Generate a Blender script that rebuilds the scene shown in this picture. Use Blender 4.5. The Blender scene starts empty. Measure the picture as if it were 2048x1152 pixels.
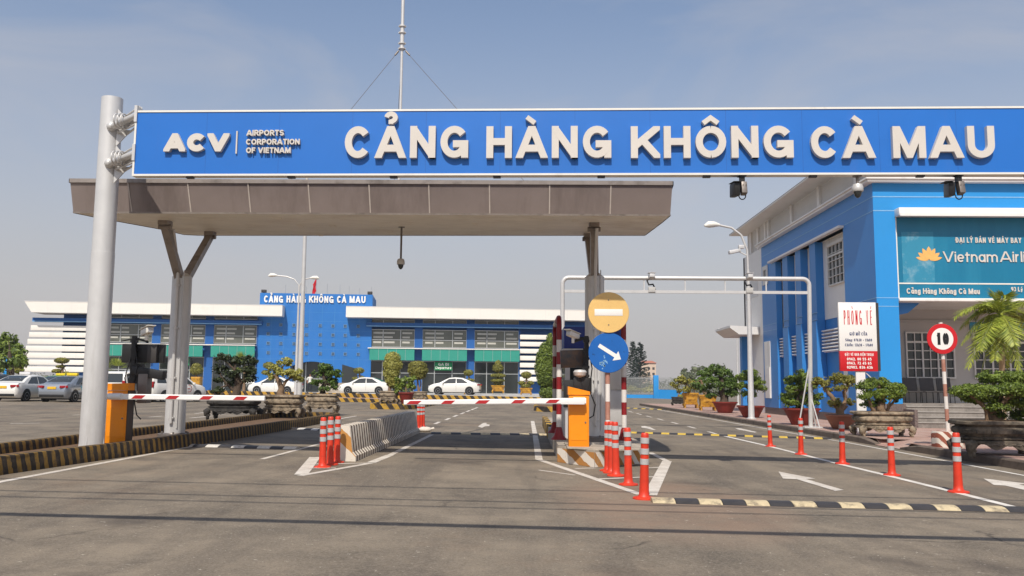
import bpy, bmesh, math, random, unicodedata
from mathutils import Vector, Matrix
R = math.radians
V = Vector
random.seed(11)
S = bpy.context.scene
COL = S.collection

# ------------------------------------------------------------------ camera
FPX, CX, CY = 1750.0, 1024.0, 576.0          # focal length and centre, in pixels of the 2048 px wide photograph
CAM_Z = 1.38
YAW, PITCH, ROLL = math.atan(28 / 1750), math.atan(196 / 1750), 0.008
cam_d = bpy.data.cameras.new('camera')
cam_d.sensor_width = 36
cam_d.lens = 36 * FPX / 2048
cam_d.clip_start = 0.1
cam_d.clip_end = 6000
cam = bpy.data.objects.new('camera', cam_d)
COL.objects.link(cam)
CAMR = Matrix.Rotation(YAW, 3, 'Z') @ Matrix.Rotation(R(90) + PITCH, 3, 'X') @ Matrix.Rotation(ROLL, 3, 'Z')
cam.rotation_euler = CAMR.to_euler()
cam.location = (0, 0, CAM_Z)
S.camera = cam

# ------------------------------------------------------------------ sky, sun, exposure
SUN_EL, SUN_AZ = R(51), R(8)                  # light travels towards +Y, slightly towards +X
world = bpy.data.worlds.new('World')
S.world = world
world.use_nodes = True
wt = world.node_tree
bg = wt.nodes['Background']
sky = wt.nodes.new('ShaderNodeTexSky')
sky.sky_type = 'NISHITA'
sky.sun_disc = False
sky.sun_elevation = SUN_EL
sky.sun_rotation = R(180) + SUN_AZ
sky.air_density, sky.dust_density, sky.ozone_density = 1.0, 1.2, 1.6
tc = wt.nodes.new('ShaderNodeTexCoord')
mp = wt.nodes.new('ShaderNodeMapping')
mp.inputs['Scale'].default_value = (1.2, 1.2, 3.6)
cn = wt.nodes.new('ShaderNodeTexNoise')
cn.inputs['Scale'].default_value = 2.2
cn.inputs['Detail'].default_value = 7
cn.inputs['Roughness'].default_value = 0.55
cn.inputs['Distortion'].default_value = 0.6
cr = wt.nodes.new('ShaderNodeMapRange')
cr.inputs[1].default_value, cr.inputs[2].default_value = 0.48, 0.78
cr.inputs[3].default_value, cr.inputs[4].default_value = 0.0, 0.5
sep = wt.nodes.new('ShaderNodeSeparateXYZ')
hz = wt.nodes.new('ShaderNodeMapRange')       # the haze of the air near the horizon
hz.interpolation_type = 'SMOOTHSTEP'
hz.inputs[1].default_value, hz.inputs[2].default_value = 0.0, 0.46
hz.inputs[3].default_value, hz.inputs[4].default_value = 0.95, 0.10
m1 = wt.nodes.new('ShaderNodeMix'); m1.data_type = 'RGBA'
m2 = wt.nodes.new('ShaderNodeMix'); m2.data_type = 'RGBA'
SKYK = 1.0
HAZE_RGB = (3.65, 3.42, 3.4, 1)
CLOUD_RGB = (4.1, 3.95, 4.0, 1)
L = wt.links.new
L(tc.outputs['Generated'], sep.inputs[0]); L(sep.outputs['Z'], hz.inputs[0])
L(tc.outputs['Generated'], mp.inputs[0]); L(mp.outputs[0], cn.inputs['Vector']); L(cn.outputs['Fac'], cr.inputs[0])
L(hz.outputs[0], m1.inputs[0]); L(sky.outputs[0], m1.inputs[6]); m1.inputs[7].default_value = HAZE_RGB
L(cr.outputs[0], m2.inputs[0]); L(m1.outputs[2], m2.inputs[6]); m2.inputs[7].default_value = CLOUD_RGB
L(m2.outputs[2], bg.inputs['Color'])
bg.inputs['Strength'].default_value = 0.114
sun_d = bpy.data.lights.new('sun', 'SUN')
sun_d.energy = 3.6
sun_d.angle = R(0.53)
sun_d.color = (1.0, 0.945, 0.86)
sun = bpy.data.objects.new('sun', sun_d)
COL.objects.link(sun)
SUN_DIR = V((math.sin(SUN_AZ) * math.cos(SUN_EL), math.cos(SUN_AZ) * math.cos(SUN_EL), -math.sin(SUN_EL)))
sun.rotation_euler = SUN_DIR.to_track_quat('-Z', 'Y').to_euler()
S.view_settings.view_transform = 'Standard'
S.view_settings.look = 'None'
S.view_settings.exposure = 0.3
S.view_settings.gamma = 1.0
S.render.engine = 'CYCLES'
S.cycles.max_bounces = 6
S.cycles.use_denoising = True

# ------------------------------------------------------------------ the real place: ground plane and sight lines used for surveying it
FALL = 0.012                                   # the site falls a little towards the right


def gz(x, y=0):
    return -FALL * max(-70, min(70, x))


def ray(px, py):
    return CAMR @ V(((px - CX) / FPX, (CY - py) / FPX, -1))


def at(px, py, Y):                             # the point at depth Y
    d = ray(px, py)
    return V((0, 0, CAM_Z)) + d * (Y / d.y)


def atx(px, py, X):                            # the point on the vertical plane x = X
    d = ray(px, py)
    return V((0, 0, CAM_Z)) + d * (X / d.x)


def gp(px, py, h=0.0):                         # the point on the ground (h above it)
    d = ray(px, py)
    t = (h - CAM_Z) / (d.z + FALL * d.x)
    return V((0, 0, CAM_Z)) + d * t


def onpl(px, py, o, n):                        # the point on a plane
    d = ray(px, py)
    c = V((0, 0, CAM_Z))
    return c + d * ((o - c).dot(n) / d.dot(n))


# ------------------------------------------------------------------ helpers: materials
def lin(c):
    return tuple((v / 255 / 12.92 if v / 255 <= 0.04045 else ((v / 255 + 0.055) / 1.055) ** 2.4) for v in c)


MATS = {}


def mat(name, rgb, rough=0.6, metal=0.0, var=0.12, scale=6.0, bump=0.0, bscale=60.0, dirt=None, dscale=1.5, dlo=0.5, dhi=0.75, spec=0.5, streak=False, coat=0.0):
    """A procedural paint, metal or stone: base colour with fine variation, optional dirt blotches (own shape) and bump."""
    m = bpy.data.materials.new(name)
    m.use_nodes = True
    t = m.node_tree
    b = t.nodes['Principled BSDF']
    b.inputs['Roughness'].default_value = rough
    b.inputs['Metallic'].default_value = metal
    b.inputs['Specular IOR Level'].default_value = spec
    b.inputs['Coat Weight'].default_value = coat
    c = lin(rgb)
    tcn = t.nodes.new('ShaderNodeTexCoord')
    co = tcn.outputs['Object']
    n = t.nodes.new('ShaderNodeTexNoise')
    n.inputs['Scale'].default_value = scale
    n.inputs['Detail'].default_value = 6
    n.inputs['Roughness'].default_value = 0.65
    t.links.new(co, n.inputs['Vector'])
    mx = t.nodes.new('ShaderNodeMix'); mx.data_type = 'RGBA'
    mx.inputs[6].default_value = (*[v * (1 - var) for v in c], 1)
    mx.inputs[7].default_value = (*[min(1, v * (1 + var)) for v in c], 1)
    rg = t.nodes.new('ShaderNodeMapRange')
    rg.inputs[1].default_value, rg.inputs[2].default_value = 0.3, 0.7
    t.links.new(n.outputs['Fac'], rg.inputs[0])
    t.links.new(rg.outputs[0], mx.inputs[0])
    out = mx.outputs[2]
    if dirt:
        n2 = t.nodes.new('ShaderNodeTexNoise')
        n2.inputs['Scale'].default_value = dscale
        n2.inputs['Detail'].default_value = 9
        n2.inputs['Roughness'].default_value = 0.7
        if streak:
            mpn = t.nodes.new('ShaderNodeMapping')
            mpn.inputs['Scale'].default_value = (1, 1, 0.12)
            t.links.new(co, mpn.inputs[0]); t.links.new(mpn.outputs[0], n2.inputs['Vector'])
        else:
            t.links.new(co, n2.inputs['Vector'])
        r2 = t.nodes.new('ShaderNodeMapRange')
        r2.inputs[1].default_value, r2.inputs[2].default_value = dlo, dhi
        t.links.new(n2.outputs['Fac'], r2.inputs[0])
        m2_ = t.nodes.new('ShaderNodeMix'); m2_.data_type = 'RGBA'
        t.links.new(r2.outputs[0], m2_.inputs[0]); t.links.new(out, m2_.inputs[6])
        m2_.inputs[7].default_value = (*lin(dirt), 1)
        out = m2_.outputs[2]
    t.links.new(out, b.inputs['Base Color'])
    if bump:
        n3 = t.nodes.new('ShaderNodeTexNoise')
        n3.inputs['Scale'].default_value = bscale
        n3.inputs['Detail'].default_value = 4
        t.links.new(co, n3.inputs['Vector'])
        bp = t.nodes.new('ShaderNodeBump')
        bp.inputs['Strength'].default_value = bump
        bp.inputs['Distance'].default_value = 0.02
        t.links.new(n3.outputs['Fac'], bp.inputs['Height'])
        t.links.new(bp.outputs[0], b.inputs['Normal'])
    MATS[name] = m
    return m


def leafmat(name, dark, light, trans=0.25):
    m = bpy.data.materials.new(name)
    m.use_nodes = True
    t = m.node_tree
    b = t.nodes['Principled BSDF']
    b.inputs['Roughness'].default_value = 0.5
    g = t.nodes.new('ShaderNodeNewGeometry')
    n = t.nodes.new('ShaderNodeTexNoise'); n.inputs['Scale'].default_value = 1.7
    tcn = t.nodes.new('ShaderNodeTexCoord')
    t.links.new(tcn.outputs['Object'], n.inputs['Vector'])
    ad = t.nodes.new('ShaderNodeMath'); ad.operation = 'MULTIPLY_ADD'
    ad.inputs[1].default_value = 0.75
    t.links.new(g.outputs['Random Per Island'], ad.inputs[0])
    sb = t.nodes.new('ShaderNodeMath'); sb.operation = 'SUBTRACT'; sb.inputs[1].default_value = 0.35
    t.links.new(n.outputs['Fac'], sb.inputs[0]); t.links.new(sb.outputs[0], ad.inputs[2])
    mx = t.nodes.new('ShaderNodeMix'); mx.data_type = 'RGBA'
    mx.inputs[6].default_value = (*lin(dark), 1)
    mx.inputs[7].default_value = (*lin(light), 1)
    t.links.new(ad.outputs[0], mx.inputs[0])
    t.links.new(mx.outputs[2], b.inputs['Base Color'])
    tr = t.nodes.new('ShaderNodeBsdfTranslucent')
    t.links.new(mx.outputs[2], tr.inputs['Color'])
    ms = t.nodes.new('ShaderNodeMixShader'); ms.inputs[0].default_value = trans
    t.links.new(b.outputs[0], ms.inputs[1]); t.links.new(tr.outputs[0], ms.inputs[2])
    t.links.new(ms.outputs[0], t.nodes['Material Output'].inputs['Surface'])
    return m


def stripemat(name, a, bcol, period, axis=(1, 0, 0.6), ratio=0.5, worn=None, wlo=0.55, whi=0.7, rough=0.7, bump=0.3, wscale=5):
    """Two painted colours in alternating bands along an axis, with worn patches of another colour."""
    m = bpy.data.materials.new(name)
    m.use_nodes = True
    t = m.node_tree
    b = t.nodes['Principled BSDF']
    b.inputs['Roughness'].default_value = rough
    tcn = t.nodes.new('ShaderNodeTexCoord')
    dp = t.nodes.new('ShaderNodeVectorMath'); dp.operation = 'DOT_PRODUCT'
    dp.inputs[1].default_value = axis
    t.links.new(tcn.outputs['Object'], dp.inputs[0])
    wn = t.nodes.new('ShaderNodeTexNoise'); wn.inputs['Scale'].default_value = 9
    t.links.new(tcn.outputs['Object'], wn.inputs['Vector'])
    wob = t.nodes.new('ShaderNodeMath'); wob.operation = 'MULTIPLY_ADD'; wob.inputs[1].default_value = 0.05
    t.links.new(wn.outputs['Fac'], wob.inputs[0]); t.links.new(dp.outputs['Value'], wob.inputs[2])
    dv = t.nodes.new('ShaderNodeMath'); dv.operation = 'DIVIDE'; dv.inputs[1].default_value = period
    t.links.new(wob.outputs[0], dv.inputs[0])
    fr = t.nodes.new('ShaderNodeMath'); fr.operation = 'FRACT'
    t.links.new(dv.outputs[0], fr.inputs[0])
    gt = t.nodes.new('ShaderNodeMath'); gt.operation = 'GREATER_THAN'; gt.inputs[1].default_value = ratio
    t.links.new(fr.outputs[0], gt.inputs[0])
    mx = t.nodes.new('ShaderNodeMix'); mx.data_type = 'RGBA'
    mx.inputs[6].default_value = (*lin(a), 1); mx.inputs[7].default_value = (*lin(bcol), 1)
    t.links.new(gt.outputs[0], mx.inputs[0])
    out = mx.outputs[2]
    n = t.nodes.new('ShaderNodeTexNoise')
    n.inputs['Scale'].default_value = wscale; n.inputs['Detail'].default_value = 9; n.inputs['Roughness'].default_value = 0.75
    t.links.new(tcn.outputs['Object'], n.inputs['Vector'])
    if worn:
        rg = t.nodes.new('ShaderNodeMapRange')
        rg.inputs[1].default_value, rg.inputs[2].default_value = wlo, whi
        t.links.new(n.outputs['Fac'], rg.inputs[0])
        m2_ = t.nodes.new('ShaderNodeMix'); m2_.data_type = 'RGBA'
        t.links.new(rg.outputs[0], m2_.inputs[0]); t.links.new(out, m2_.inputs[6])
        m2_.inputs[7].default_value = (*lin(worn), 1)
        out = m2_.outputs[2]
    t.links.new(out, b.inputs['Base Color'])
    bp = t.nodes.new('ShaderNodeBump'); bp.inputs['Strength'].default_value = bump; bp.inputs['Distance'].default_value = 0.01
    t.links.new(n.outputs['Fac'], bp.inputs['Height']); t.links.new(bp.outputs[0], b.inputs['Normal'])
    MATS[name] = m
    return m


# ------------------------------------------------------------------ helpers: meshes
class MB:
    def __init__(s):
        s.bm = bmesh.new(); s.mi = 0

    def f(s, pts):
        try:
            fc = s.bm.faces.new([s.bm.verts.new(p) for p in pts]); fc.material_index = s.mi
            return fc
        except ValueError:
            return None

    def box(s, x0, x1, y0, y1, z0, z1, bev=0.0):
        return s.obox(V(((x0 + x1) / 2, (y0 + y1) / 2, (z0 + z1) / 2)), (abs(x1 - x0), abs(y1 - y0), abs(z1 - z0)), None, bev)

    def obox(s, c, size, rot=None, bev=0.0):
        M = Matrix.Translation(c) @ (rot.to_4x4() if rot else Matrix.Identity(4)) @ Matrix.Diagonal((*size, 1))
        r = bmesh.ops.create_cube(s.bm, size=1, matrix=M)
        vs = r['verts']
        fs = {fc for v in vs for fc in v.link_faces}
        for fc in fs: fc.material_index = s.mi
        if bev:
            es = list({e for v in vs for e in v.link_edges})
            bmesh.ops.bevel(s.bm, geom=es, offset=bev, segments=2, affect='EDGES', profile=0.6, clamp_overlap=True)
        return s

    def loft(s, rings, cap=True, closed=True, segmi=None):
        vr = [[s.bm.verts.new(p) for p in r] for r in rings]
        n = len(vr[0])
        for si, (a, b) in enumerate(zip(vr, vr[1:])):
            if segmi: s.mi = segmi[si]
            for i in range(n if closed else n - 1):
                j = (i + 1) % n
                try:
                    fc = s.bm.faces.new((a[i], a[j], b[j], b[i])); fc.material_index = s.mi
                except ValueError:
                    pass
        if cap and closed:
            for r in (vr[0][::-1], vr[-1]):
                try:
                    fc = s.bm.faces.new(r); fc.material_index = s.mi
                except ValueError:
                    pass
        return s

    def tube(s, path, r, n=10, cap=True, segmi=None):
        path = [V(p) for p in path]
        rs = r if isinstance(r, (list, tuple)) else [r] * len(path)
        rings = []
        up = None
        for i, p in enumerate(path):
            d = (path[min(i + 1, len(path) - 1)] - path[max(i - 1, 0)])
            d = d.normalized() if d.length > 1e-9 else V((0, 0, 1))
            if up is None:
                a = V((0, 0, 1)) if abs(d.z) < 0.9 else V((1, 0, 0))
                up = (a - d * a.dot(d)).normalized()
            else:
                up = (up - d * up.dot(d)).normalized()
            sd = d.cross(up)
            rings.append([p + (up * math.cos(2 * math.pi * k / n) + sd * math.sin(2 * math.pi * k / n)) * rs[i] for k in range(n)])
        return s.loft(rings, cap, True, segmi)

    def lathe(s, prof, c=(0, 0, 0), n=20, sx=1.0, sy=1.0, p=2.0, rz=0.0):
        """prof: (radius, z) pairs, round or superelliptic (p > 2) in plan."""
        c = V(c); rings = []
        ca, sa = math.cos(rz), math.sin(rz)
        for r, z in prof:
            ring = []
            for k in range(n):
                a = 2 * math.pi * (k + 0.5) / n
                co, si = math.cos(a), math.sin(a)
                x = math.copysign(abs(co) ** (2 / p), co) * r * sx
                y = math.copysign(abs(si) ** (2 / p), si) * r * sy
                ring.append(c + V((x * ca - y * sa, x * sa + y * ca, z)))
            rings.append(ring)
        return s.loft(rings)

    def disc(s, c, nrm, r, th, n=40, bev=0.0):
        c, nrm = V(c), V(nrm).normalized()
        a = V((0, 0, 1)) if abs(nrm.z) < 0.9 else V((1, 0, 0))
        u = a.cross(nrm).normalized(); w = nrm.cross(u)
        rg = lambda rr, h: [c + nrm * h + (u * math.cos(2 * math.pi * k / n) + w * math.sin(2 * math.pi * k / n)) * rr for k in range(n)]
        return s.loft([rg(r, 0), rg(r, th)] if not bev else [rg(r - bev, 0), rg(r, bev), rg(r, th - bev), rg(r - bev, th)])

    def prism(s, pts, o, ux, uy, d):
        """Polygon pts (a, b) in the plane o + a*ux + b*uy, thickened by the vector d."""
        o, ux, uy, d = V(o), V(ux), V(uy), V(d)
        A = [o + ux * a + uy * b for a, b in pts]
        B = [p + d for p in A]
        va = [s.bm.verts.new(p) for p in A]; vb = [s.bm.verts.new(p) for p in B]
        n = len(pts)
        fs = []
        try:
            fs.append(s.bm.faces.new(va[::-1])); fs.append(s.bm.faces.new(vb))
            for i in range(n):
                j = (i + 1) % n
                fs.append(s.bm.faces.new((va[i], va[j], vb[j], vb[i])))
        except ValueError:
            pass
        for fc in fs: fc.material_index = s.mi
        return s

    def ell(s, c, rx, ry, rz, seg=14, rings=9, rough=0.0, rnd=random):
        c = V(c); rr = []
        for i in range(1, rings):
            th = math.pi * i / rings
            rr.append([c + V((rx * math.sin(th) * math.cos(2 * math.pi * k / seg), ry * math.sin(th) * math.sin(2 * math.pi * k / seg), -rz * math.cos(th))) * 1.0
                       for k in range(seg)])
        if rough:
            rr = [[c + (p - c) * (1 + rnd.uniform(-rough, rough)) for p in r] for r in rr]
        return s.loft(rr)

    def leaves(s, c, rx, ry, rz, n, size, rnd=random, lo=0.55, up=0.35, flat=0.0, shape=0.55):
        """n small leaf faces through the outer part of an ellipsoid."""
        c = V(c)
        for _ in range(n):
            d = V((rnd.gauss(0, 1), rnd.gauss(0, 1), rnd.gauss(0, 1))).normalized()
            k = lo + (1.06 - lo) * rnd.random() ** 0.6
            p = c + V((d.x * rx, d.y * ry, d.z * rz)) * k
            nr = (d + V((rnd.gauss(0, .5), rnd.gauss(0, .5), rnd.gauss(0, .5) + up))).normalized()
            a = V((rnd.gauss(0, 1), rnd.gauss(0, 1), rnd.gauss(0, 1) - flat))
            u = (a - nr * a.dot(nr)).normalized(); w = nr.cross(u)
            l = size * rnd.uniform(0.65, 1.35); b = l * shape
            s.f((p - u * l * .5, p + w * b * .5 + nr * l * .08, p + u * l * .5, p - w * b * .5 + nr * l * .08))
        return s

    def build_each(s, name, mats, parent=None, smooth=30):
        """Every loose piece becomes an object of its own."""
        bm = s.bm
        bm.verts.index_update()
        seen, out = set(), []
        for v in list(bm.verts):
            if v in seen: continue
            st, isl = [v], []
            seen.add(v)
            while st:
                w = st.pop(); isl.append(w)
                for e in w.link_edges:
                    o = e.other_vert(w)
                    if o not in seen: seen.add(o); st.append(o)
            m = MB(); mp = {q: m.bm.verts.new(q.co) for q in isl}
            for fc in {f_ for q in isl for f_ in q.link_faces}:
                nf = m.bm.faces.new([mp[q] for q in fc.verts]); nf.material_index = fc.material_index
            out.append(m.build(name, mats, parent, smooth))
        bm.free()
        return out

    def build(s, name, mats, parent=None, smooth=30, doubles=False):
        bm = s.bm
        bmesh.ops.recalc_face_normals(bm, faces=bm.faces) if smooth is not None else None
        me = bpy.data.meshes.new(name)
        bm.to_mesh(me); bm.free()
        for m in (mats if isinstance(mats, (list, tuple)) else [mats]):
            me.materials.append(m)
        if smooth:
            me.polygons.foreach_set('use_smooth', [True] * len(me.polygons))
            me.set_sharp_from_angle(angle=R(smooth))
        o = bpy.data.objects.new(name, me)
        COL.objects.link(o)
        if parent is not None: o.parent = parent
        return o


def tag(o, label=None, cat=None, group=None, kind=None):
    if label: o['label'] = label
    if cat: o['category'] = cat
    if group: o['group'] = group
    if kind: o['kind'] = kind
    return o


def thing(name, label, cat, loc=(0, 0, 0), rz=0.0, group=None):
    o = bpy.data.objects.new(name, None)
    o.empty_display_size = 0.2
    COL.objects.link(o)
    o.location = loc; o.rotation_euler = (0, 0, rz)
    return tag(o, label, cat, group)


def struct(mb, name, mats, smooth=30):
    return tag(mb.build(name, mats, None, smooth), kind='structure')


def dup(root, loc, rz=None, label=None, group=None, scale=None):
    def cp(o, par):
        c = o.copy(); COL.objects.link(c)
        if par is not None: c.parent = par
        for ch in kids.get(o.name, ()): cp(ch, c)
        return c
    kids = {}
    for o in COL.objects:
        if o.parent is not None: kids.setdefault(o.parent.name, []).append(o)
    r = cp(root, None)
    r.location = loc
    if rz is not None: r.rotation_euler = (0, 0, rz)
    if label: r['label'] = label
    if group: r['group'] = group
    if scale: r.scale = scale
    return r


# ------------------------------------------------------------------ lettering: every letter is built from strokes of one width
def arc(cx, cy, rx, ry, a0, a1, n=12):
    return [(cx + rx * math.cos(R(a0 + (a1 - a0) * i / n)), cy + ry * math.sin(R(a0 + (a1 - a0) * i / n))) for i in range(n + 1)]


def OO(cx, cy, rx, ry):
    return [(0, arc(cx, cy, rx, ry, 90, 270)), (0, arc(cx, cy, rx, ry, 270, 450))]


def ln(*p, cap=1):
    return (cap, list(zip(p[::2], p[1::2])))


GL = {
    'A': (1.0, [ln(0, -.02, .5, 1.12, 1, -.02, cap=2), ln(.2, .25, .8, .25, cap=0)]),
    'B': (.8, [ln(0, 0, 0, 1), (0, [(0, 1), (.55, 1)] + arc(.55, .76, .38, .24, 90, -90) + [(0, .52)]), (0, [(0, .52), (.55, .52)] + arc(.55, .26, .45, .26, 90, -90) + [(0, 0)])]),
    'C': (.9, [(0, arc(.5, .5, .5, .5, 38, 322, 22))]),
    'D': (.86, [ln(0, 0, 0, 1), (0, [(0, 1), (.42, 1)] + arc(.42, .5, .58, .5, 90, -90, 16) + [(0, 0)])]),
    'E': (.7, [ln(1, 1, 0, 1, 0, 0, 1, 0), ln(0, .52, .9, .52)]),
    'F': (.68, [ln(1, 1, 0, 1, 0, 0), ln(0, .52, .85, .52)]),
    'G': (.95, [(0, arc(.5, .5, .5, .5, 38, 328, 22)), ln(.6, .42, 1, .42, 1, 0, cap=1)]),
    'H': (.86, [ln(0, 0, 0, 1), ln(1, 0, 1, 1), ln(0, .52, 1, .52, cap=0)]),
    'I': (0, [ln(0, 0, 0, 1)]),
    'K': (.9, [ln(0, 0, 0, 1), ((0, 2), [(.06, .36), (.98, 1)]), ((0, 2), [(.36, .62), (1.02, 0)])]),
    'L': (.66, [ln(0, 1, 0, 0, 1, 0)]),
    'M': (1.05, [ln(0, 0, 0, 1), ln(1, 0, 1, 1), (2, [(.06, 1), (.5, -.04), (.94, 1)])]),
    'N': (.87, [ln(0, 0, 0, 1), ln(1, 0, 1, 1), (2, [(.03, 1), (.97, 0)])]),
    'O': (.98, OO(.5, .5, .5, .5)),
    'P': (.78, [ln(0, 0, 0, 1), (0, [(0, 1), (.5, 1)] + arc(.5, .72, .5, .28, 90, -90) + [(0, .44)])]),
    'Q': (.98, OO(.5, .5, .5, .5) + [ln(.6, .3, 1, 0)]),
    'R': (.82, [ln(0, 0, 0, 1), (0, [(0, 1), (.5, 1)] + arc(.5, .73, .46, .27, 90, -90) + [(0, .46)]), ((0, 2), [(.5, .46), (1, 0)])]),
    'S': (.8, [(0, arc(.5, .745, .48, .255, 25, 270, 16) + arc(.5, .245, .5, .245, 90, -155, 16))]),
    'T': (.76, [ln(0, 1, 1, 1), ln(.5, 1, .5, 0)]),
    'U': (.86, [(1, [(0, 1), (0, .38)] + arc(.5, .38, .5, .38, 180, 360, 14) + [(1, 1)])]),
    'V': (.95, [(2, [(0, 1.02), (.5, -.12), (1, 1.02)])]),
    'Y': (.9, [((2, 0), [(0, 1), (.5, .42)]), ((2, 0), [(1, 1), (.5, .42)]), ln(.5, .5, .5, 0)]),
    '0': (.62, OO(.5, .5, .5, .5)),
    '1': (.44, [ln(1, 0, 1, 1), ((0, 0), [(1, .95), (.45, .74), (0, .7)])]),
    '2': (.62, [(0, arc(.5, .7, .5, .3, 165, -25, 12) + [(0, .0)]), ln(0, 0, 1, 0)]),
    '3': (.62, [(0, arc(.45, .76, .5, .24, 150, -90, 12)), (0, arc(.45, .26, .55, .26, 90, -150, 12))]),
    '4': (.66, [ln(.72, 0, .72, 1), (0, [(.72, 1), (0, .25)]), ln(0, .25, 1, .25)]),
    '5': (.62, [ln(.95, 1, .1, 1, .05, .55, cap=0), (0, arc(.45, .33, .55, .33, 140, -150, 14))]),
    '6': (.62, OO(.5, .3, .5, .3) + [(0, arc(.6, .4, .6, .6, 90, 180, 8))]),
    '7': (.6, [(0, [(0, 1), (1, 1), (.35, 0)])]),
    '8': (.62, OO(.5, .76, .45, .24) + OO(.5, .26, .5, .26)),
    '9': (.62, OO(.5, .7, .5, .3) + [(0, arc(.4, .6, .6, .6, 0, -90, 8))]),
    ':': (0, [ln(0, .05, 0, .06), ln(0, .6, 0, .61)]),
    '.': (0, [ln(0, 0, 0, .01)]),
    '-': (.4, [ln(0, .42, 1, .42)]),
    # lower case: 0 base line, 1 x height, 2 ascender, -1 descender
    'a': (.62, OO(.5, .5, .5, .5) + [ln(1, 0, 1, 1)]),
    'c': (.58, [(0, arc(.5, .5, .5, .5, 42, 318, 16))]),
    'e': (.62, [(0, arc(.5, .5, .5, .5, 0, 318, 18)), ln(0, .5, 1, .5, cap=0)]),
    'g': (.62, OO(.5, .5, .5, .5) + [(1, [(1, 1), (1, -.4)] + arc(.5, -.4, .5, .6, 0, -150, 8))]),
    'h': (.6, [ln(0, 0, 0, 2), (1, arc(.5, .5, .5, .5, 180, 0) + [(1, 0)])]),
    'i': (0, [ln(0, 0, 0, 1), ln(0, 1.85, 0, 1.9)]),
    'k': (.58, [ln(0, 0, 0, 2), ((0, 0), [(.05, .35), (.95, 1)]), ((0, 0), [(.4, .6), (1, 0)])]),
    'l': (0, [ln(0, 0, 0, 2)]),
    'm': (1.0, [ln(0, 0, 0, 1), (1, arc(.25, .6, .25, .4, 180, 0) + [(.5, 0)]), (1, arc(.75, .6, .25, .4, 180, 0) + [(1, 0)])]),
    'n': (.6, [ln(0, 0, 0, 1), (1, arc(.5, .5, .5, .5, 180, 0) + [(1, 0)])]),
    'o': (.64, OO(.5, .5, .5, .5)),
    'p': (.62, OO(.5, .5, .5, .5) + [ln(0, 1, 0, -1)]),
    'r': (.4, [ln(0, 0, 0, 1), (0, arc(.75, .35, .75, .65, 180, 80, 8))]),
    's': (.54, [(0, arc(.5, .745, .48, .255, 25, 270, 14) + arc(.5, .245, .5, .245, 90, -155, 14))]),
    't': (.42, [ln(.4, 0, .4, 1.7), ln(0, 1, 1, 1)]),
    'u': (.6, [(1, [(0, 1), (0, .5)] + arc(.5, .5, .5, .5, 180, 360) + [(1, 1)]), ln(1, 0, 1, 1)]),
    'y': (.62, [((0, 0), [(0, 1), (.5, 0)]), ((0, 0), [(1, 1), (.25, -1)])]),
}


def offset_poly(pts, w, c0, c1):
    P = [V((a, b)) for a, b in pts]
    Q = [P[0]]
    for p in P[1:]:
        if (p - Q[-1]).length > 1e-6: Q.append(p)
    P = Q
    if len(P) < 2: return None
    ext = lambda c: {0: 0, 1: w / 2, 2: 0.6}[c]
    P[0] = P[0] + (P[0] - P[1]).normalized() * ext(c0)
    P[-1] = P[-1] + (P[-1] - P[-2]).normalized() * ext(c1)
    Lf, Rt = [], []
    for i, p in enumerate(P):
        d0 = (p - P[i - 1]).normalized() if i else None
        d1 = (P[i + 1] - p).normalized() if i < len(P) - 1 else None
        if d0 is None or d1 is None:
            d = d0 or d1
            n = V((-d.y, d.x)); k = w / 2
        else:
            n = (V((-d0.y, d0.x)) + V((-d1.y, d1.x)))
            if n.length < 1e-6: n = V((-d0.y, d0.x))
            n.normalize()
            k = w / 2 / max(0.18, n.dot(V((-d0.y, d0.x))))
        Lf.append(p + n * k); Rt.append(p - n * k)
    return [(q.x, q.y) for q in Lf + Rt[::-1]]


def clip_y(poly, y, keep_above):
    out = []
    n = len(poly)
    for i in range(n):
        a, b = poly[i], poly[(i + 1) % n]
        ia = (a[1] >= y) == keep_above or a[1] == y
        ib = (b[1] >= y) == keep_above or b[1] == y
        if ia: out.append(a)
        if ia != ib:
            t = (y - a[1]) / (b[1] - a[1])
            out.append((a[0] + (b[0] - a[0]) * t, y))
    return out


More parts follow.
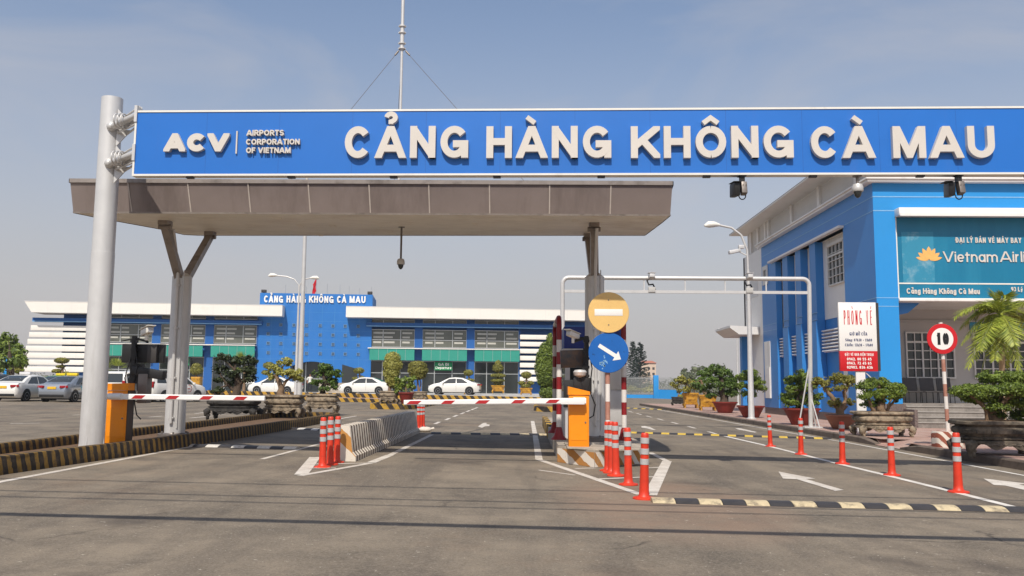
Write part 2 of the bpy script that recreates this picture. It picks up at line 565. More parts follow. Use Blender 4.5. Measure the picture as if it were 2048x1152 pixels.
def text_polys(txt, weight=0.2, wide=1.0, gap=0.14, xh=0.74, space=0.32):
    """Polygons of a line of text, cap height 1; returns (polygons, length)."""
    x, out = 0.0, []
    for ch in txt:
        if ch == ' ':
            x += space * wide + gap; continue
        marks = []
        if ch in 'Đđ':
            base, marks = 'D', ['bar']
        else:
            dcm = unicodedata.normalize('NFD', ch)
            base, marks = dcm[0], list(dcm[1:])
        gw, strokes = GL[base]
        low = base.islower()
        asc = base in 'hkl'
        Wd = max(weight, gw * wide)
        H1 = xh if low else 1.0
        s = weight

        def mp_(u, v):
            X = x + s / 2 + u * (Wd - s)
            if low:
                if v > 1: Y = (xh - s / 2) + (v - 1) * (1 - xh)
                elif v < 0: Y = s / 2 + v * (0.24 + s / 2 - s / 2)
                else: Y = s / 2 + v * (xh - s)
            else:
                Y = s / 2 + v * (1 - s)
            return X, Y
        allst = [(c, [mp_(*p) for p in pts]) for c, pts in strokes]
        cxm = x + Wd / 2
        top = (1.0 if (not low or asc) else xh) + 0.07
        sw = s * 0.68
        marks_st = []
        hasc = '\u0302' in marks
        if hasc:
            marks_st.append((0, [(cxm - .24 * wide, top + .02), (cxm, top + .19), (cxm + .24 * wide, top + .02)]))
        for m_ in marks:
            sh = .3 * wide if hasc else 0
            tp = top + (.06 if hasc else 0)
            if m_ == '\u0300': marks_st.append((0, [(cxm - .17 * wide + sh, tp + .22), (cxm + .1 * wide + sh, tp + .03)]))
            if m_ == '\u0301': marks_st.append((0, [(cxm - .1 * wide + sh, tp + .03), (cxm + .17 * wide + sh, tp + .22)]))
            if m_ == '\u0306': marks_st.append((0, arc(cxm, tp + .17, .2 * wide, .14, 190, 350, 8)))
            if m_ == '\u0309': marks_st.append((0, arc(cxm, tp + .2, .15 * wide, .12, 175, -70, 10) + [(cxm, tp + .07), (cxm, tp)]))
            if m_ == '\u031b': marks_st.append((0, arc(x + Wd - s * .3, H1 + .04, .16 * wide, .16, -70, 20, 5)))
            if m_ == '\u0323': marks_st.append((1, [(cxm - .01, -.2), (cxm + .01, -.2)]))
            if m_ == 'bar': allst.append((0, [(x - .1, .5), (x + Wd * .5, .5)]))
        for c, pts in allst:
            c0, c1 = c if isinstance(c, tuple) else (c, c)
            pg = offset_poly(pts, s, c0, c1)
            if pg is None: continue
            if 2 in (c0, c1):
                pg = clip_y(clip_y(pg, 0.0, True), 1.0, False)
                tol = 0.0 if base in 'NM' else 0.04
                sw_ = lambda P_: [(b_, a_) for a_, b_ in P_]
                pg = sw_(clip_y(clip_y(sw_(pg), x - tol, True), x + Wd + tol, False))
            if len(pg) >= 3: out.append(pg)
        for c, pts in marks_st:
            pg = offset_poly(pts, sw, c, c)
            if pg: out.append(pg)
        x += Wd + gap
    return out, x - gap


def write(mb, txt, o, ux, uz, nrm, width, height, depth, weight=0.2, gap=0.14, wide=None, **kw):
    """Raised text from o (its lower left), fitted to width and cap height."""
    if wide is None:
        wide = 1.0
        for _ in range(8):
            _, ln_ = text_polys(txt, weight, wide, gap, **kw)
            wide *= (width / height) / ln_ if ln_ else 1
            wide = max(0.2, min(3, wide))
            weight = min(weight, 0.30 * wide)
    pol, ln_ = text_polys(txt, weight, wide, gap, **kw)
    kx = width / ln_
    o, ux, uz, nrm = V(o), V(ux).normalized(), V(uz).normalized(), V(nrm).normalized()
    for i, p in enumerate(pol):
        mb.prism([(a * kx, b * height) for a, b in p], o, ux, uz, nrm * (depth + (i % 5) * 0.0006))
    return mb

# ------------------------------------------------------------------ materials
M = {}
M['sign_blue'] = mat('sign_blue', (28, 106, 190), 0.42, var=0.05, scale=0.6, dirt=(60, 105, 180), dscale=1.2, dlo=0.6, dhi=0.95, streak=True)
M['letter_white'] = mat('letter_white', (206, 198, 188), 0.5, var=0.04, scale=2, dirt=(190, 178, 160), dscale=2, dlo=0.62, dhi=0.9, streak=True)
M['white_paint'] = mat('white_paint', (226, 222, 212), 0.45, var=0.05, scale=2, dirt=(170, 160, 145), dscale=1.5, dlo=0.6, dhi=0.9)
M['steel'] = mat('steel', (208, 206, 203), 0.42, 0.25, var=0.06, scale=3, dirt=(150, 144, 138), dscale=2, dlo=0.5, dhi=0.9, streak=True)
M['steel_light'] = mat('steel_light', (205, 202, 198), 0.4, 0.3, var=0.06, scale=4)
M['steel_dark'] = mat('steel_dark', (120, 112, 106), 0.45, 0.4, var=0.12, scale=5)
M['fascia'] = mat('fascia', (140, 127, 121), 0.28, 0.25, var=0.08, scale=1.5, dirt=(98, 86, 80), dscale=1.2, dlo=0.5, dhi=0.85, streak=True)
M['arm_steel'] = mat('arm_steel', (146, 136, 128), 0.45, 0.2, var=0.12, scale=5, dirt=(92, 82, 74), dscale=3)
M['fascia_joint'] = mat('fascia_joint', (196, 184, 172), 0.5, 0.2)
M['soffit'] = mat('soffit', (240, 230, 214), 0.5, var=0.08, scale=1.2, dirt=(205, 186, 162), dscale=0.9, dlo=0.5, dhi=0.8)
M['black'] = mat('black', (28, 27, 27), 0.5, var=0.2, scale=8)
M['dark_grey'] = mat('dark_grey', (58, 54, 52), 0.5, var=0.2, scale=8)
M['cable'] = mat('cable', (24, 24, 25), 0.6)
M['orange_box'] = mat('orange_box', (236, 140, 12), 0.38, var=0.06, scale=3, dirt=(196, 108, 10), dscale=2.2, dlo=0.55, dhi=0.85)
M['boom_white'] = mat('boom_white', (232, 230, 226), 0.35, var=0.03, scale=3)
M['boom_red'] = mat('boom_red', (172, 30, 34), 0.5, var=0.12, scale=20)
M['post_red'] = mat('post_red', (140, 24, 28), 0.45, var=0.15, scale=6, dirt=(96, 20, 22), dscale=3, dlo=0.5, dhi=0.8)
M['post_white'] = mat('post_white', (222, 214, 206), 0.5, var=0.06, scale=5, dirt=(160, 146, 136), dscale=3, dlo=0.55, dhi=0.85)
M['bollard'] = mat('bollard', (206, 54, 26), 0.48, var=0.16, scale=7, dirt=(112, 44, 30), dscale=6, dlo=0.52, dhi=0.8)
M['reflect'] = mat('reflect', (188, 186, 184), 0.35, 0.2, var=0.08, scale=30)
M['sign_yellow'] = mat('sign_yellow', (224, 184, 112), 0.6, var=0.06, scale=3, dirt=(208, 164, 100), dscale=6, dlo=0.5, dhi=0.8)
M['sign_disc_blue'] = mat('sign_disc_blue', (16, 92, 168), 0.4, var=0.1, scale=3, dirt=(16, 40, 70), dscale=9, dlo=0.62, dhi=0.75)
M['scuff'] = mat('scuff', (120, 160, 190), 0.6, var=0.3, scale=12)
M['sign_red'] = mat('sign_red', (196, 24, 32), 0.4, var=0.06, scale=3)
M['sign_white'] = mat('sign_white', (232, 228, 222), 0.45, var=0.03, scale=3)
M['sign_ink'] = mat('sign_ink', (70, 78, 110), 0.5)
M['ink_black'] = mat('ink_black', (20, 20, 22), 0.5)
M['green_sign'] = mat('green_sign', (0, 132, 76), 0.45)
M['booth_white'] = mat('booth_white', (206, 204, 204), 0.4, 0.1, var=0.05, scale=2, dirt=(160, 156, 152), dscale=1.6, dlo=0.5, dhi=0.9, streak=True)
M['booth_blue'] = mat('booth_blue', (22, 48, 128), 0.4, var=0.08)
M['rust_panel'] = mat('rust_panel', (92, 70, 52), 0.35, 0.3, var=0.4, scale=3, dirt=(60, 60, 62), dscale=4, dlo=0.4, dhi=0.6)
M['concrete'] = mat('concrete', (176, 164, 148), 0.85, var=0.12, scale=5, bump=0.4, bscale=40, dirt=(120, 108, 94), dscale=2, dlo=0.45, dhi=0.75)
M['kerb_grey'] = mat('kerb_grey', (112, 98, 86), 0.9, var=0.2, scale=6, bump=0.5, bscale=50, dirt=(70, 60, 52), dscale=3, dlo=0.45, dhi=0.7)
M['soil'] = mat('soil', (104, 80, 58), 0.95, var=0.3, scale=10, bump=0.6, bscale=40)
M['stone_old'] = mat('stone_old', (150, 134, 112), 0.9, var=0.2, scale=9, bump=0.8, bscale=35, dirt=(64, 56, 48), dscale=5, dlo=0.45, dhi=0.65)
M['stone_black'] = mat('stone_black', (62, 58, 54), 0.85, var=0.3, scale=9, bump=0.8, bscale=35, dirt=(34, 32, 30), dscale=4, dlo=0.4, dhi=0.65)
M['stone_mossy'] = mat('stone_mossy', (116, 104, 88), 0.88, var=0.25, scale=8, bump=0.8, bscale=35, dirt=(48, 44, 38), dscale=2.2, dlo=0.42, dhi=0.62)
M['pot_red'] = mat('pot_red', (124, 40, 30), 0.6, var=0.12, scale=5, dirt=(90, 34, 28), dscale=2.5, dlo=0.5, dhi=0.8, bump=0.15, bscale=20)
M['pot_brown'] = mat('pot_brown', (150, 98, 74), 0.75, var=0.14, scale=5, dirt=(116, 78, 62), dscale=2.5, dlo=0.5, dhi=0.8, bump=0.2, bscale=20)
M['pot_yellow'] = mat('pot_yellow', (188, 138, 40), 0.6, var=0.2, scale=5, dirt=(110, 70, 32), dscale=4, dlo=0.5, dhi=0.68, bump=0.4, bscale=20)
M['bark'] = mat('bark', (128, 104, 80), 0.9, var=0.3, scale=14, bump=0.8, bscale=30)
M['bark_dark'] = mat('bark_dark', (78, 64, 52), 0.9, var=0.3, scale=14, bump=0.8, bscale=30)
M['bld_blue_shade'] = mat('bld_blue', (52, 128, 198), 0.45, var=0.04, scale=0.5, dirt=(70, 120, 180), dscale=0.5, dlo=0.55, dhi=0.9)
M['bld_blue'] = M['bld_blue_shade']
M['bld_bright'] = mat('bld_bright', (32, 138, 206), 0.55, var=0.04, scale=0.5, dirt=(50, 140, 200), dscale=0.6, dlo=0.55, dhi=0.9)
M['bld_white'] = mat('bld_white', (230, 226, 220), 0.4, var=0.04, scale=0.7, dirt=(176, 168, 158), dscale=0.8, dlo=0.55, dhi=0.9, streak=True)
M['bld_grey'] = mat('bld_grey', (212, 209, 205), 0.5, var=0.05, scale=0.7)
M['bld_beige'] = mat('bld_beige', (180, 177, 172), 0.7, var=0.05, scale=0.7)
M['joint_pale'] = mat('joint_pale', (130, 176, 212), 0.6)
M['joint_tile'] = mat('joint_tile', (70, 132, 186), 0.6)
M['window_white'] = mat('window_white', (214, 212, 206), 0.5, var=0.04)
M['granite'] = mat('granite', (112, 98, 92), 0.6, var=0.5, scale=60, dirt=(70, 60, 58), dscale=30, dlo=0.5, dhi=0.6)
M['step_stone'] = mat('step_stone', (138, 130, 122), 0.7, var=0.2, scale=12, dirt=(96, 90, 84), dscale=2, dlo=0.45, dhi=0.75)
M['teal'] = mat('teal', (10, 112, 146), 0.4, var=0.05, scale=0.8, dirt=(40, 134, 164), dscale=0.9, dlo=0.5, dhi=0.9, streak=True)
M['teal_faded'] = mat('teal_faded', (44, 132, 162), 0.5, var=0.05, scale=2, dirt=(150, 180, 188), dscale=1.1, dlo=0.5, dhi=0.75)
M['lotus'] = mat('lotus', (232, 176, 100), 0.4)
M['term_white'] = mat('term_white', (228, 222, 212), 0.55, var=0.03, scale=0.4, dirt=(210, 198, 178), dscale=0.5, dlo=0.55, dhi=0.9)
M['term_blue'] = mat('term_blue', (30, 108, 180), 0.55, var=0.05, scale=0.4, dirt=(60, 116, 190), dscale=0.45, dlo=0.5, dhi=0.85, streak=True)
M['term_dark_blue'] = mat('term_dark_blue', (24, 86, 152), 0.55, var=0.05, scale=0.4)
M['term_green_glass'] = mat('term_green_glass', (58, 150, 132), 0.25, var=0.06, scale=0.8, spec=0.6)
M['term_roof'] = mat('term_roof', (120, 130, 110), 0.6, var=0.06)
M['alu'] = mat('alu', (176, 178, 176), 0.4, 0.4)
M['tyre'] = mat('tyre', (26, 26, 27), 0.85, var=0.2)
M['rim'] = mat('rim', (165, 166, 168), 0.3, 0.8, var=0.05)
M['car_white'] = mat('car_white', (228, 224, 216), 0.25, var=0.02, coat=0.6)
M['car_silver'] = mat('car_silver', (150, 156, 164), 0.28, 0.55, var=0.02, coat=0.6)
M['car_green'] = mat('car_green', (40, 140, 84), 0.3, var=0.03, coat=0.5)
M['car_dark'] = mat('car_dark', (52, 56, 62), 0.3, 0.3, var=0.03, coat=0.5)
M['decal_teal'] = mat('decal_teal', (120, 200, 214), 0.4)
M['tail_red'] = mat('tail_red', (150, 12, 20), 0.2, var=0.1)
M['plate'] = mat('plate', (226, 178, 40), 0.5)
M['taxi_yellow'] = mat('taxi_yellow', (226, 196, 40), 0.4)
M['flag_red'] = mat('flag_red', (196, 24, 36), 0.7)
M['hotel'] = mat('hotel', (206, 182, 160), 0.8, var=0.05, scale=0.2)
M['hotel_roof'] = mat('hotel_roof', (176, 108, 84), 0.8)
M['stone_white'] = mat('stone_white', (214, 204, 190), 0.9, var=0.1, scale=20, bump=0.5)
M['skin'] = mat('skin', (150, 104, 78), 0.6)
M['hair'] = mat('hair', (24, 20, 18), 0.7)
M['shirt'] = mat('shirt', (214, 206, 120), 0.8)
M['trousers'] = mat('trousers', (34, 36, 44), 0.8)

gl = bpy.data.materials.new('window_glass')       # tinted glazing: dark, glossy
gl.use_nodes = True
gb = gl.node_tree.nodes['Principled BSDF']
gb.inputs['Base Color'].default_value = (0.03, 0.035, 0.035, 1)
gb.inputs['Roughness'].default_value = 0.06
gb.inputs['Specular IOR Level'].default_value = 0.7
M['glass'] = gl
M['glass_grey'] = mat('glass_grey', (96, 98, 90), 0.12, var=0.25, scale=0.35, spec=0.6)
M['reflection_pale'] = mat('reflection_pale', (176, 174, 164), 0.6, var=0.1)  # pale tone for reflections painted onto the terminal glazing

LEAF = {
    'green': leafmat('leaf_green', (46, 68, 20), (138, 156, 58)),
    'dark': leafmat('leaf_dark', (38, 62, 22), (112, 138, 54)),
    'olive': leafmat('leaf_olive', (76, 80, 28), (166, 160, 74)),
    'yellow': leafmat('leaf_yellow', (104, 108, 40), (198, 192, 100)),
    'black': leafmat('leaf_blackish', (28, 36, 22), (70, 82, 42)),  # blackish green leaves of the bonsai in the black trough
    'pine': leafmat('leaf_pine', (16, 32, 20), (46, 68, 42)),
    'palm': leafmat('leaf_palm', (80, 104, 28), (184, 190, 76)),
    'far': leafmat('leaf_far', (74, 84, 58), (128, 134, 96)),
}

# asphalt with brown dust, patches and wear
am = bpy.data.materials.new('asphalt')
am.use_nodes = True
t = am.node_tree
b = t.nodes['Principled BSDF']
b.inputs['Roughness'].default_value = 0.82
b.inputs['Specular IOR Level'].default_value = 0.3
tcn = t.nodes.new('ShaderNodeTexCoord')
co = tcn.outputs['Object']


def nz(scale, det=6, rough=0.6, vec=None):
    n = t.nodes.new('ShaderNodeTexNoise')
    n.inputs['Scale'].default_value = scale; n.inputs['Detail'].default_value = det; n.inputs['Roughness'].default_value = rough
    t.links.new(vec or co, n.inputs['Vector'])
    return n.outputs['Fac']


def rng(x, a, b_, c=0.0, d=1.0):
    n = t.nodes.new('ShaderNodeMapRange')
    n.inputs[1].default_value, n.inputs[2].default_value, n.inputs[3].default_value, n.inputs[4].default_value = a, b_, c, d
    t.links.new(x, n.inputs[0])
    return n.outputs[0]


def mixc(fac, a, b_):
    n = t.nodes.new('ShaderNodeMix'); n.data_type = 'RGBA'
    t.links.new(fac, n.inputs[0])
    for v, i in ((a, 6), (b_, 7)):
        if isinstance(v, tuple): n.inputs[i].default_value = (*v, 1)
        else: t.links.new(v, n.inputs[i])
    return n.outputs[2]


def mul(a, b_):
    n = t.nodes.new('ShaderNodeMath'); n.operation = 'MULTIPLY'
    t.links.new(a, n.inputs[0])
    if isinstance(b_, float): n.inputs[1].default_value = b_
    else: t.links.new(b_, n.inputs[1])
    return n.outputs[0]


base = mixc(rng(nz(0.5, 8, 0.75), 0.38, 0.62), lin((90, 82, 71)), lin((136, 123, 105)))
mpn = t.nodes.new('ShaderNodeMapping'); mpn.inputs['Scale'].default_value = (1.4, 0.12, 1)
t.links.new(co, mpn.inputs[0])
base = mixc(rng(nz(1.0, 5, 0.6, mpn.outputs[0]), 0.5, 0.68, 0, 0.75), base, lin((74, 67, 60)))
base = mixc(rng(nz(38, 4, 0.85), 0.42, 0.66, 0, 0.75), base, lin((146, 134, 118)))
base = mixc(rng(nz(60, 3, 0.8), 0.54, 0.70, 0, 0.7), base, lin((66, 59, 52)))
pz = t.nodes.new('ShaderNodeVectorMath'); pz.operation = 'DISTANCE'
dc = gp(1340, 1008)
sc_ = t.nodes.new('ShaderNodeVectorMath'); sc_.operation = 'MULTIPLY'; sc_.inputs[1].default_value = (1, 0.5, 1)
t.links.new(co, sc_.inputs[0]); t.links.new(sc_.outputs[0], pz.inputs[0])
pz.inputs[1].default_value = (dc.x, dc.y * 0.5, dc.z)
dust = mul(rng(pz.outputs['Value'], 1.0, 1.55, 1.0, 0.0), rng(nz(1.1, 8, 0.65), 0.25, 0.55))
base = mixc(mul(dust, 0.62), base, lin((140, 116, 97)))
base = mixc(mul(rng(nz(0.22, 8, 0.7), 0.54, 0.7), 0.5), base, lin((138, 116, 94)))
base = mixc(mul(rng(nz(0.42, 7, 0.62), 0.57, 0.68), 0.6), base, lin((72, 64, 58)))
vo = t.nodes.new('ShaderNodeTexVoronoi'); vo.feature = 'DISTANCE_TO_EDGE'; vo.inputs['Scale'].default_value = 0.42
wv = t.nodes.new('ShaderNodeVectorMath'); wv.operation = 'MULTIPLY_ADD'; wv.inputs[1].default_value = (0.5, 0.5, 0.5)
nn = t.nodes.new('ShaderNodeTexNoise'); nn.inputs['Scale'].default_value = 1.6; nn.inputs['Detail'].default_value = 6
t.links.new(co, nn.inputs['Vector']); t.links.new(nn.outputs['Color'], wv.inputs[0]); t.links.new(co, wv.inputs[2])
t.links.new(wv.outputs[0], vo.inputs['Vector'])
crack = mul(rng(vo.outputs['Distance'], 0.002, 0.012, 1, 0), rng(nz(0.35, 3), 0.55, 0.62))
base = mixc(mul(crack, 0.6), base, lin((48, 44, 41)))
sp = rng(nz(13, 3, 0.85), 0.665, 0.70)
base = mixc(mul(sp, 0.75), base, lin((196, 186, 170)))
t.links.new(base, b.inputs['Base Color'])
bp = t.nodes.new('ShaderNodeBump'); bp.inputs['Strength'].default_value = 0.35; bp.inputs['Distance'].default_value = 0.01
t.links.new(nz(120, 3, 0.8), bp.inputs['Height']); t.links.new(bp.outputs[0], b.inputs['Normal'])
M['asphalt'] = am

# worn thermoplastic paint: bare asphalt shows through
pm = bpy.data.materials.new('road_paint')
pm.use_nodes = True
t = pm.node_tree
b = t.nodes['Principled BSDF']
b.inputs['Roughness'].default_value = 0.75
tcn = t.nodes.new('ShaderNodeTexCoord'); co = tcn.outputs['Object']
c1 = mixc(rng(nz(2.5, 8, 0.7), 0.35, 0.7), lin((214, 206, 194)), lin((178, 166, 152)))
c1 = mixc(rng(nz(7, 9, 0.8), 0.57, 0.64, 0, 0.85), c1, lin((116, 107, 98)))
t.links.new(c1, b.inputs['Base Color'])
M['paint'] = pm
# fresher paint
pm2 = bpy.data.materials.new('road_paint_fresh')
pm2.use_nodes = True
t = pm2.node_tree
b = t.nodes['Principled BSDF']; b.inputs['Roughness'].default_value = 0.7
tcn = t.nodes.new('ShaderNodeTexCoord'); co = tcn.outputs['Object']
c1 = mixc(rng(nz(3, 8, 0.7), 0.4, 0.75), lin((222, 216, 206)), lin((186, 176, 164)))
t.links.new(c1, b.inputs['Base Color'])
M['paint_fresh'] = pm2
# pink interlocking pavers
bk = bpy.data.materials.new('pavers')
bk.use_nodes = True
t = bk.node_tree
b = t.nodes['Principled BSDF']; b.inputs['Roughness'].default_value = 0.85
tcn = t.nodes.new('ShaderNodeTexCoord'); co = tcn.outputs['Object']
br = t.nodes.new('ShaderNodeTexBrick'); br.inputs['Scale'].default_value = 1.0
br.inputs['Brick Width'].default_value = 0.24; br.inputs['Row Height'].default_value = 0.12; br.inputs['Mortar Size'].default_value = 0.008
br.inputs['Color1'].default_value = (*lin((178, 140, 124)), 1); br.inputs['Color2'].default_value = (*lin((160, 128, 116)), 1); br.inputs['Mortar'].default_value = (*lin((120, 104, 94)), 1)
t.links.new(co, br.inputs['Vector'])
c1 = mixc(rng(nz(0.9, 8, 0.7), 0.45, 0.75, 0, 0.6), br.outputs['Color'], lin((196, 178, 164)))
t.links.new(c1, b.inputs['Base Color'])
M['pavers'] = bk

M['kerb_stripe'] = stripemat('kerb_stripe', (42, 36, 30), (138, 106, 46), 0.21, (0.35, 1, 0.35), 0.54, (72, 60, 48), 0.46, 0.66, 0.9, 0.5, 6)
M['kerb_stripe_fresh'] = stripemat('kerb_stripe_fresh', (44, 38, 33), (182, 142, 48), 0.62, (1, 0.35, 0.7), 0.5, (96, 80, 60), 0.5, 0.7, 0.85)
M['barrier_stripe'] = stripemat('barrier_stripe', (236, 226, 208), (92, 68, 54), 0.235, (0.0, 1, 0.0), 0.58, (176, 152, 126), 0.54, 0.7, 0.85)
M['prow_stripe'] = stripemat('prow_stripe', (220, 210, 196), (176, 122, 62), 0.25, (1, 0.2, 0.7), 0.5, (170, 152, 130), 0.58, 0.72, 0.85)
M['barrier_end'] = stripemat('barrier_end', (214, 204, 188), (186, 132, 66), 0.62, (1, 0, 1.1), 0.55, (160, 144, 124), 0.56, 0.72, 0.85)
M['base_stripe'] = stripemat('base_stripe', (214, 204, 190), (140, 76, 56), 0.22, (1, 0.1, 0.9), 0.5, (160, 140, 124), 0.55, 0.7, 0.85)

# ------------------------------------------------------------------ ground
mb = MB()
xs = [-1500, -70, -35, 0, 35, 70, 1500]
ys = [-30, 0, 20, 60, 140, 500, 3000]
for i in range(len(xs) - 1):
    for j in range(len(ys) - 1):
        mb.f([(x, y, gz(x)) for x, y in ((xs[i], ys[j]), (xs[i + 1], ys[j]), (xs[i + 1], ys[j + 1]), (xs[i], ys[j + 1]))])
bmesh.ops.remove_doubles(mb.bm, verts=mb.bm.verts, dist=0.001)
struct(mb, 'road', M['asphalt'], None)


def line(mb, pix, w, h=0.004):
    pts = [gp(*p, h) for p in pix]
    for a, c in zip(pts, pts[1:]):
        d = (c - a); d.z = 0; d.normalize()
        n = V((-d.y, d.x, 0)) * w / 2
        q = []
        n_ = max(1, int((c - a).length / 3))
        for k in range(n_):
            a1, c1 = a.lerp(c, k / n_), a.lerp(c, (k + 1) / n_)
            mb.f([V((p.x, p.y, gz(p.x) + h)) for p in (a1 - n, c1 - n, c1 + n, a1 + n)])


def poly(mb, pix, h=0.004):
    mb.f([gp(*p, h) for p in pix])


mb = MB()
line(mb, [(-30, 969), (312, 906), (642, 844), (712, 832)], 0.12)
line(mb, [(864, 869), (780, 910)], 0.12); line(mb, [(780, 910), (742, 925)], 0.16, .0045); line(mb, [(742, 926), (600, 951)], 0.12)
line(mb, [(602, 949), (630, 914)], 0.2, .005)
line(mb, [(624, 928), (740, 926)], 0.1, .0055); line(mb, [(618, 936), (672, 936)], 0.1, .0055)
line(mb, [(642, 887), (524, 918)], 0.1)
line(mb, [(1065, 842), (1072, 880), (1078, 919)], 0.14); line(mb, [(1078, 919), (1282, 989)], 0.13, .0045)
line(mb, [(1300, 990), (1334, 922)], 0.18); line(mb, [(1336, 923), (1300, 905)], 0.12, .0045)
line(mb, [(1150, 937), (1190, 936)], 0.1, .0055); line(mb, [(1194, 958), (1312, 953)], 0.1, .0055); line(mb, [(1290, 936), (1326, 934)], 0.1, .0055)
line(mb, [(1078, 940), (1150, 950)], 0.06, .003)
struct(mb, 'lane_markings', M['paint'], None)
mb = MB()
line(mb, [(1436, 869), (1541, 893), (1684, 929), (1784, 953), (1918, 986), (2080, 1027)], 0.13)
line(mb, [(1290, 815), (1348, 825), (1553, 861), (1700, 886), (2060, 953)], 0.09)
struct(mb, 'lane_edge_line', M['paint_fresh'], None)
mb = MB()
for px, py in ((560, 938), (620, 916), (665, 898), (705, 883), (738, 870), (765, 860), (785, 852)):
    x, y = 680 + px / 2.88, 520 + py / 2.88
    line(mb, [(x - (0.9 * (y - 772) * .07), y + (y - 772) * .03), (x + (0.9 * (y - 772) * .07), y - (y - 772) * .03)], 0.13)
for px, py in ((100, 880), (183, 902), (278, 927), (388, 955), (525, 988), (688, 1030), (885, 1082)):
    x, y = 1240 + px / 4.8, 640 + py / 4.8
    e = (y - 772) * .085
    line(mb, [(x - e, y - e * .28), (x + e, y + e * .28)], 0.12)
for a, c in (((410, 769.5), (437, 769)), ((412, 830), (450, 829)), ((20, 847), (82, 846)), ((145, 830), (165, 829.5)), ((205, 829), (232, 828)), ((298, 834), (326, 832)), ((380, 836), (424, 832)), ((390, 827), (408, 825))):
    if a[1] > 780: line(mb, [a, c], 0.14)
struct(mb, 'lane_dashes', M['paint'], None)


for pts in (((1557, 943), (1631, 957), (1612, 958), (1688, 980), (1670, 981.5), (1594, 958.5), (1566, 957)),
            ((1967, 957), (2060, 967.5), (2038, 969), (2112, 985), (2086, 988), (2010, 971), (1988, 970)),
            ((956, 853), (966, 846), (973, 845.4), (973, 848.4), (979, 849), (979, 852), (970, 852.6), (964, 855.6)),
            ((1282.5, 852.4), (1289, 851.9), (1300, 854), (1312, 860), (1304, 859.6), (1295, 857), (1283, 855.2)),
            ((1470, 856.5), (1480, 856.4), (1514, 864), (1509, 865), (1478, 859.4))):
    mb = MB(); poly(mb, pts, .006); struct(mb, 'road_arrow', M['paint'], None)


# ------------------------------------------------------------------ pavement on the right, with kerb and dropped crossing
KX = 9.3
E_ = 0.17
mb = MB()


def sheet(x0, x1, y0, y1, h0, h1=None):
    h1 = h0 if h1 is None else h1
    mb.f([(x0, y0, gz(x0) + h0), (x1, y0, gz(x1) + h1), (x1, y1, gz(x1) + h1), (x0, y1, gz(x0) + h0)])


g0, g1 = gp(1812, 899).y - 0.1, gp(1760, 891).y
sheet(KX + 0.95, 45, 6, 72, E_)
sheet(KX + 0.15, KX + 0.95, 6, g0, E_); sheet(KX + 0.15, KX + 0.95, g1, 72, E_)
sheet(KX, KX + 0.95, g0, g1, 0.015, E_)
for ya, yb in ((g0, g0 - .3), (g1, g1 + .3)):
    mb.f([(KX + .15, ya, gz(KX) + .02), (KX + .95, ya, gz(KX) + E_), (KX + .95, yb, gz(KX) + E_ + .001), (KX + .15, yb, gz(KX) + E_ + .001)])
struct(mb, 'pavement', M['pavers'], None)
mb = MB()
for y0, y1, s0, s1 in ((6, g0, 0, 1), (g1, 72, 1, 0)):
    z0, z1 = gz(KX) - .05, gz(KX) + E_ + 0.004
    prof = [(KX, z0), (KX + .15, z0), (KX + .15, z1), (KX + .03, z1), (KX, z1 - .03)]
    rings = []
    nseg = max(2, int((y1 - y0) / 1.0))
    for k in range(nseg + 1):
        y = y0 + (y1 - y0) * k / nseg
        end = (s0 and k == 0) or (s1 and k == nseg)
        rings.append([(px_, y, min(pz_, gz(KX) + .05) if end else pz_) for px_, pz_ in prof])
    mb.loft(rings)
struct(mb, 'kerb', M['kerb_grey'], 40)


# ------------------------------------------------------------------ traffic islands
def wall_run(mb, pts, w, h, lean=0.0):
    """A low kerb wall along plan points, rounded on top."""
    pts = [V((x, y, 0)) for x, y in pts]
    rings = []
    for i, p in enumerate(pts):
        d = (pts[min(i + 1, len(pts) - 1)] - pts[max(0, i - 1)]).normalized()
        n = V((-d.y, d.x, 0))
        z = gz(p.x)
        rings.append([p + n * a * w + V((0, 0, z + c)) for a, c in ((-.5, -.05), (.5, -.05), (.5, h - .02), (.42, h), (-.42, h), (-.5, h - .02))])
    mb.loft(rings)


# left island: two striped kerb walls and a sunken bed
mb = MB()
IL0, IL1 = gp(0, 951).x, gp(690, 839).x
KF = [(-7.45, 4.0), (gp(0, 951).x - .1, gp(0, 951).y), (gp(312, 905).x - .1, gp(312, 905).y), (gp(520, 870).x - .1, gp(520, 870).y), (gp(680, 841).x - .1, gp(680, 841).y)]
kend = KF[-1]
nose = [(kend[0] - .15, kend[1] + .5), (kend[0] - .7, kend[1] + .95), (kend[0] - 1.3, kend[1] + .6)]
KB = [(-9.0, kend[1] - .8), (-8.85, 21), (-8.75, 14.5), (-8.7, 4.0)]
full = []
for a, c in zip((KF + nose + KB), (KF + nose + KB)[1:]):
    n_ = max(1, int(math.hypot(c[0] - a[0], c[1] - a[1]) / 0.8))
    full += [(a[0] + (c[0] - a[0]) * k / n_, a[1] + (c[1] - a[1]) * k / n_) for k in range(n_)]
full.append(KB[-1])
wall_run(mb, full, 0.16, 0.26)
struct(mb, 'traffic_island_kerb', M['kerb_stripe'], 40)
mb = MB()
bed = KF + nose + KB
mb.f([(x, y, gz(x) + .09) for x, y in bed])
struct(mb, 'traffic_island_bed', M['soil'], None)

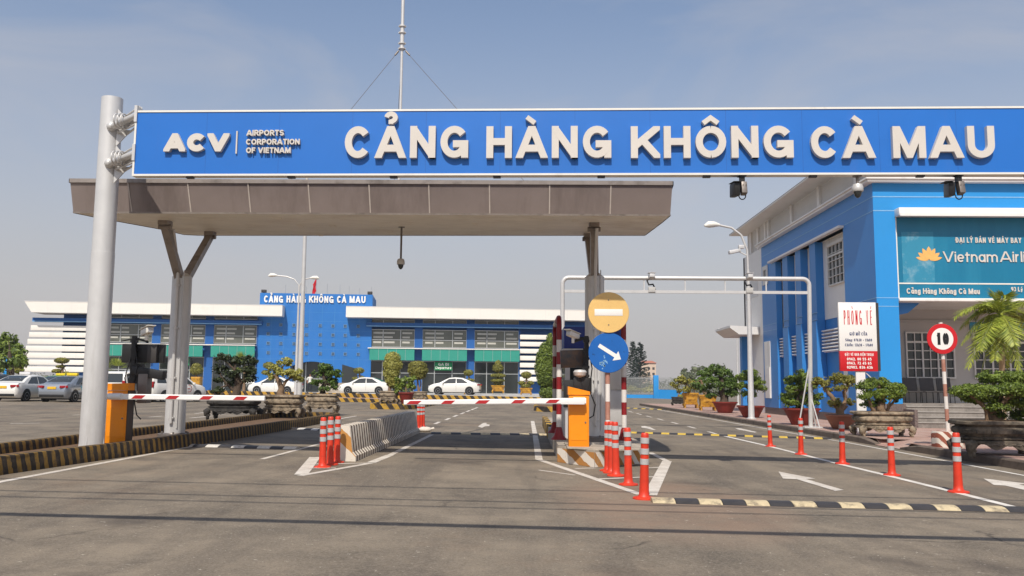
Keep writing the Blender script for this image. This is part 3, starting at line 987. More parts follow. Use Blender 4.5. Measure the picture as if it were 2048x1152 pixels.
# right island, with its prow towards the road
pr = [gp(1115, 925), gp(1189, 936), gp(1298, 927)]
IX0, IX1 = 0.62, 2.36
isl = [(IX0, 31.0), (IX0, pr[0].y + .4), (pr[0].x, pr[0].y), (pr[1].x, pr[1].y), (pr[2].x, pr[2].y), (IX1, pr[2].y + .5), (IX1, 31.0)]
IH = 0.3
mb = MB()
mb.prism([(x, y) for x, y in isl], (0, 0, -.06), (1, 0, -FALL), (0, 1, 0), (0, 0, IH + .06))
struct(mb, 'booth_island', M['concrete'], None)
mb = MB()      # painted band round the prow, 3 mm proud
for a, c in zip(isl[1:5], isl[2:6]):
    a, c = V((*a, 0)), V((*c, 0))
    n = V(((c - a).y, -(c - a).x, 0)).normalized()
    if (n.y > 0.5): n = -n
    o = a - n * .0
    p = [a + n * .004, c + n * .004]
    mb.f([V((p[0].x, p[0].y, gz(p[0].x) + .01)), V((p[1].x, p[1].y, gz(p[1].x) + .01)), V((p[1].x, p[1].y, gz(p[1].x) + IH - .035)), V((p[0].x, p[0].y, gz(p[0].x) + IH - .035))])
struct(mb, 'booth_island_paint', M['prow_stripe'], None)
mb = MB()
mb.box(IX0 - .012, IX0 + .16, 24, 31.2, gz(IX0), gz(IX0) + IH + .03, .02)
struct(mb, 'booth_island_kerb', M['kerb_stripe_fresh'])
mb = MB()
mb.prism([(.75, 15.7), (1.5, 15.35), (2.1, 15.7), (2.1, 17.1), (.75, 17.1)], (0, 0, IH - .001), (1, 0, -FALL), (0, 1, 0), (0, 0, .025))
struct(mb, 'booth_island_slab', M['concrete'], None)

# narrow island in the middle distance, the one behind the booth and the planted strip before the terminal
a = gp(741, 818); c = gp(806, 818)
mb = MB()
wall_run(mb, [(c.x + .6, 60), (c.x + .5, a.y + 2), (c.x + .1, a.y + .3), (c.x - .5, a.y), (a.x + .5, a.y), (a.x, a.y + .4), (a.x - .2, a.y + 2), (a.x - .6, 60)], 0.2, 0.29)
a2 = gp(1070, 823)
wall_run(mb, [(a2.x + .2, 60), (a2.x + .05, a2.y + 2), (a2.x + .2, a2.y + .3), (a2.x + .7, a2.y - .4), (a2.x + 1.6, a2.y - .5), (a2.x + 2.6, a2.y + .3), (a2.x + 2.8, 60)], 0.2, 0.29)
struct(mb, 'far_island_kerb', M['kerb_stripe_fresh'])
mb = MB()
for q, w0 in ((a, (a.x, c.x)), (a2, (a2.x + .2, a2.x + 2.6))):
    mb.f([(w0[0], q.y + .3, gz(w0[0]) + .16), (w0[1], q.y + .3, gz(w0[1]) + .16), (w0[1], 60, gz(w0[1]) + .16), (w0[0], 60, gz(w0[0]) + .16)])
struct(mb, 'far_island_bed', M['soil'], None)
mb = MB()
MEDF, MEDB = 63.0, 70.0
wall_run(mb, [(-33, MEDF), (-20, MEDF), (gp(850, 803).x, MEDF)], 0.2, 0.27)
struct(mb, 'median_kerb', M['kerb_stripe_fresh'])
mb = MB()
wall_run(mb, [(-45, MEDB), (-20, MEDB), (1.2, MEDB)], 0.22, 0.53)
struct(mb, 'median_back_kerb', M['kerb_stripe_fresh'])
mb = MB()
mb.f([(-33, MEDF, gz(-33) + .2), (-7, MEDF, gz(-7) + .2), (-7, MEDB, gz(-7) + .2), (-33, MEDB, gz(-33) + .2)])
struct(mb, 'median_bed', M['pavers'], None)


# ------------------------------------------------------------------ rubber speed humps
def hump(p0, p1, n, first, colour, label, w=0.36, h=0.045, capc=None):
    a, c = gp(*p0), gp(*p1)
    T = thing('speed_hump', label, 'speed hump', a)
    d = c - a; ln_ = d.length; u = d.normalized(); v = V((-u.y, u.x, 0)).normalized()
    prof = [(-.5, 0.002), (-.36, .55), (-.18, .92), (0, 1), (.18, .92), (.36, .55), (.5, 0.002)]
    mb = MB()
    for k in range(n):
        mb.mi = (k + first) % 2
        s0, s1 = ln_ * k / n + .004, ln_ * (k + 1) / n - .004
        mb.loft([[u * s + v * (q * w) + V((0, 0, hh * h + .003)) for q, hh in prof] for s in (s0, s1)])
    mb.build_each('rubber_segment', [M['dark_grey'], colour], T, 40)
    return T


M['hump_cream'] = mat('hump_cream', (196, 178, 142), 0.7, var=0.12, scale=8, dirt=(112, 100, 86), dscale=7, dlo=0.5, dhi=0.66)
M['hump_yellow'] = mat('hump_yellow', (196, 164, 66), 0.7, var=0.1, scale=8, dirt=(130, 112, 70), dscale=7, dlo=0.58, dhi=0.72)
M['window_frame_blue'] = mat('window_frame_blue', (96, 132, 168), 0.5)
M['hump_white'] = mat('hump_white', (206, 200, 190), 0.7, var=0.1, scale=8, dirt=(130, 122, 112), dscale=7, dlo=0.55, dhi=0.7)
hump((1302, 1003), (2100, 1023), 17, 1, M['hump_cream'], 'black and cream speed hump across the right lane before the orange bollards')
hump((1258, 866), (1662, 878.5), 24, 1, M['hump_yellow'], 'black and yellow speed hump behind the red bollards of the right lane')
hump((862, 867.5), (1096, 870.5), 12, 0, M['hump_cream'], 'dark speed hump under the middle boom in the canopy shade')
hump((366, 892), (596, 898), 9, 1, M['hump_white'], 'worn white and black speed hump beside the left striped kerb')
hump((560, 857), (655, 861), 7, 0, M['hump_white'], 'speed hump in the shade left of the concrete barrier')
hump((1254, 816.5), (1334, 820), 10, 1, M['hump_yellow'], 'farthest small yellow and black speed hump near the pavement corner')

# ------------------------------------------------------------------ overhead sign
SO = at(268, 285, 14.1)
SU = V((1, -0.025, 0)).normalized()
SN = V((SU.y, -SU.x, 0))                       # out of the face, towards the viewer
sp = lambda px, py: onpl(px, py, SO, SN)
zt, zb = (sp(268, 218).z + sp(2048, 216).z) / 2, (sp(268, 348).z + sp(2048, 353).z) / 2
pb = gp(183, 889, 0.2)
PB = V((at(183, 889, 15.0).x, 15.0, gz(-7) + 0.15))
T = thing('overhead_sign', 'long blue overhead sign with raised white letters spanning the road on a thick steel pole', 'sign', PB)
lo = lambda p: V(p) - PB
ptop = at(220, 197, 15.0).z - PB.z
mb = MB()
mb.lathe([(.198, 0), (.192, 3.4), (.187, 3.402), (.18, ptop), (.165, ptop + .005)], n=36)
mb.build('pole', M['steel'], T, 40)
mb = MB()
mb.box(-.3, .2, -.22, .29, -.08, .04, .01)
for a in range(4):
    an = a * math.pi / 2
    mb.prism([(.19, .04), (.22, .04), (.19, .3)], (0, 0, 0), (math.cos(an), math.sin(an), 0), (0, 0, 1), (-math.sin(an) * .02, math.cos(an) * .02, 0))
for k in range(8):
    an = math.pi / 8 + k * math.pi / 4
    mb.disc((math.cos(an) * .18, math.sin(an) * .18, .04), (0, 0, 1), .022, .05, 6)
mb.build('base_plate', M['steel'], T, 30)
XL = lo(sp(268, 285)); LEN = 15.6
mb = MB()      # the panel
DEP = -SN * 0.15
A = XL.copy(); A.z = zb - PB.z
mb.prism([(0.03, 0.03), (LEN - .03, .03), (LEN - .03, zt - zb - .03), (.03, zt - zb - .03)], A, SU, (0, 0, 1), DEP)
panel = mb.build('sign_panel', M['sign_blue'], T)
mb = MB()      # folded aluminium frame, proud of the face
H_ = zt - zb
fw = 0.032
for x0, x1, z0, z1 in ((0, LEN, 0, fw), (0, LEN, H_ - fw, H_), (0, fw, fw, H_ - fw), (LEN - fw, LEN, fw, H_ - fw)):
    mb.prism([(x0, z0), (x1, z0), (x1, z1), (x0, z1)], A + SN * .012, SU, (0, 0, 1), DEP - SN * .024)
mb.build('sign_frame', M['white_paint'], panel)
mb = MB()
for k in range(9):
    mb.obox(A + SU * (.95 + k * 1.7) - SN * .07 + V((0, 0, -.012)), (.12, .08, .03), Matrix.Rotation(math.atan2(SU.y, SU.x), 3, 'Z'))
mb.build_each('drain_bracket', M['dark_grey'], panel)
M['sign_seam'] = mat('sign_seam', (24, 92, 170), 0.5)
mb = MB()
for k in range(1, 13):
    mb.prism([(k * 1.22 - .004, .034), (k * 1.22 + .004, .034), (k * 1.22 + .004, H_ - .034), (k * 1.22 - .004, H_ - .034)], A + SN * .0004, SU, (0, 0, 1), SN * .0006)
mb.build_each('panel_seam', M['sign_seam'], panel, None)


def sign_line(txt, x0, x1, yt, yb, depth, weight, parent=panel, m='letter_white', mb=None, gap=.14):
    own = mb is None
    mb = mb or MB()
    o, e, u = sp(x0, yb), sp(x1, yb), sp(x0, yt)
    write(mb, txt, lo(o), SU, (0, 0, 1), SN, (e - o).length, u.z - o.z, depth, weight, gap)
    if own: mb.build('lettering', M[m], parent, None)
    return mb


for w_, x0, x1 in (('CẢNG', 691, 937), ('HÀNG', 973, 1222), ('KHÔNG', 1261, 1585), ('CÀ', 1620, 1746), ('MAU', 1783, 1986)):
    sign_line(w_, x0, x1, 255.5, 318.5, .085, .215, gap=.155)
mb = MB()
for w_, x0, x1 in (('A', 331.5, 372), ('C', 376.5, 415), ('V', 418, 459)):
    sign_line(w_, x0, x1, 269, 305, .07, .34, mb=mb)
mb.build('logo_lettering', M['letter_white'], panel, None)
mb = MB()
sign_line('AIRPORTS', 495, 569.5, 261.8, 273, .055, .22, gap=.1)
sign_line('CORPORATION', 494, 601, 279.8, 291, .055, .22, gap=.1)
sign_line('OF VIETNAM', 494, 583, 296.6, 307.8, .055, .22, gap=.1)
mb = MB()
q = lo(sp(472, 308)); q2 = lo(sp(475, 263))
mb.prism([(0, 0), (.022, 0), (.022, q2.z - q.z), (0, q2.z - q.z)], q, SU, (0, 0, 1), SN * .03)
mb.build('divider', M['letter_white'], panel, None)
for py in (249, 323):                          # tubular brackets that clamp the panel to the pole
    z = lo(at(240, py, 14.7)).z
    mb = MB()
    xe = XL.x
    yo = XL.y + .07
    mb.tube([(.08, -.14, z), (xe + .05, yo - .04, z)], .06, 14); mb.tube([(.1, .1, z), (xe + .05, yo + .05, z)], .05, 14)
    mb.ell((.1, -.17, z), .085, .085, .085)
    for k in range(3):
        mb.tube([(.42 + (k - 1) * .06, yo * .6 + .15 * math.cos(a), z + .12 * math.sin(a)) for a in [i * math.pi / 9 for i in range(19)]], .014, 6)
    for s_ in (1, -1):
        mb.prism([(.17, 0.03 * s_), (.42, .05 * s_), (.17, .34 * s_)], (0, -.12, z), (1, 0, 0), (0, 0, 1), (0, .025, 0))
        mb.tube([(.2, -.14, z + .1 * s_), (xe + .04, yo - .03, z + .14 * s_)], .018, 8); mb.tube([(.2, .1, z + .1 * s_), (xe + .04, yo + .04, z + .14 * s_)], .018, 8)
    mb.box(xe - .012, xe + .035, yo - .1, yo + .1, z - .14, z + .14)
    mb.build('bracket', M['steel_light'], T, 40)
# second pole, beyond the picture's right edge
mb = MB()
rp = A + SU * (LEN + .75)
mb.lathe([(.205, 0), (.185, ptop), (.17, ptop + .005)], (rp.x, rp.y, gz(8) - gz(-7)), 28)
for dz in (.28, .95):
    mb.tube([A + SU * (LEN - .1) - SN * .18 + V((0, 0, dz)), rp + V((0, 0, dz))], .06, 10)
mb.build('pole', M['steel'], T, 40)


def sign_camera(px, flip, label, name='traffic_camera'):
    p = sp(px, 354) - SN * .08
    p.z = zb
    T = thing(name, label, 'camera', p, 0, 'cameras hanging under the overhead sign')
    k = p.y / FPX
    mb = MB(); mb.box(-.035, .035, -.05, .05, -.12, 0); mb.box(-.06, .06, -.06, .06, -.012, -.0)
    mb.build('bracket', M['black'], T)
    mb = MB()
    mb.obox((.02, -.02, -.21), (.09, .13, .2), Matrix.Rotation(R(-12), 3, 'X'), .012)
    for i in (-1, 1):
        for j in (-1, 1): mb.disc((.02 + i * .025, -.09, -.21 + j * .05), (0, -1, -.2), .009, .006, 8)
    mb.build('end_cap', M['steel_dark'], T)
    mb = MB()
    mb.obox((-.085, .13, -.2), (.1, .46, .22), Matrix.Rotation(R(-16 if flip else -4), 3, 'Z') @ Matrix.Rotation(R(8), 3, 'X'), .02)
    mb.obox((-.085 - (.05 if flip else 0), .1, -.085), (.13, .5, .012), Matrix.Rotation(R(-16 if flip else -4), 3, 'Z') @ Matrix.Rotation(R(8), 3, 'X'), .004)
    mb.build('housing', M['black'], T, 40)
    mb = MB()
    mb.tube([(.05, -.02, -.3)] + [(.0 + .055 * math.cos(a), -.0, -.32 - .065 * math.sin(a)) for a in [i * math.pi / 10 for i in range(11)]] + [(-.06, .05, -.27)], .009, 7)
    mb.build('cable', M['cable'], T, 60)
    return T


sign_camera(1486, False, 'black housing camera with looped cable under the sign, below the word KHÔNG')
sign_camera(1921, True, 'wide black housing camera with looped cable under the sign, below the word MAU')


def dome_camera(top, ln_, label, r=.095, group=None):
    T = thing('dome_camera', label, 'camera', top, 0, group)
    mb = MB(); mb.tube([(0, 0, 0), (0, 0, -ln_)], .022, 10); mb.disc((0, 0, 0), (0, 0, -1), .07, .015, 16)
    mb.build('drop_pipe', M['steel_dark'], T, 40)
    mb = MB(); mb.lathe([(.03, .03), (r * .8, .02), (r, -.03), (r, -.09), (r * .92, -.1)], (0, 0, -ln_), 24)
    mb.build('housing', M['steel_light'], T, 40)
    mb = MB(); mb.lathe([(r * .72, 0), (r * .7, -.03), (r * .5, -.075), (r * .2, -.1), (.004, -.104)], (0, 0, -ln_ - .1), 20)
    mb.build('lens_dome', M['glass'], T, 60)
    return T


p = sp(1718, 354) - SN * .08; p.z = zb
dome_camera(p, .16, 'pale dome camera on a drop pipe under the overhead sign', .088, 'cameras hanging under the overhead sign')

# ------------------------------------------------------------------ gate canopy
YN, YF = 16.0, 20.9
zn = at(740, 428, YN).z
zf = at(740, 470.5, YF).z
slope = (zf - zn) / (YF - YN)
PO, PNm = V((0, YN, zn)), V((0, -slope, 1)).normalized()
cp = lambda px, py: onpl(px, py, PO, PNm)
ring = [cp(151, 426), cp(1342, 430), cp(1325, 444), cp(1290, 470.5), cp(400, 470.5), cp(368, 469), cp(326, 459), cp(190, 434)]
ring[0].y = ring[1].y = YN
ring[0].z = ring[1].z = zn
ztop = at(740, 362, YN - .12).z
CT = V((ring[0].x, YN, gz(-7)))
cl = at(349, 867, 18.3)
T = thing('gate_canopy', 'grey steel gate canopy with beige soffit on two round columns with forked arms', 'canopy', (cl.x, cl.y, gz(cl.x)))
co_ = T.location.copy()
lo = lambda p: V(p) - co_
cen = sum(ring, V()) / len(ring)
up = []
for p in ring:
    d = (p - cen); d.z = 0; d.normalize()
    q = p + d * .12
    q.z = ztop + (p.y - YN) * .05
    up.append(q)
up[0].x = at(140, 360, YN - .12).x; up[1].x = at(1345, 366, YN - .12).x
for u_ in up[:2]: u_.y = YN - .12
mb = MB(); mb.f([lo(p) for p in ring])
mb.build('soffit', M['soffit'], T, None)
mb = MB()
n_ = len(ring)
for i in range(n_):
    j = (i + 1) % n_
    mb.f([lo(ring[i]), lo(ring[j]), lo(up[j]), lo(up[i])])
mb.f([lo(p) - V((0, 0, .03)) for p in up])
fas = mb.build('fascia', M['fascia'], T, None)
mb = MB()
for px in (258, 377, 497, 617, 738, 857, 978, 1098, 1220):
    a, c = at(px + (px - 740) * .004, 362, YN - .12), at(px - (px - 740) * .006 + 3, 428, YN)
    a = V((a.x, YN - .12, ztop - .05)); c = V((c.x, YN, zn + .01))
    d = (c - a); s_ = V((.011, 0, 0)); fr = V((0, -.006, 0))
    mb.f([lo(a - s_ + fr), lo(c - s_ + fr), lo(c + s_ + fr), lo(a + s_ + fr)])
mb.build_each('joint', M['fascia_joint'], fas, None)
mb = MB()
for i in range(n_):
    j = (i + 1) % n_
    d = (up[j] - up[i]); o_ = V((d.y, -d.x, 0)).normalized()
    if o_.dot(up[i] - cen) < 0: o_ = -o_
    mb.f([lo(up[i] + o_ * .02 + V((0, 0, -.055))), lo(up[j] + o_ * .02 + V((0, 0, -.055))), lo(up[j] + o_ * .02 + V((0, 0, .02))), lo(up[i] + o_ * .02 + V((0, 0, .02)))])
    mb.f([lo(up[i] + o_ * .02 + V((0, 0, .02))), lo(up[j] + o_ * .02 + V((0, 0, .02))), lo(up[j] - o_ * .06 + V((0, 0, .02))), lo(up[i] - o_ * .06 + V((0, 0, .02)))])
    mb.f([lo(ring[i] + o_ * .006 + V((0, 0, -.012))), lo(ring[j] + o_ * .006 + V((0, 0, -.012))), lo(ring[j] + o_ * .012 + V((0, 0, .02))), lo(ring[i] + o_ * .012 + V((0, 0, .02)))])
mb.build('edge_trim', M['arm_steel'], fas, None)
mb = MB()
for px, py in ((555, 435), (600, 451), (665, 451), (780, 463), (640, 469), (950, 448), (1150, 441), (1080, 462)):
    p = lo(cp(px, py)); mb.obox(p + V((0, 0, -.01)), (.12, .25, .012))
mb.build_each('soffit_light', M['soffit'], T)
cr_ = at(1190, 880, 18.0)
for bx, hb in ((V((cl.x, 18.3, cl.z - .03)), .1), (V((cr_.x, 18.0, gz(cr_.x) + IH + .06)), .3)):
    zj = at(360 if bx.x < 0 else 1182, 552, bx.y).z
    mb = MB()
    b0 = lo(bx)
    ht = zj - bx.z
    mb.lathe([(.205, 0), (.2, ht - .02), (.17, ht), (.1, ht + .06)], b0, 32)
    col = mb.build('column', M['steel'], T, 40)
    mb = MB()
    mb.lathe([(.33, -.25), (.33, .03), (.22, .032), (.21, .05)], b0, 24)
    for k in range(6):
        mb.disc(b0 + V((.28 * math.cos(k), .28 * math.sin(k), .03)), (0, 0, 1), .02, .04, 6)
    mb.build('column_base', M['steel_dark'], col, 30)
    mb = MB()
    mb.tube([b0 + V((.0, -.235, .25)), b0 + V((.0, -.235, ht * .55)), b0 + V((0.0, -.235, ht + .1)), b0 + V((.0, -.6, ht + .9))], .035, 10)
    for zz in (.35, ht * .35, ht * .66, ht * .93):
        mb.box(b0.x - .06, b0.x + .06, b0.y - .25, b0.y - .19, b0.z + zz, b0.z + zz + .03)
    mb.tube([b0 + V((.11, -.19, .15)), b0 + V((.11, -.19, ht + .1))], .012, 6)
    mb.build('drainpipe', M['steel_light'], col, 40)
    for ya, pyp in ((17.5, 436), (20.1, 459)):
        pxp = {True: {17.5: 331, 20.1: 421}, False: {17.5: 1188, 20.1: 1176}}[bx.x < 0][ya]
        tp = at(pxp, pyp, ya)
        tp.x = bx.x + (tp.x - bx.x) * 1.0
        s0, e0 = lo(V((bx.x, bx.y, zj - .22))), lo(V((tp.x, ya, zn + slope * (ya - YN) - .1)))
        d = (e0 - s0).normalized(); sd = V((1, 0, 0)); nn_ = d.cross(sd).normalized()
        mb = MB()
        mb.loft([[p + sd * a + nn_ * c for a, c in ((-w_, -.07), (w_, -.07), (w_, .07), (-w_, .07))] for p, w_ in ((s0, .085), (e0, .075))])
        mb.obox(e0 + V((0, 0, .05)), (.2, .26, .1)); mb.tube([e0 + V((-.13, 0, -.03)), e0 + V((.13, 0, -.03))], .05, 10)
        mb.build('arm', M['arm_steel'], col, 30)

# mast with guy wires on the canopy
mp_ = at(798, 356, 18.4)
mb0 = V((mp_.x, 18.4, ztop + .13))
T = thing('radio_mast', 'thin steel mast with guy wires rising from the gate canopy roof', 'mast', mb0)
zc = at(799, 92, 18.4).z - mb0.z; zu = at(799, 50, 18.4).z - mb0.z
mb = MB()
mb.tube([(0, 0, 0), (0, 0, zc)], .03, 14); mb.tube([(0, 0, zc - .1), (0, 0, zu)], .046, 14); mb.tube([(0, 0, zu), (0, 0, zu + 3.0)], .038, 14)
mb.build('pole', M['steel_light'], T, 40)
mb = MB()
for z in (zc - .06, zc + .06, zc + .3, zu - .03):
    mb.lathe([(.075, -.015), (.075, .015)], (0, 0, z), 12); mb.tube([(-.085, 0, z), (.085, 0, z)], .012, 6)
mb.build('collar', M['steel_light'], T, 30)
for px, yy in ((558, 17.6), (1075, 17.6), (786, 20.2)):
    e = at(px, 362, yy) - mb0
    e.z = .0
    mb = MB(); mb.tube([(0, 0, zc - .02), V((0, 0, zc - .02)).lerp(e, .5) + V((0, 0, -.05)), e], .0055, 5); mb.tube([V((0, 0, zc - .02)).lerp(e, .03), V((0, 0, zc - .02)).lerp(e, .06)], .02, 6)
    mb.build('guy_wire', M['steel_dark'], T, 60)
p = cp(803, 455); p = V((at(803, 462, 18.6).x, 18.6, zn + slope * (18.6 - YN)))
dome_camera(p, (p.z - at(803, 520, 18.6).z), 'dark dome camera on a long drop pipe under the canopy soffit', .085)
p = at(543, 358, 17.2); p.z = ztop + .06
T = thing('roof_lamp', 'small white lamp lying on the canopy roof edge', 'lamp', p)
mb = MB(); mb.ell((0, 0, .07), .34, .16, .06); mb.build('lamp_head', M['white_paint'], T, 60)
mb = MB(); mb.tube([(.2, .1, .0), (.3, .4, .05)], .03); mb.build('lamp_arm', M['steel'], T)


# ------------------------------------------------------------------ boom barriers
M['side_brown'] = mat('side_brown', (62, 44, 32), 0.5, var=0.15)
def boom_gate(bx, by, h, wpx, topy, label, boom0, boom1, reds, side, tip):
    loc = gp(bx, by, h)
    T = thing('boom_barrier', label, 'barrier', loc)
    k = loc.y / FPX
    w = wpx * k; ht = (by - topy) * k
    mb = MB()
    d = .22 if side > 0 else .38
    mb.box(-w / 2, w / 2, 0, d, 0, ht - .13, .012)
    mb.build('cabinet', M['orange_box'], T)
    mb = MB()
    zl = ht - .127
    s0, s1 = (.02, .13) if side > 0 else (.13, .06)
    mb.prism([(-w / 2 - .015, zl), (w / 2 + .015, zl), (w / 2 + .015, zl + s1), (-w / 2 - .015, zl + s0 + (.1 if side > 0 else 0.02))], (0, -.018, 0), (1, 0, 0), (0, 0, 1), (0, d + .036, 0))
    mb.build('lid', M['orange_box'], T)
    if side > 0:
        mb = MB(); mb.box(w / 2 + .001, w / 2 + .012, .005, d, .0, ht - .06); mb.build('side_panel', M['side_brown'], T, None)
    mb = MB(); mb.box(-w / 2 + .03, w / 2 - .03, -.006, 0, ht * .12, ht * .6); mb.build('door_panel', M['orange_box'], T)
    mb = MB(); mb.disc((w * .32, -.006, ht * .42), (0, -1, 0), .016, .012, 12); mb.build('lock', M['steel_dark'], T)
    yb = loc.y - .12
    a, c = at(*boom0, yb) - loc, at(*boom1, yb) - loc
    a.y = c.y = -.12
    mb = MB()
    u = (c - a).normalized(); z = V((0, 0, 1)); hh = .046
    mb.loft([[p + V((0, y_, 0)) + z * z_ for y_, z_ in ((-.034, -hh * s * .7), (-.024, -hh * s), (.024, -hh * s), (.034, -hh * s * .7), (.034, hh * s * .7), (.024, hh * s), (-.024, hh * s), (-.034, hh * s * .7))] for p, s in ((a, 1.1), (c, .95 if not tip else 1.0))])
    boom = mb.build('boom', M['boom_white'], T)
    mb = MB()
    L_ = (c - a).length
    for r0, r1 in reds:
        p0, p1 = at(r0, boom0[1], yb) - loc, at(r1, boom0[1], yb) - loc
        t0, t1 = sorted((abs((p0 - a).dot(u)), abs((p1 - a).dot(u))))
        sg = 1 if side > 0 else -1
        sh = .035 * sg
        o = V((a.x, -.1565, a.z))
        hz_ = hh * .66
        ux = V((u.x, 0, u.z))
        mb.prism([(t0 - sh, -hz_), (t1 - sh, -hz_), (t1 + sh, hz_), (t0 + sh, hz_)], o, ux, (0, 0, 1), (0, .02, 0))
    mb.build_each('red_band', M['boom_red'], boom, None)
    mb = MB()
    q = V((0, -.02, a.z))
    mb.box(-w * .3, w * .3, -.1, -.002, a.z - .06, a.z + .06, .01)
    if side > 0: mb.tube([a + V((-.02, 0, 0)), a + V((.22, 0, 0))], .055, 12)
    else: mb.box(-w * .1 - .3, w * .25, -.165, -.08, a.z - .062, a.z + .05, .01)
    mb.build('boom_clamp', M['boom_white'], T, 40)
    return T


GL_ = boom_gate(229, 888, .2, 41, 768, 'orange boom barrier cabinet beside the thick pole, boom lowered over the left lane', (218, 793), (530, 797), ((268, 289), (336, 357), (404, 424), (471, 493)), 1, True)
GR_ = boom_gate(1158, 895, .31, 40, 778, 'orange boom barrier cabinet on the booth island, boom lowered over the middle lane', (1172, 802), (808, 805), ((1095, 1116), (1026, 1048), (954, 976), (886, 907), (817, 840)), -1, False)


# ------------------------------------------------------------------ plate-reading posts behind the boom cabinets
def bullet_camera(T, p, yaw, tilt=-8, s=1.0):
    Rm = Matrix.Rotation(R(yaw), 3, 'Z') @ Matrix.Rotation(R(tilt), 3, 'X')
    mb = MB()
    mb.obox(p, (.12 * s, .36 * s, .11 * s), Rm, .025 * s)
    mb.obox(V(p) + Rm @ V((0, -.03, .065 * s)), (.15 * s, .44 * s, .014), Rm, .005)
    h = mb.build('camera', M['white_paint'], T, 40)
    mb = MB()
    mb.obox(V(p) + Rm @ V((0, -.182 * s, 0)), (.095 * s, .012, .085 * s), Rm, .004)
    mb.build('camera_lens', M['reflect'], h)
    mb = MB(); mb.obox(V(p) + V((0, 0, -.1 * s)), (.05, .06, .12), None, .005); mb.build('camera_mount', M['white_paint'], h)


def lpr_post(px, pyb, h, Y, label, left):
    loc = gp(px, pyb, h); loc = V((at(px, pyb, Y).x, Y, gz(at(px, pyb, Y).x) + h))
    k = Y / FPX
    lp = lambda x, y, dy=0: at(x, y, Y + dy) - loc
    T = thing('plate_camera_post', label, 'camera post', loc)
    top = lp(px, 672).z
    mb = MB(); mb.box(-.04, .04, -.04, .04, 0, top)
    for z in [top * f_ for f_ in (.45, .55, .62, .7, .78, .86, .94)]:
        mb.box(-.06, .055, -.055, .05, z, z + .05)
    mb.build('post', M['black'], T)
    mb = MB()
    rnd = random.Random(px)
    if left:
        mb.tube([(0, 0, top - .03), lp(296, 684, -.1)], .02, 6); mb.tube([(0, 0, top - .04), (-.25, 0, top - .1)], .012, 6)
        cable = [[(.02, -.05, top - .1), (.12, -.08, top * .7), (.03, -.06, top * .5), (.14, -.05, .5), (.2, 0, .42)], [(-.03, -.05, top * .8), (-.12, -.06, top * .6), (0, -.05, top * .4)]]
    else:
        mb.tube([(0, 0, top - .03), lp(1146, 684, -.1)], .022, 6); mb.box(-.2, .05, -.03, .03, top - .07, top - .02)
        cable = [[(.02, -.05, top - .1), (.1, -.08, top * .7), (.05, -.06, top * .5), (.16, -.05, .75), (.13, 0, .55), (.05, 0, .5)], [(-.03, -.05, top * .8), (-.12, -.06, top * .6), (0, -.05, top * .4)]]
    mb.build('cross_arm', M['black'], T)
    mb = MB()
    for c in cable: mb.tube(c, .012, 6)
    mb.build('cable', M['cable'], T, 60)
    if left:
        bullet_camera(T, lp(294, 663, -.12), 42, -8, 1.05)
        mb = MB(); a, c = lp(240, 725), lp(326, 688); mb.box(a.x, c.x, .05, .16, a.z, c.z, .008); pn = mb.build('display', M['black'], T)
        mb = MB(); a, c = lp(296, 726), lp(316, 690); mb.box(a.x, c.x, -.06, .05, a.z, c.z, .01); mb.build('display_hood', M['dark_grey'], pn)
        mb = MB(); a, c = lp(278, 806), lp(300, 748); mb.box(a.x, c.x, -.1, .12, a.z, c.z, .01); mb.build('control_box', M['steel_dark'], T)
        mb = MB(); a, c = lp(264, 762), lp(330, 730); mb.obox(((a.x + c.x) / 2, .02, (a.z + c.z) / 2), (c.x - a.x, .2, (c.z - a.z) * .55), Matrix.Rotation(R(9), 3, 'Y'), .02); mb.box(a.x, a.x + .2, -.05, .05, a.z - .05, c.z + .02); mb.build('lamp_box', M['black'], T)
    else:
        bullet_camera(T, lp(1146, 670, -.12), -36, -10, .9)
        mb = MB(); a, c = lp(1121, 735), lp(1168, 700); mb.obox(((a.x + c.x) / 2, .06, (a.z + c.z) / 2), (c.x - a.x, .08, c.z - a.z), Matrix.Rotation(R(-3), 3, 'Y'), .008); mb.build('display', M['rust_panel'], T)
        mb = MB(); mb.lathe([(.02, -.02), (.11, .02), (.13, .08), (.1, .12), (.02, .13)], lp(1160, 753, -.05), 14); mb.build('lamp_dish', M['steel_light'], T, 40)
        mb = MB(); a, c = lp(1128, 815), lp(1183, 760); mb.box(a.x, a.x + .3, .08, .3, a.z, c.z, .01); mb.box(a.x + .18, c.x, -.06, .06, (a.z + c.z) / 2, c.z + .04, .012); mb.build('lamp_box', M['black'], T)
    return T


lpr_post(258, 880, .2, GL_.location.y + .55, 'black post with white bullet camera and black display behind the left orange cabinet', True)
lpr_post(1173, 890, .31, GR_.location.y + .55, 'black post with white bullet camera and rusty display behind the booth island cabinet', False)

# ------------------------------------------------------------------ toll booth
BY0, BY1 = 18.9, 22.6
ba, bc = at(1128, 660, BY0), at(1250, 660, BY0)
bz = gz(1.4) + IH
loc = V(((ba.x + bc.x) / 2, BY0, bz))
T = thing('toll_booth', 'white toll booth with a dark blue top band behind the round canopy column', 'booth', loc)
w = (bc.x - ba.x) / 2
zt_ = at(1128, 653, BY0).z - bz; zb_ = at(1128, 697, BY0).z - bz
mb = MB()
mb.box(-w + .03, w - .03, .03, BY1 - BY0 - .03, 0, .98, .01)
mb.box(-w + .03, -w + .13, .03, .13, .98, zb_); mb.box(w - .13, w - .03, .03, .13, .98, zb_)
mb.box(-w + .03, -w + .13, BY1 - BY0 - .13, BY1 - BY0 - .03, .98, zb_); mb.box(w - .13, w - .03, BY1 - BY0 - .13, BY1 - BY0 - .03, .98, zb_)
mb.box(w * .12, w - .131, .031, .09, .98, zb_)
mb.build('wall', M['booth_white'], T)
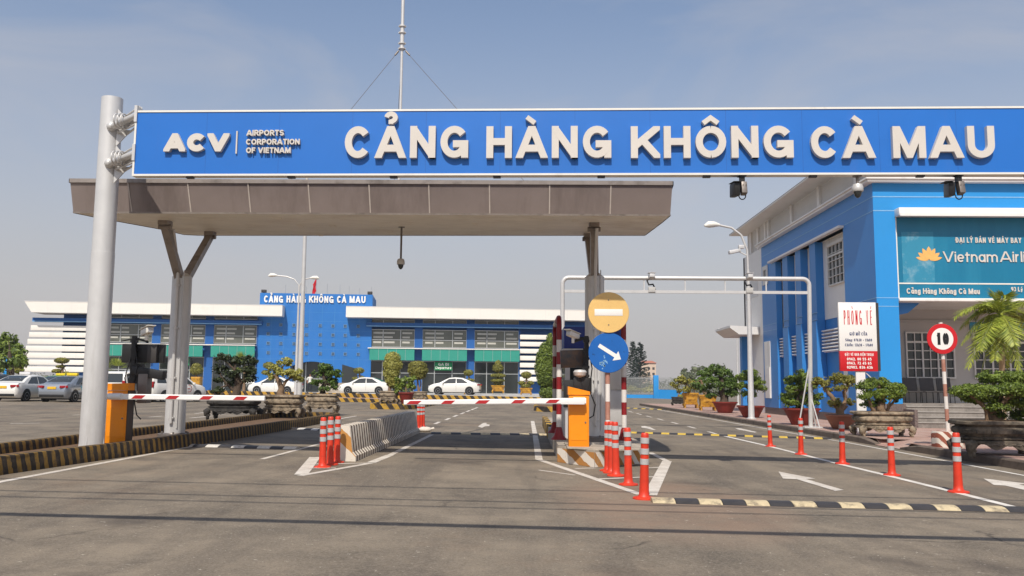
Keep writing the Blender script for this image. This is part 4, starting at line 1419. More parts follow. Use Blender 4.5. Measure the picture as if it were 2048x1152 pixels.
mb = MB(); mb.box(-w, w, 0, BY1 - BY0, zb_, zt_, .012); mb.build('roof_band', M['booth_blue'], T)
mb = MB(); mb.box(-w - .02, w + .02, -.02, BY1 - BY0 + .02, zb_ - .03, zb_ - .002); mb.build('trim', M['steel_light'], T)
mb = MB(); mb.box(-w + .131, w * .118, .05, .07, .982, zb_ - .032); mb.box(-w + .05, -w + .07, .131, BY1 - BY0 - .131, .982, zb_ - .032); mb.box(w - .07, w - .05, .131, BY1 - BY0 - .131, .982, zb_ - .032)
mb.build('window', M['glass'], T)
mb = MB()
mb.box(w * .36, w * .9, .006, .03, .28, 1.0, .004); mb.box(w * .3, w * .93, .0, .03, 1.04, zb_ - .1, .004)
mb.build('service_panel', M['steel_light'], T)
mb = MB(); mb.box(w * .93, w - .008, .012, .028, .1, 1.3); mb.build('corner_strip', M['booth_blue'], T)


# red and white hoop guards at the booth corners
def guard(px, Y, label, dx):
    x = at(px, 800, Y).x
    loc = V((x, Y, gz(x) + IH))
    T = thing('guard_hoop', label, 'guard rail', loc, 0, 'red and white hoops guarding the booth')
    ht = at(px, 655, Y).z - loc.z
    nb, D_, r_ = 9, 2.6, .22
    P, mi = [], []
    for k in range(nb + 1): P.append((0, 0, ht * k / nb)); mi.append(0 if k % 2 == 0 else 1)
    mi[nb] = 0
    for a in [i * math.pi / 16 for i in range(1, 9)]: P.append((0, r_ - r_ * math.cos(a), ht + r_ * math.sin(a))); mi.append(0)
    P.append((0, D_ / 2, ht + r_)); mi.append(1)
    P.append((0, D_ - r_, ht + r_)); mi.append(0)
    for a in [math.pi / 2 - i * math.pi / 16 for i in range(1, 9)]: P.append((0, D_ - r_ + r_ * math.cos(a), ht + r_ * math.sin(a))); mi.append(0)
    for k in range(1, nb + 1): P.append((0, D_, ht * (1 - k / nb))); mi.append(1 if k % 2 == 1 else 0)
    mb = MB(); mb.tube(P, .055, 16, True, mi)
    mb.build('hoop', [M['post_red'], M['post_white']], T, 40)
    mb = MB()
    for yy in (0, D_):
        mb.lathe([(.17, 0), (.16, .02), (.1, .08), (.07, .22), (.058, .24)], (0, yy, 0), 16)
    mb.build_each('foot', M['post_red'], T, 40)


guard(1118, 18.3, 'red and white hoop guard at the booth corner beside the middle lane', 0)
guard(1248, 18.5, 'red and white hoop guard at the booth corner behind the blue arrow disc', 0)

# ------------------------------------------------------------------ post with the yellow and the blue disc
loc = gp(1216, 925, .3); loc = V((at(1216, 925, 15.5).x, 15.5, gz(1.5) + IH + .0))
T = thing('sign_post', 'striped post on the island prow carrying a faded yellow disc over a blue arrow disc', 'road sign', loc)
lp = lambda x, y, dy=0: at(x, y, loc.y + dy) - loc
ztop_ = lp(1217, 600).z
for ms, nm in ((0, 'post_white'), (1, 'hump_red')):
    pass
M['post_brown'] = mat('post_brown', (168, 116, 98), 0.6, var=0.12, scale=6, dirt=(190, 150, 130), dscale=4, dlo=.5, dhi=.75)
edges = [925, 893, 873, 840, 803, 768, 735, 600]
mb = MB(); mb.tube([(0, 0, max(0, lp(1217, a).z)) for a in edges], .042, 16, True, [i % 2 for i in range(len(edges) - 1)])
pole = mb.build('pole', [M['post_white'], M['post_brown']], T, 40)
k = (loc.y - .08) / FPX
c = lp(1217, 625, -.075); c.y = -.075
mb = MB(); mb.disc(c, (0, -1, 0), 41 * k, .02, 56, .006); dy = mb.build('yellow_disc', M['sign_yellow'], T, 40)
mb = MB(); mb.box(c.x - 28 * k, c.x + 28 * k, -.099, -.09, c.z - 6.6 * k, c.z + 6.6 * k, .001); mb.build('white_bar', M['sign_white'], dy)
mb = MB()
for s_ in (-1, 1): mb.disc((c.x, -.094, c.z + s_ * 25 * k), (0, -1, 0), .012, .006, 10)
mb.build_each('bolt', M['steel_dark'], dy)
c2 = lp(1217, 705.5, -.055); c2.y = -.055
mb = MB(); mb.disc(c2, (0, -1, 0), 40 * k, .02, 56, .006); db = mb.build('blue_disc', M['sign_disc_blue'], T, 40)
mb = MB()
a_, e_ = lp(1197, 691), lp(1241, 719)
d = V((e_.x - a_.x, 0, e_.z - a_.z)); L_ = d.length; d.normalize(); nn_ = V((-d.z, 0, d.x))
sh, hd, hw = .034, .115, .098
mb.prism([(0, -sh), (L_ - hd, -sh), (L_ - hd, -hw), (L_, 0), (L_ - hd, hw), (L_ - hd, sh), (0, sh)], (a_.x, -.0765, a_.z), d, nn_, (0, -.003, 0))
mb.build('white_arrow', M['sign_white'], db, None)
mb = MB()
rnd = random.Random(3)
for _ in range(16):
    q = V((c2.x - .09 + rnd.gauss(0, .035), -.0752, c2.z - .19 + rnd.gauss(0, .04)))
    mb.disc(q, (0, -1, 0), rnd.uniform(.006, .022), .0004, 7)
mb.build('scuff_marks', M['scuff'], db, None)
mb = MB()
for z in (c.z + .1, c.z - .1, c2.z + .12, c2.z - .1): mb.box(-.06, .06, -.055, .05, z - .012, z + .012)
mb.build_each('clamp', M['steel_dark'], T)

# ------------------------------------------------------------------ bollards
T0 = None
BH = 0.78


def bollard(px, py, pyt, label, group, lean=0):
    global T0
    loc = gp(px, py - 3, 0)
    ht = (py - pyt) * loc.y / FPX
    s = ht / BH
    if T0 is None:
        T = thing('bollard', label, 'bollard', loc, 0, group)
        mb = MB()
        mb.lathe([(.135, .0), (.135, .012), (.125, .022), (.078, .03), (.062, .05), (.058, .1), (.055, .2), (.05, BH * .52), (.0495, BH * .61), (.048, BH * .68), (.0475, BH * .76), (.047, BH * .84), (.0465, BH * .93), (.045, BH * .985), (.036, BH)], n=22)
        mb.build('tube', M['bollard'], T, 40)
        for z in (.565, .72, .885):
            mb = MB(); mb.lathe([(.0535, BH * (z - .044)), (.0535, BH * (z + .044))], n=22); mb.build('reflective_band', M['reflect'], T, 40)
        T0 = T
    else:
        T = dup(T0, loc, random.uniform(0, 6), label, group)
    T.scale = (max(.9, s), max(.9, s), s)
    T.rotation_euler = (R(random.uniform(-1.2, 1.2)), R(random.uniform(-1.2, 1.2) + lean), random.uniform(0, 6))
    return T


g_ = 'red bollards along the white line of the right lane'
bollard(1917, 988, 873, 'red bollard on the white line directly before the striped concrete sign base', g_)
bollard(1784, 954, 860, 'second nearest red bollard of the five on the white line', g_, -.8)
bollard(1685, 931, 849, 'middle red bollard of the five on the white line', g_)
bollard(1602, 912, 841, 'second farthest red bollard of the five on the white line', g_)
bollard(1541, 896, 835, 'farthest red bollard of the five on the white line, by the yellow and black hump', g_)
g_ = 'red bollards before the booth island'
bollard(1288, 1001, 873, 'red bollard at the tip of the painted triangle, nearest the cream speed hump', g_)
bollard(1257, 973, 862, 'red bollard on the painted triangle just behind the tip one', g_)
bollard(1232, 955, 850, 'frontmost of three red bollards bunched before the striped sign post', g_)
bollard(1223, 949, 849, 'middle of three red bollards bunched before the striped sign post', g_)
bollard(1216, 945, 849, 'rearmost of three red bollards bunched before the striped sign post', g_)
g_ = 'red bollards before the concrete barrier'
bollard(645, 938, 840, 'frontmost of three red bollards before the concrete barrier end', g_)
bollard(660, 933, 838.5, 'middle of three red bollards before the concrete barrier end', g_)
bollard(673, 928, 837.5, 'red bollard closest to the concrete barrier end face', g_)
g_ = 'red bollards at the far end of the concrete barrier'
bollard(837, 861, 808, 'leftmost of three red bollards at the far end of the concrete barrier', g_)
bollard(842, 859, 809, 'middle of three red bollards at the far end of the concrete barrier', g_)
bollard(846, 857, 809.5, 'rightmost of three red bollards at the far end of the concrete barrier', g_)

# ------------------------------------------------------------------ concrete barrier
a = gp(711, 923); c = gp(841, 866)
wB, wT, hB = .46, .2, .62
loc = V((a.x - wB / 2, a.y, gz(a.x)))
T = thing('concrete_barrier', 'striped sloping concrete lane barrier between the left and middle lanes', 'barrier', loc)
prof = [(-wB / 2, 0), (wB / 2, 0), (wB / 2, .09), (wB / 2 - .06, .16), (wT / 2 + .012, hB - .02), (wT / 2, hB), (-wT / 2, hB), (-wT / 2 - .012, hB - .02), (-wB / 2 + .06, .16), (-wB / 2, .09)]
Lb = c.y - a.y
for k, (y0, y1) in enumerate(((0, Lb * .5 - .01), (Lb * .5 + .01, Lb))):
    mb = MB()
    nr = 12
    rings = [[(x, y0 + (y1 - y0) * i / nr, z) for x, z in prof] for i in range(nr + 1)]
    mb.loft(rings, cap=False)
    mb.mi = 1
    mb.f(rings[0][::-1]); mb.f(rings[-1])
    o = mb.build('block', [M['barrier_stripe'], M['barrier_end']], T, 25)
T = thing('sandbag', 'small white sandbag by the far end of the concrete barrier', 'sandbag', gp(850, 864))
mb = MB(); mb.ell((0, 0, .07), .2, .14, .085, 14, 9, .06); mb.build('bag', M['stone_white'], T, 60)
mb = MB(); mb.tube([(.17, 0, .09), (.26, .02, .1)], [.03, .045]); mb.build('tied_end', M['stone_white'], T, 60)

# ------------------------------------------------------------------ pots and bonsai
def stone_pot(T, w, d, h, m, n=40, legs=True):
    """Old carved stone trough on a stand with curled feet."""
    sx, sy = w / 2, d / 2
    mb = MB()
    z0 = .44 * h
    pf = [(.80, z0), (.88, z0 + .02 * h), (.9, z0 + .06 * h), (.82, z0 + .1 * h), (.84, z0 + .14 * h), (.93, z0 + .2 * h), (.95, z0 + .3 * h), (.92, z0 + .36 * h), (.85, z0 + .4 * h),
          (.9, z0 + .43 * h), (1.0, z0 + .46 * h), (1.0, z0 + .53 * h), (.97, z0 + .56 * h), (.88, z0 + .56 * h), (.86, z0 + .5 * h), (.1, z0 + .5 * h)]
    mb.lathe(pf, (0, 0, 0), n, sx, sy, 5)
    for sgn in (-1, 1):                       # carved cartouches along the sides
        mb.obox((0, sgn * sy * .945, z0 + .25 * h), (w * .42, .03, .13 * h), None, .012)
        for q in (-.34, .34): mb.obox((w * q, sgn * sy * .93, z0 + .25 * h), (w * .1, .04, .1 * h), None, .015)
    pot = mb.build('pot', m, T, 40)
    mb = MB()
    mb.lathe([(.88, .33 * h), (.93, .36 * h), (.93, .41 * h), (.84, .435 * h)], (0, 0, 0), n, sx, sy, 5)
    for sgn in (-1, 1):
        pts = [(-.62, .36)] + [(-.62 + 1.24 * i / 12, .22 + .08 * math.cos(i / 12 * 4 * math.pi) + .05 * abs(i / 6 - 1)) for i in range(13)] + [(.62, .36)]
        mb.prism([(a * sx, c * h) for a, c in pts], (0, sgn * sy * .84, 0), (1, 0, 0), (0, 0, 1), (0, sgn * .05, 0))
        for i in range(9): mb.ell(((-.45 + .9 * i / 8) * sx, sgn * (sy * .84 + .05), (.3 + .02 * (i % 2)) * h), .03 * w, .02, .03 * h, 8, 5)
    mb.build('stand', m, pot, 40)
    for ix in (-1, 1):
        for iy in (-1, 1):
            mb = MB()
            x, y = ix * sx * .78, iy * sy * .72
            mb.tube([(x, y, .36 * h), (x + ix * .05 * w, y + iy * .02, .27 * h), (x + ix * .045 * w, y, .17 * h), (x, y, .09 * h), (x + ix * .01 * w, y, .045 * h), (x + ix * .05 * w, y + iy * .02, .03 * h)],
                    [.055 * w, .066 * w, .052 * w, .036 * w, .038 * w, .045 * w], 10)
            mb.build('leg', m, pot, 60)
    mb = MB(); mb.lathe([(.86, z0 + .505 * h), (.5, z0 + .56 * h), (.05, z0 + .58 * h)], (0, 0, 0), n, sx, sy, 5)
    mb.build('soil', M['soil'], pot, 60)
    return z0 + .56 * h


def round_pot(T, r, h, m, sy=1.0):
    mb = MB()
    mb.lathe([(.5, 0), (.55, .03 * h), (.66, .3 * h), (.8, .6 * h), (.9, .84 * h), (.93, .88 * h), (1.0, .9 * h), (1.0, .985 * h), (.98, h), (.9, h), (.88, .93 * h), (.1, .92 * h)], (0, 0, 0), 40, r, r * sy)
    pot = mb.build('pot', m, T, 40)
    mb = MB(); mb.lathe([(.885, .925 * h), (.5, .99 * h), (.05, 1.02 * h)], (0, 0, 0), 24, r, r * sy); mb.build('soil', M['soil'], pot, 60)
    return h


def box_pot(T, w, d, h, m):
    mb = MB()
    pf = [(.74, .3 * h), (.8, .33 * h), (.84, .6 * h), (.95, .88 * h), (1, .9 * h), (1, .98 * h), (.95, h), (.88, h), (.86, .92 * h), (.1, .92 * h)]
    mb.lathe(pf, (0, 0, 0), 32, w / 2, d / 2, 8)
    for s_ in (-1, 1): mb.obox((0, s_ * d * .42, .62 * h), (w * .5, .03, .16 * h), None, .01)
    pot = mb.build('pot', m, T, 40)
    for ix in (-1, 1):
        for iy in (-1, 1):
            mb = MB(); mb.tube([(ix * w * .34, iy * d * .34, .36 * h), (ix * w * .4, iy * d * .38, .2 * h), (ix * w * .36, iy * d * .34, .08 * h), (ix * w * .4, iy * d * .38, .0)], [.06 * w, .07 * w, .045 * w, .05 * w], 8)
            mb.build('leg', m, pot, 60)
    mb = MB(); mb.lathe([(.78, .22 * h), (.84, .25 * h), (.84, .3 * h), (.7, .31 * h)], (0, 0, 0), 32, w / 2, d / 2, 8); mb.build('stand', m, pot, 40)
    mb = MB(); mb.lathe([(.865, .925 * h), (.1, 1.0 * h)], (0, 0, 0), 24, w / 2, d / 2, 8); mb.build('soil', M['soil'], pot, 60)
    return h


def grow(T, loc, pads, trunk, leaf, size, bark='bark', dens=1.0, seed=1, bark_r=.07, core=True, lo=.5, smooth=False):
    """Crown of leaf pads given as surveyed boxes (x0, x1, y0, y1, dy) plus a trunk with limbs to the pads."""
    rnd = random.Random(seed)
    k = loc.y / FPX
    cr = MB()
    centres = []
    for x0, x1, y0, y1, dy in pads:
        c = at((x0 + x1) / 2, (y0 + y1) / 2, loc.y + dy) - loc
        kk = (loc.y + dy) / FPX
        rx, rz = (x1 - x0) / 2 * kk, (y1 - y0) / 2 * kk * (1 if smooth else .78)
        ry = rx * .92
        centres.append((c, rx, ry, rz))
        area = 4 * math.pi * ((rx * ry) ** 1.6 / 3 + (rx * rz) ** 1.6 / 3 + (ry * rz) ** 1.6 / 3) ** (1 / 1.6)
        n = int(dens * 2.6 * area / (size * size * .5))
        if smooth:                            # clipped to a smooth outline
            cr.leaves(c, rx * .97, ry * .97, rz * .97, n, size, rnd, .72, .15)
            cr.ell(c, rx * .8, ry * .8, rz * .8, 14, 9, .05, rnd)
            continue
        # a pad is a clump of clumps
        for _ in range(max(3, int(n / 40))):
            d = V((rnd.gauss(0, 1), rnd.gauss(0, 1), rnd.gauss(0, .8) + .15)).normalized()
            q = c + V((d.x * rx, d.y * ry, d.z * rz)) * rnd.uniform(.62, .92)
            s_ = rnd.uniform(.2, .36)
            cr.leaves(q, max(size, rx * s_), max(size, ry * s_), max(size * .8, rz * s_ * 1.1), 40, size, rnd, .3)
        cr.leaves(c, rx, ry, rz, int(n * .1), size, rnd, .95, .2)
        if core: cr.ell(c, rx * .5, ry * .5, rz * .5, 10, 7, .12, rnd)
    cr.build('crown', LEAF[leaf], T, None)
    tb = MB()
    for path in trunk:
        pp = []
        for i, (x, y, dy, r) in enumerate(path):
            p = at(x, y, loc.y + dy) - loc
            pp.append((p, r))
        P, Rr = [], []
        for (p, r), (q, r2) in zip(pp, pp[1:]):
            for s_ in (0, .5):
                P.append(p.lerp(q, s_) + V((rnd.gauss(0, r * .15), rnd.gauss(0, r * .15), 0))); Rr.append((r + (r2 - r) * s_) * rnd.uniform(.9, 1.12))
        P.append(pp[-1][0]); Rr.append(pp[-1][1])
        tb.tube(P, Rr, 9)
    main = [at(x, y, loc.y + dy) - loc for path in trunk for x, y, dy, r in path[1:]]
    for c, rx, ry, rz in centres:
        if not main: break
        s_ = min(main, key=lambda p: (p - c).length)
        m_ = s_.lerp(c, .5) + V((rnd.gauss(0, .04), rnd.gauss(0, .04), .02))
        tb.tube([s_, m_, c - V((0, 0, rz * .3))], [bark_r * .55, bark_r * .4, bark_r * .2], 6)
        for _ in range(4):
            a = V((rnd.uniform(-.7, .7) * rx, rnd.uniform(-.7, .7) * ry, rnd.uniform(-.3, .3) * rz))
            tb.tube([c - V((0, 0, rz * .3)), c + a], [bark_r * .2, bark_r * .08], 4)
    tb.build('trunk', M[bark], T, 60)


def at_base(px, py, h=E_):
    p = gp(px, py, h)
    return V((p.x, p.y, gz(p.x) + h))


def bonsai(label, base, h, pot, pads, trunk, leaf, size, group, **kw):
    loc = at_base(*base, h)
    T = thing('potted_bonsai', label, 'potted tree', loc, 0, group)
    k = loc.y / FPX
    kind, x0, x1, y0, y1, m = pot
    w, hh = (x1 - x0) * k, (y1 - y0) * k
    if kind == 'stone': stone_pot(T, w, w * kw.pop('deep', .62), hh, M[m])
    elif kind == 'round': round_pot(T, w / 2, hh, M[m])
    else: box_pot(T, w, w * .7, hh, M[m])
    grow(T, loc, pads, trunk, leaf, size, **kw)
    return T


def rq(X, Y, s=2.926, ox=1348, oy=700):          # survey sheet at its own scale
    return ox + X / s, oy + Y / s


def pads_of(lst, s, ox, oy):
    return [(ox + a / s, ox + c / s, oy + d / s, oy + e / s, dy) for a, c, d, e, dy in lst]


G1 = 'bonsai in pots along the pavement'
P6 = (2.926, 1348, 700)
# 1: big one at the picture's right edge (seen in part)
bonsai('widest bonsai in a dark stone trough, beside the striped base of the speed sign', (1995, 909), E_, ('stone', 1925, 2085, 846, 912, 'stone_mossy'),
       pads_of([(1620, 1900, 190, 300, -.1), (1780, 1960, 110, 210, .15), (1870, 2120, 115, 215, .3), (1850, 2160, 180, 290, -.25), (1690, 1880, 260, 320, .1), (1900, 2140, 270, 350, 0), (1820, 1980, 300, 370, -.2), (2020, 2240, 210, 330, .1), (2050, 2250, 130, 240, .1), (1850, 1960, 350, 420, .0), (1960, 2120, 340, 420, .2), (1700, 1820, 190, 250, .25)], *P6),
       [[(1995, 847, 0, .16), (1990, 825, .02, .13), (2000, 800, 0, .1), (1985, 775, .05, .06)], [(2000, 812, 0, .08), (2030, 790, .05, .06), (2045, 765, .1, .04)], [(1990, 830, 0, .06), (1965, 810, -.1, .045), (1940, 790, -.1, .03)], [(1975, 846, -.1, .035), (1972, 825, -.15, .03), (1968, 812, -.2, .03)], [(1985, 820, -.1, .05), (2015, 808, -.2, .04), (2010, 800, -.25, .02)]],
       'green', .055, G1, seed=5, dens=.85, bark_r=.09)
# 2: stone trough before the building corner
bonsai('spreading bonsai in a pale carved stone trough before the bright blue corner pillar', (1765, 872), E_, ('stone', 1708, 1820, 829, 877, 'stone_old'),
       pads_of([(1065, 1190, 170, 260, 0), (1120, 1260, 150, 230, .15), (1210, 1350, 180, 270, 0), (1260, 1360, 210, 290, -.1), (1070, 1180, 240, 300, -.15), (1090, 1190, 290, 345, .1), (1160, 1290, 220, 300, -.2), (1250, 1330, 250, 310, .2), (1150, 1240, 270, 330, .1)], *P6),
       [[(1762, 831, 0, .14), (1760, 815, 0, .12), (1765, 795, 0, .07), (1758, 775, .05, .04)], [(1770, 828, .05, .05), (1780, 812, .1, .04), (1790, 800, .1, .03)], [(1752, 829, 0, .06), (1742, 812, -.05, .05), (1735, 795, -.05, .03)], [(1776, 830, -.1, .03), (1776, 810, -.1, .03), (1786, 795, -.1, .02)]],
       'green', .06, G1, seed=6, dens=.85, bark_r=.08)
# 3: twisted tree in the brown pot
bonsai('bonsai with twisted forked trunk in a brown pot under the red and white board', (1684, 858), E_, ('round', 1652, 1718, 836, 864, 'pot_brown'),
       pads_of([(808, 920, 150, 230, 0), (905, 1000, 125, 210, .1), (960, 1075, 135, 225, 0), (930, 1020, 200, 245, -.1), (900, 980, 275, 345, -.1), (985, 1060, 280, 330, .1), (870, 930, 215, 255, .1)], *P6),
       [[(1682, 838, 0, .14), (1680, 824, .02, .12), (1672, 808, 0, .09), (1662, 792, 0, .08), (1652, 780, 0, .05), (1643, 770, 0, .035)], [(1684, 836, .02, .1), (1684, 815, 0, .075), (1692, 800, .03, .065), (1688, 785, 0, .06), (1697, 770, .02, .04)], [(1684, 822, 0, .05), (1695, 812, .05, .03)]],
       'olive', .07, G1, seed=7, dens=.9, bark_r=.07)
# 4: red pot before the fins
bonsai('dark cloud pruned bonsai in a red pot before the vertical fins of the blue building', (1604, 850), E_, ('round', 1567, 1640, 820, 853, 'pot_red'),
       pads_of([(700, 790, 105, 190, 0), (645, 740, 140, 215, .1), (720, 830, 170, 250, -.2), (650, 720, 200, 270, -.2), (615, 700, 250, 310, 0), (640, 740, 280, 345, -.2), (780, 875, 240, 300, 0), (700, 800, 250, 330, .1), (760, 850, 290, 335, -.1), (660, 780, 180, 300, .25)], *P6),
       [[(1602, 824, 0, .17), (1600, 805, 0, .14), (1604, 780, 0, .1), (1600, 755, 0, .06)]],
       'green', .08, G1, seed=8, dens=1.1, bark='bark_dark')
# 5: behind the lamp post
bonsai('thin stemmed bonsai in a red pot, hidden in part by the lamp post', (1502, 835), E_, ('round', 1475, 1530, 815, 838, 'pot_red'),
       pads_of([(400, 500, 105, 180, 0), (450, 530, 150, 220, .1), (360, 450, 130, 190, 0), (370, 440, 180, 240, -.2), (470, 545, 200, 255, 0), (390, 480, 220, 290, .1), (420, 520, 170, 230, -.2)], *P6),
       [[(1500, 818, 0, .09), (1497, 800, 0, .08), (1499, 780, 0, .06), (1497, 755, 0, .04)]],
       'green', .09, G1, seed=9, dens=.9, bark='bark_dark')
# 6: big cloud bonsai
bonsai('big round cloud pruned dark bonsai in a red pot, left of the lamp post', (1450, 826), E_, ('round', 1425, 1475, 806, 828, 'pot_red'),
       pads_of([(200, 275, 75, 140, 0), (235, 345, 95, 175, .1), (160, 230, 100, 170, 0), (170, 260, 140, 220, -.2), (290, 375, 140, 220, 0), (150, 220, 190, 250, .1), (225, 290, 175, 240, -.4), (290, 345, 190, 240, -.4), (180, 260, 230, 290, 0), (270, 380, 230, 280, .1), (250, 340, 140, 220, .3), (320, 390, 180, 250, .2)], *P6),
       [[(1449, 810, 0, .25), (1447, 795, 0, .2), (1445, 770, 0, .14), (1438, 745, 0, .08)]],
       'dark', .1, G1, seed=10, dens=1.1, bark='bark_dark')
P8 = (4.8, 1240, 640)
bonsai('reddish green layered bonsai in the nearer yellow trough at the far pavement end', (1415, 821), E_, ('box', 1397, 1433, 792, 823, 'pot_yellow'),
       pads_of([(730, 830, 620, 700, 0), (690, 800, 540, 620, .1), (650, 770, 580, 640, 0), (740, 850, 480, 570, .3)], *P8),
       [[(1412, 795, 0, .12), (1408, 780, 0, .1), (1402, 760, 0, .06)]], 'dark', .16, G1, seed=11, dens=.6)
bonsai('flat topped olive bonsai in the farther yellow trough at the far pavement end', (1381, 816), E_, ('box', 1366, 1397, 788, 818, 'pot_yellow'),
       pads_of([(510, 640, 550, 610, 0), (580, 720, 570, 630, .2), (480, 600, 600, 650, 0), (620, 780, 620, 670, 0), (550, 680, 640, 700, -.2), (560, 660, 530, 580, .2), (650, 750, 590, 640, -.2)], *P8),
       [[(1380, 792, 0, .13), (1378, 780, 0, .1), (1372, 768, 0, .06)]], 'olive', .16, G1, seed=12, dens=.6)
T = bonsai('small low plant in a dark stone trough at the very end of the pavement', (1356, 811), E_, ('stone', 1342, 1368, 796, 813, 'stone_black'),
           pads_of([(540, 620, 690, 770, 0), (550, 600, 650, 710, 0)], *P8), [[(1356, 799, 0, .1), (1357, 790, 0, .06)]], 'olive', .16, G1, seed=13, dens=.6)

G2 = 'bonsai in stone troughs on the left island'
P2 = (2.88, 0, 580)
bonsai('dark bonsai in a blackened stone trough on the left island, behind the boom', (467, 836), .12, ('stone', 414, 519, 796, 841, 'stone_black'),
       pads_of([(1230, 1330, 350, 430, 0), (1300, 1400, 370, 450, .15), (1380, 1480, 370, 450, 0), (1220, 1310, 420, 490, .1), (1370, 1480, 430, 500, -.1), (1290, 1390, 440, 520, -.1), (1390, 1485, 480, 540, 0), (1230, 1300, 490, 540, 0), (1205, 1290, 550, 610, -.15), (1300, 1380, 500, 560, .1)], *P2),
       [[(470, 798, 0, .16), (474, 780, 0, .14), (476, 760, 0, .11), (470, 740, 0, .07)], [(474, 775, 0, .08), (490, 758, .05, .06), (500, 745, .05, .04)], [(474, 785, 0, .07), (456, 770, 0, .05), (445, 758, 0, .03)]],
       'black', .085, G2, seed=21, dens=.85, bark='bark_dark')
bonsai('yellowing bonsai with leaning trunk in a weathered stone trough, middle of the left island', (567, 834), .12, ('stone', 527, 607, 793, 837, 'stone_old'),
       pads_of([(1600, 1690, 385, 450, 0), (1545, 1630, 420, 490, 0), (1640, 1745, 440, 520, 0), (1535, 1600, 470, 530, .1), (1590, 1680, 450, 510, -.15), (1680, 1750, 480, 540, .1)], *P2),
       [[(562, 797, 0, .13), (560, 785, 0, .12), (563, 775, 0, .1), (557, 762, 0, .08), (552, 750, 0, .05)], [(563, 778, 0, .07), (572, 762, .05, .05), (583, 755, .05, .03)], [(570, 796, .1, .05), (576, 785, .12, .03)]],
       'yellow', .08, G2, seed=22, dens=.9)
bonsai('dark tiered bonsai in a stone trough at the tip of the left island', (644, 825), .12, ('stone', 611, 677, 791, 828, 'stone_old'),
       pads_of([(1830, 1920, 415, 480, 0), (1800, 1870, 450, 510, .1), (1870, 1975, 450, 515, 0), (1790, 1860, 500, 555, -.2), (1860, 1950, 500, 560, .1), (1840, 1900, 545, 590, -.2), (1900, 1960, 540, 580, 0)], *P2),
       [[(648, 797, 0, .14), (646, 780, 0, .12), (650, 765, 0, .09), (648, 745, 0, .05)]],
       'dark', .085, G2, seed=23, dens=1.0, bark='bark_dark')

P3 = (2.88, 680, 520)
G3 = 'clipped trees on the narrow middle island'
bonsai('tall egg shaped yellow green topiary in a low stone trough on the narrow middle island', (778, 808), .2, ('stone', 758, 797, 784, 810, 'stone_old'),
       pads_of([(255, 350, 530, 610, 0), (248, 360, 560, 650, 0), (250, 345, 610, 690, 0), (258, 335, 650, 720, 0), (270, 350, 680, 740, .1)], *P3),
       [[(778, 787, 0, .1), (780, 770, 0, .08), (784, 750, 0, .06)]], 'yellow', .11, G3, seed=31, dens=1.0, smooth=True)
bonsai('rounder olive topiary on a thin stem behind the red and white boom', (838, 802), .2, ('stone', 822, 856, 785, 804, 'stone_old'),
       pads_of([(395, 500, 580, 640, 0), (390, 508, 605, 670, 0), (400, 495, 640, 690, 0)], *P3),
       [[(838, 788, 0, .08), (836, 770, 0, .07), (835, 750, 0, .06)], [(838, 785, 0, .05), (842, 768, .1, .04), (838, 752, 0, .03)]], 'olive', .11, G3, seed=32, dens=1.0, smooth=True)
bonsai('loose leafy bush in a red pot between the two clipped topiaries', (812, 809), .2, ('round', 796, 828, 786, 810, 'pot_red'),
       pads_of([(320, 410, 660, 730, 0), (350, 440, 690, 760, .1), (310, 380, 710, 770, 0), (390, 440, 660, 720, 0)], *P3), [[(812, 788, 0, .06), (812, 770, 0, .04)]], 'green', .16, G3, seed=33, dens=.6)

# cone topped layered trees in yellow pots by the terminal
def layered(label, cx, pot_y0, pot_y1, pw, tiers, h, seed, leaf='olive', pot='box', potm='pot_yellow', gz_h=None):
    Yd = 80.0 if h < .35 else 68.0
    loc = at(cx, pot_y1, Yd)
    T = thing('potted_topiary', label, 'potted tree', loc, 0, 'tiered topiaries before the terminal')
    k = loc.y / FPX
    if pot == 'box': box_pot(T, pw * k, pw * k * .8, (pot_y1 - pot_y0) * k, M[potm])
    else: round_pot(T, pw * k / 2, (pot_y1 - pot_y0) * k, M[potm])
    grow(T, loc, [(a, c, d, e, 0) for a, c, d, e in tiers], [[(cx, pot_y0 + 1, 0, .1), (cx + 1, (pot_y0 + tiers[0][2]) / 2, 0, .08), (cx, tiers[0][3], 0, .06)]], leaf, .13, seed=seed, dens=.9, smooth=True)


layered('tall tiered topiary with a cone top in a yellow pot, right of the departure sign', 996, 771, 786, 28, [(985, 1007, 727, 745), (990, 1002, 720, 735), (981, 1011, 747, 755), (982, 1009, 757, 765), (988, 1004, 764, 771)], .25, 41)
layered('shorter tiered topiary with a domed top in a yellow pot, before the white louvres', 1052, 776, 790, 26, [(1042, 1063, 743, 757), (1036, 1050, 762, 770), (1054, 1068, 762, 770), (1041, 1062, 768, 776)], .25, 42)
layered('tiered topiary with a round top behind the white saloon car', 937, 772, 790, 20, [(927, 947, 739, 752), (931, 949, 757, 764), (926, 942, 764, 771)], .25, 43)
layered('small mushroom topped topiary by the dark arch of the terminal', 718, 763, 785, 18, [(707, 729, 735, 747), (704, 716, 754, 760), (720, 731, 752, 758)], .25, 44)
layered('mushroom topped topiary in front of the white louvres behind the taxis', 124, 752, 790, 20, [(110, 138, 715, 727), (104, 124, 738, 746), (126, 140, 743, 751), (112, 130, 730, 736)], .4, 45)
layered('round clipped tree beside the left end of the white louvres', 39, 750, 790, 20, [(28, 49, 725, 738), (27, 48, 734, 747)], .4, 46)
layered('dome topped topiary behind the yellowing bonsai trough', 537, 772, 790, 20, [(526, 549, 724, 738), (523, 540, 740, 750), (538, 552, 752, 760)], .25, 47)
layered('round olive topiary before the terminal, right of the left canopy column', 392, 754, 790, 20, [(380, 406, 730, 750), (384, 402, 726, 738)], .3, 48)


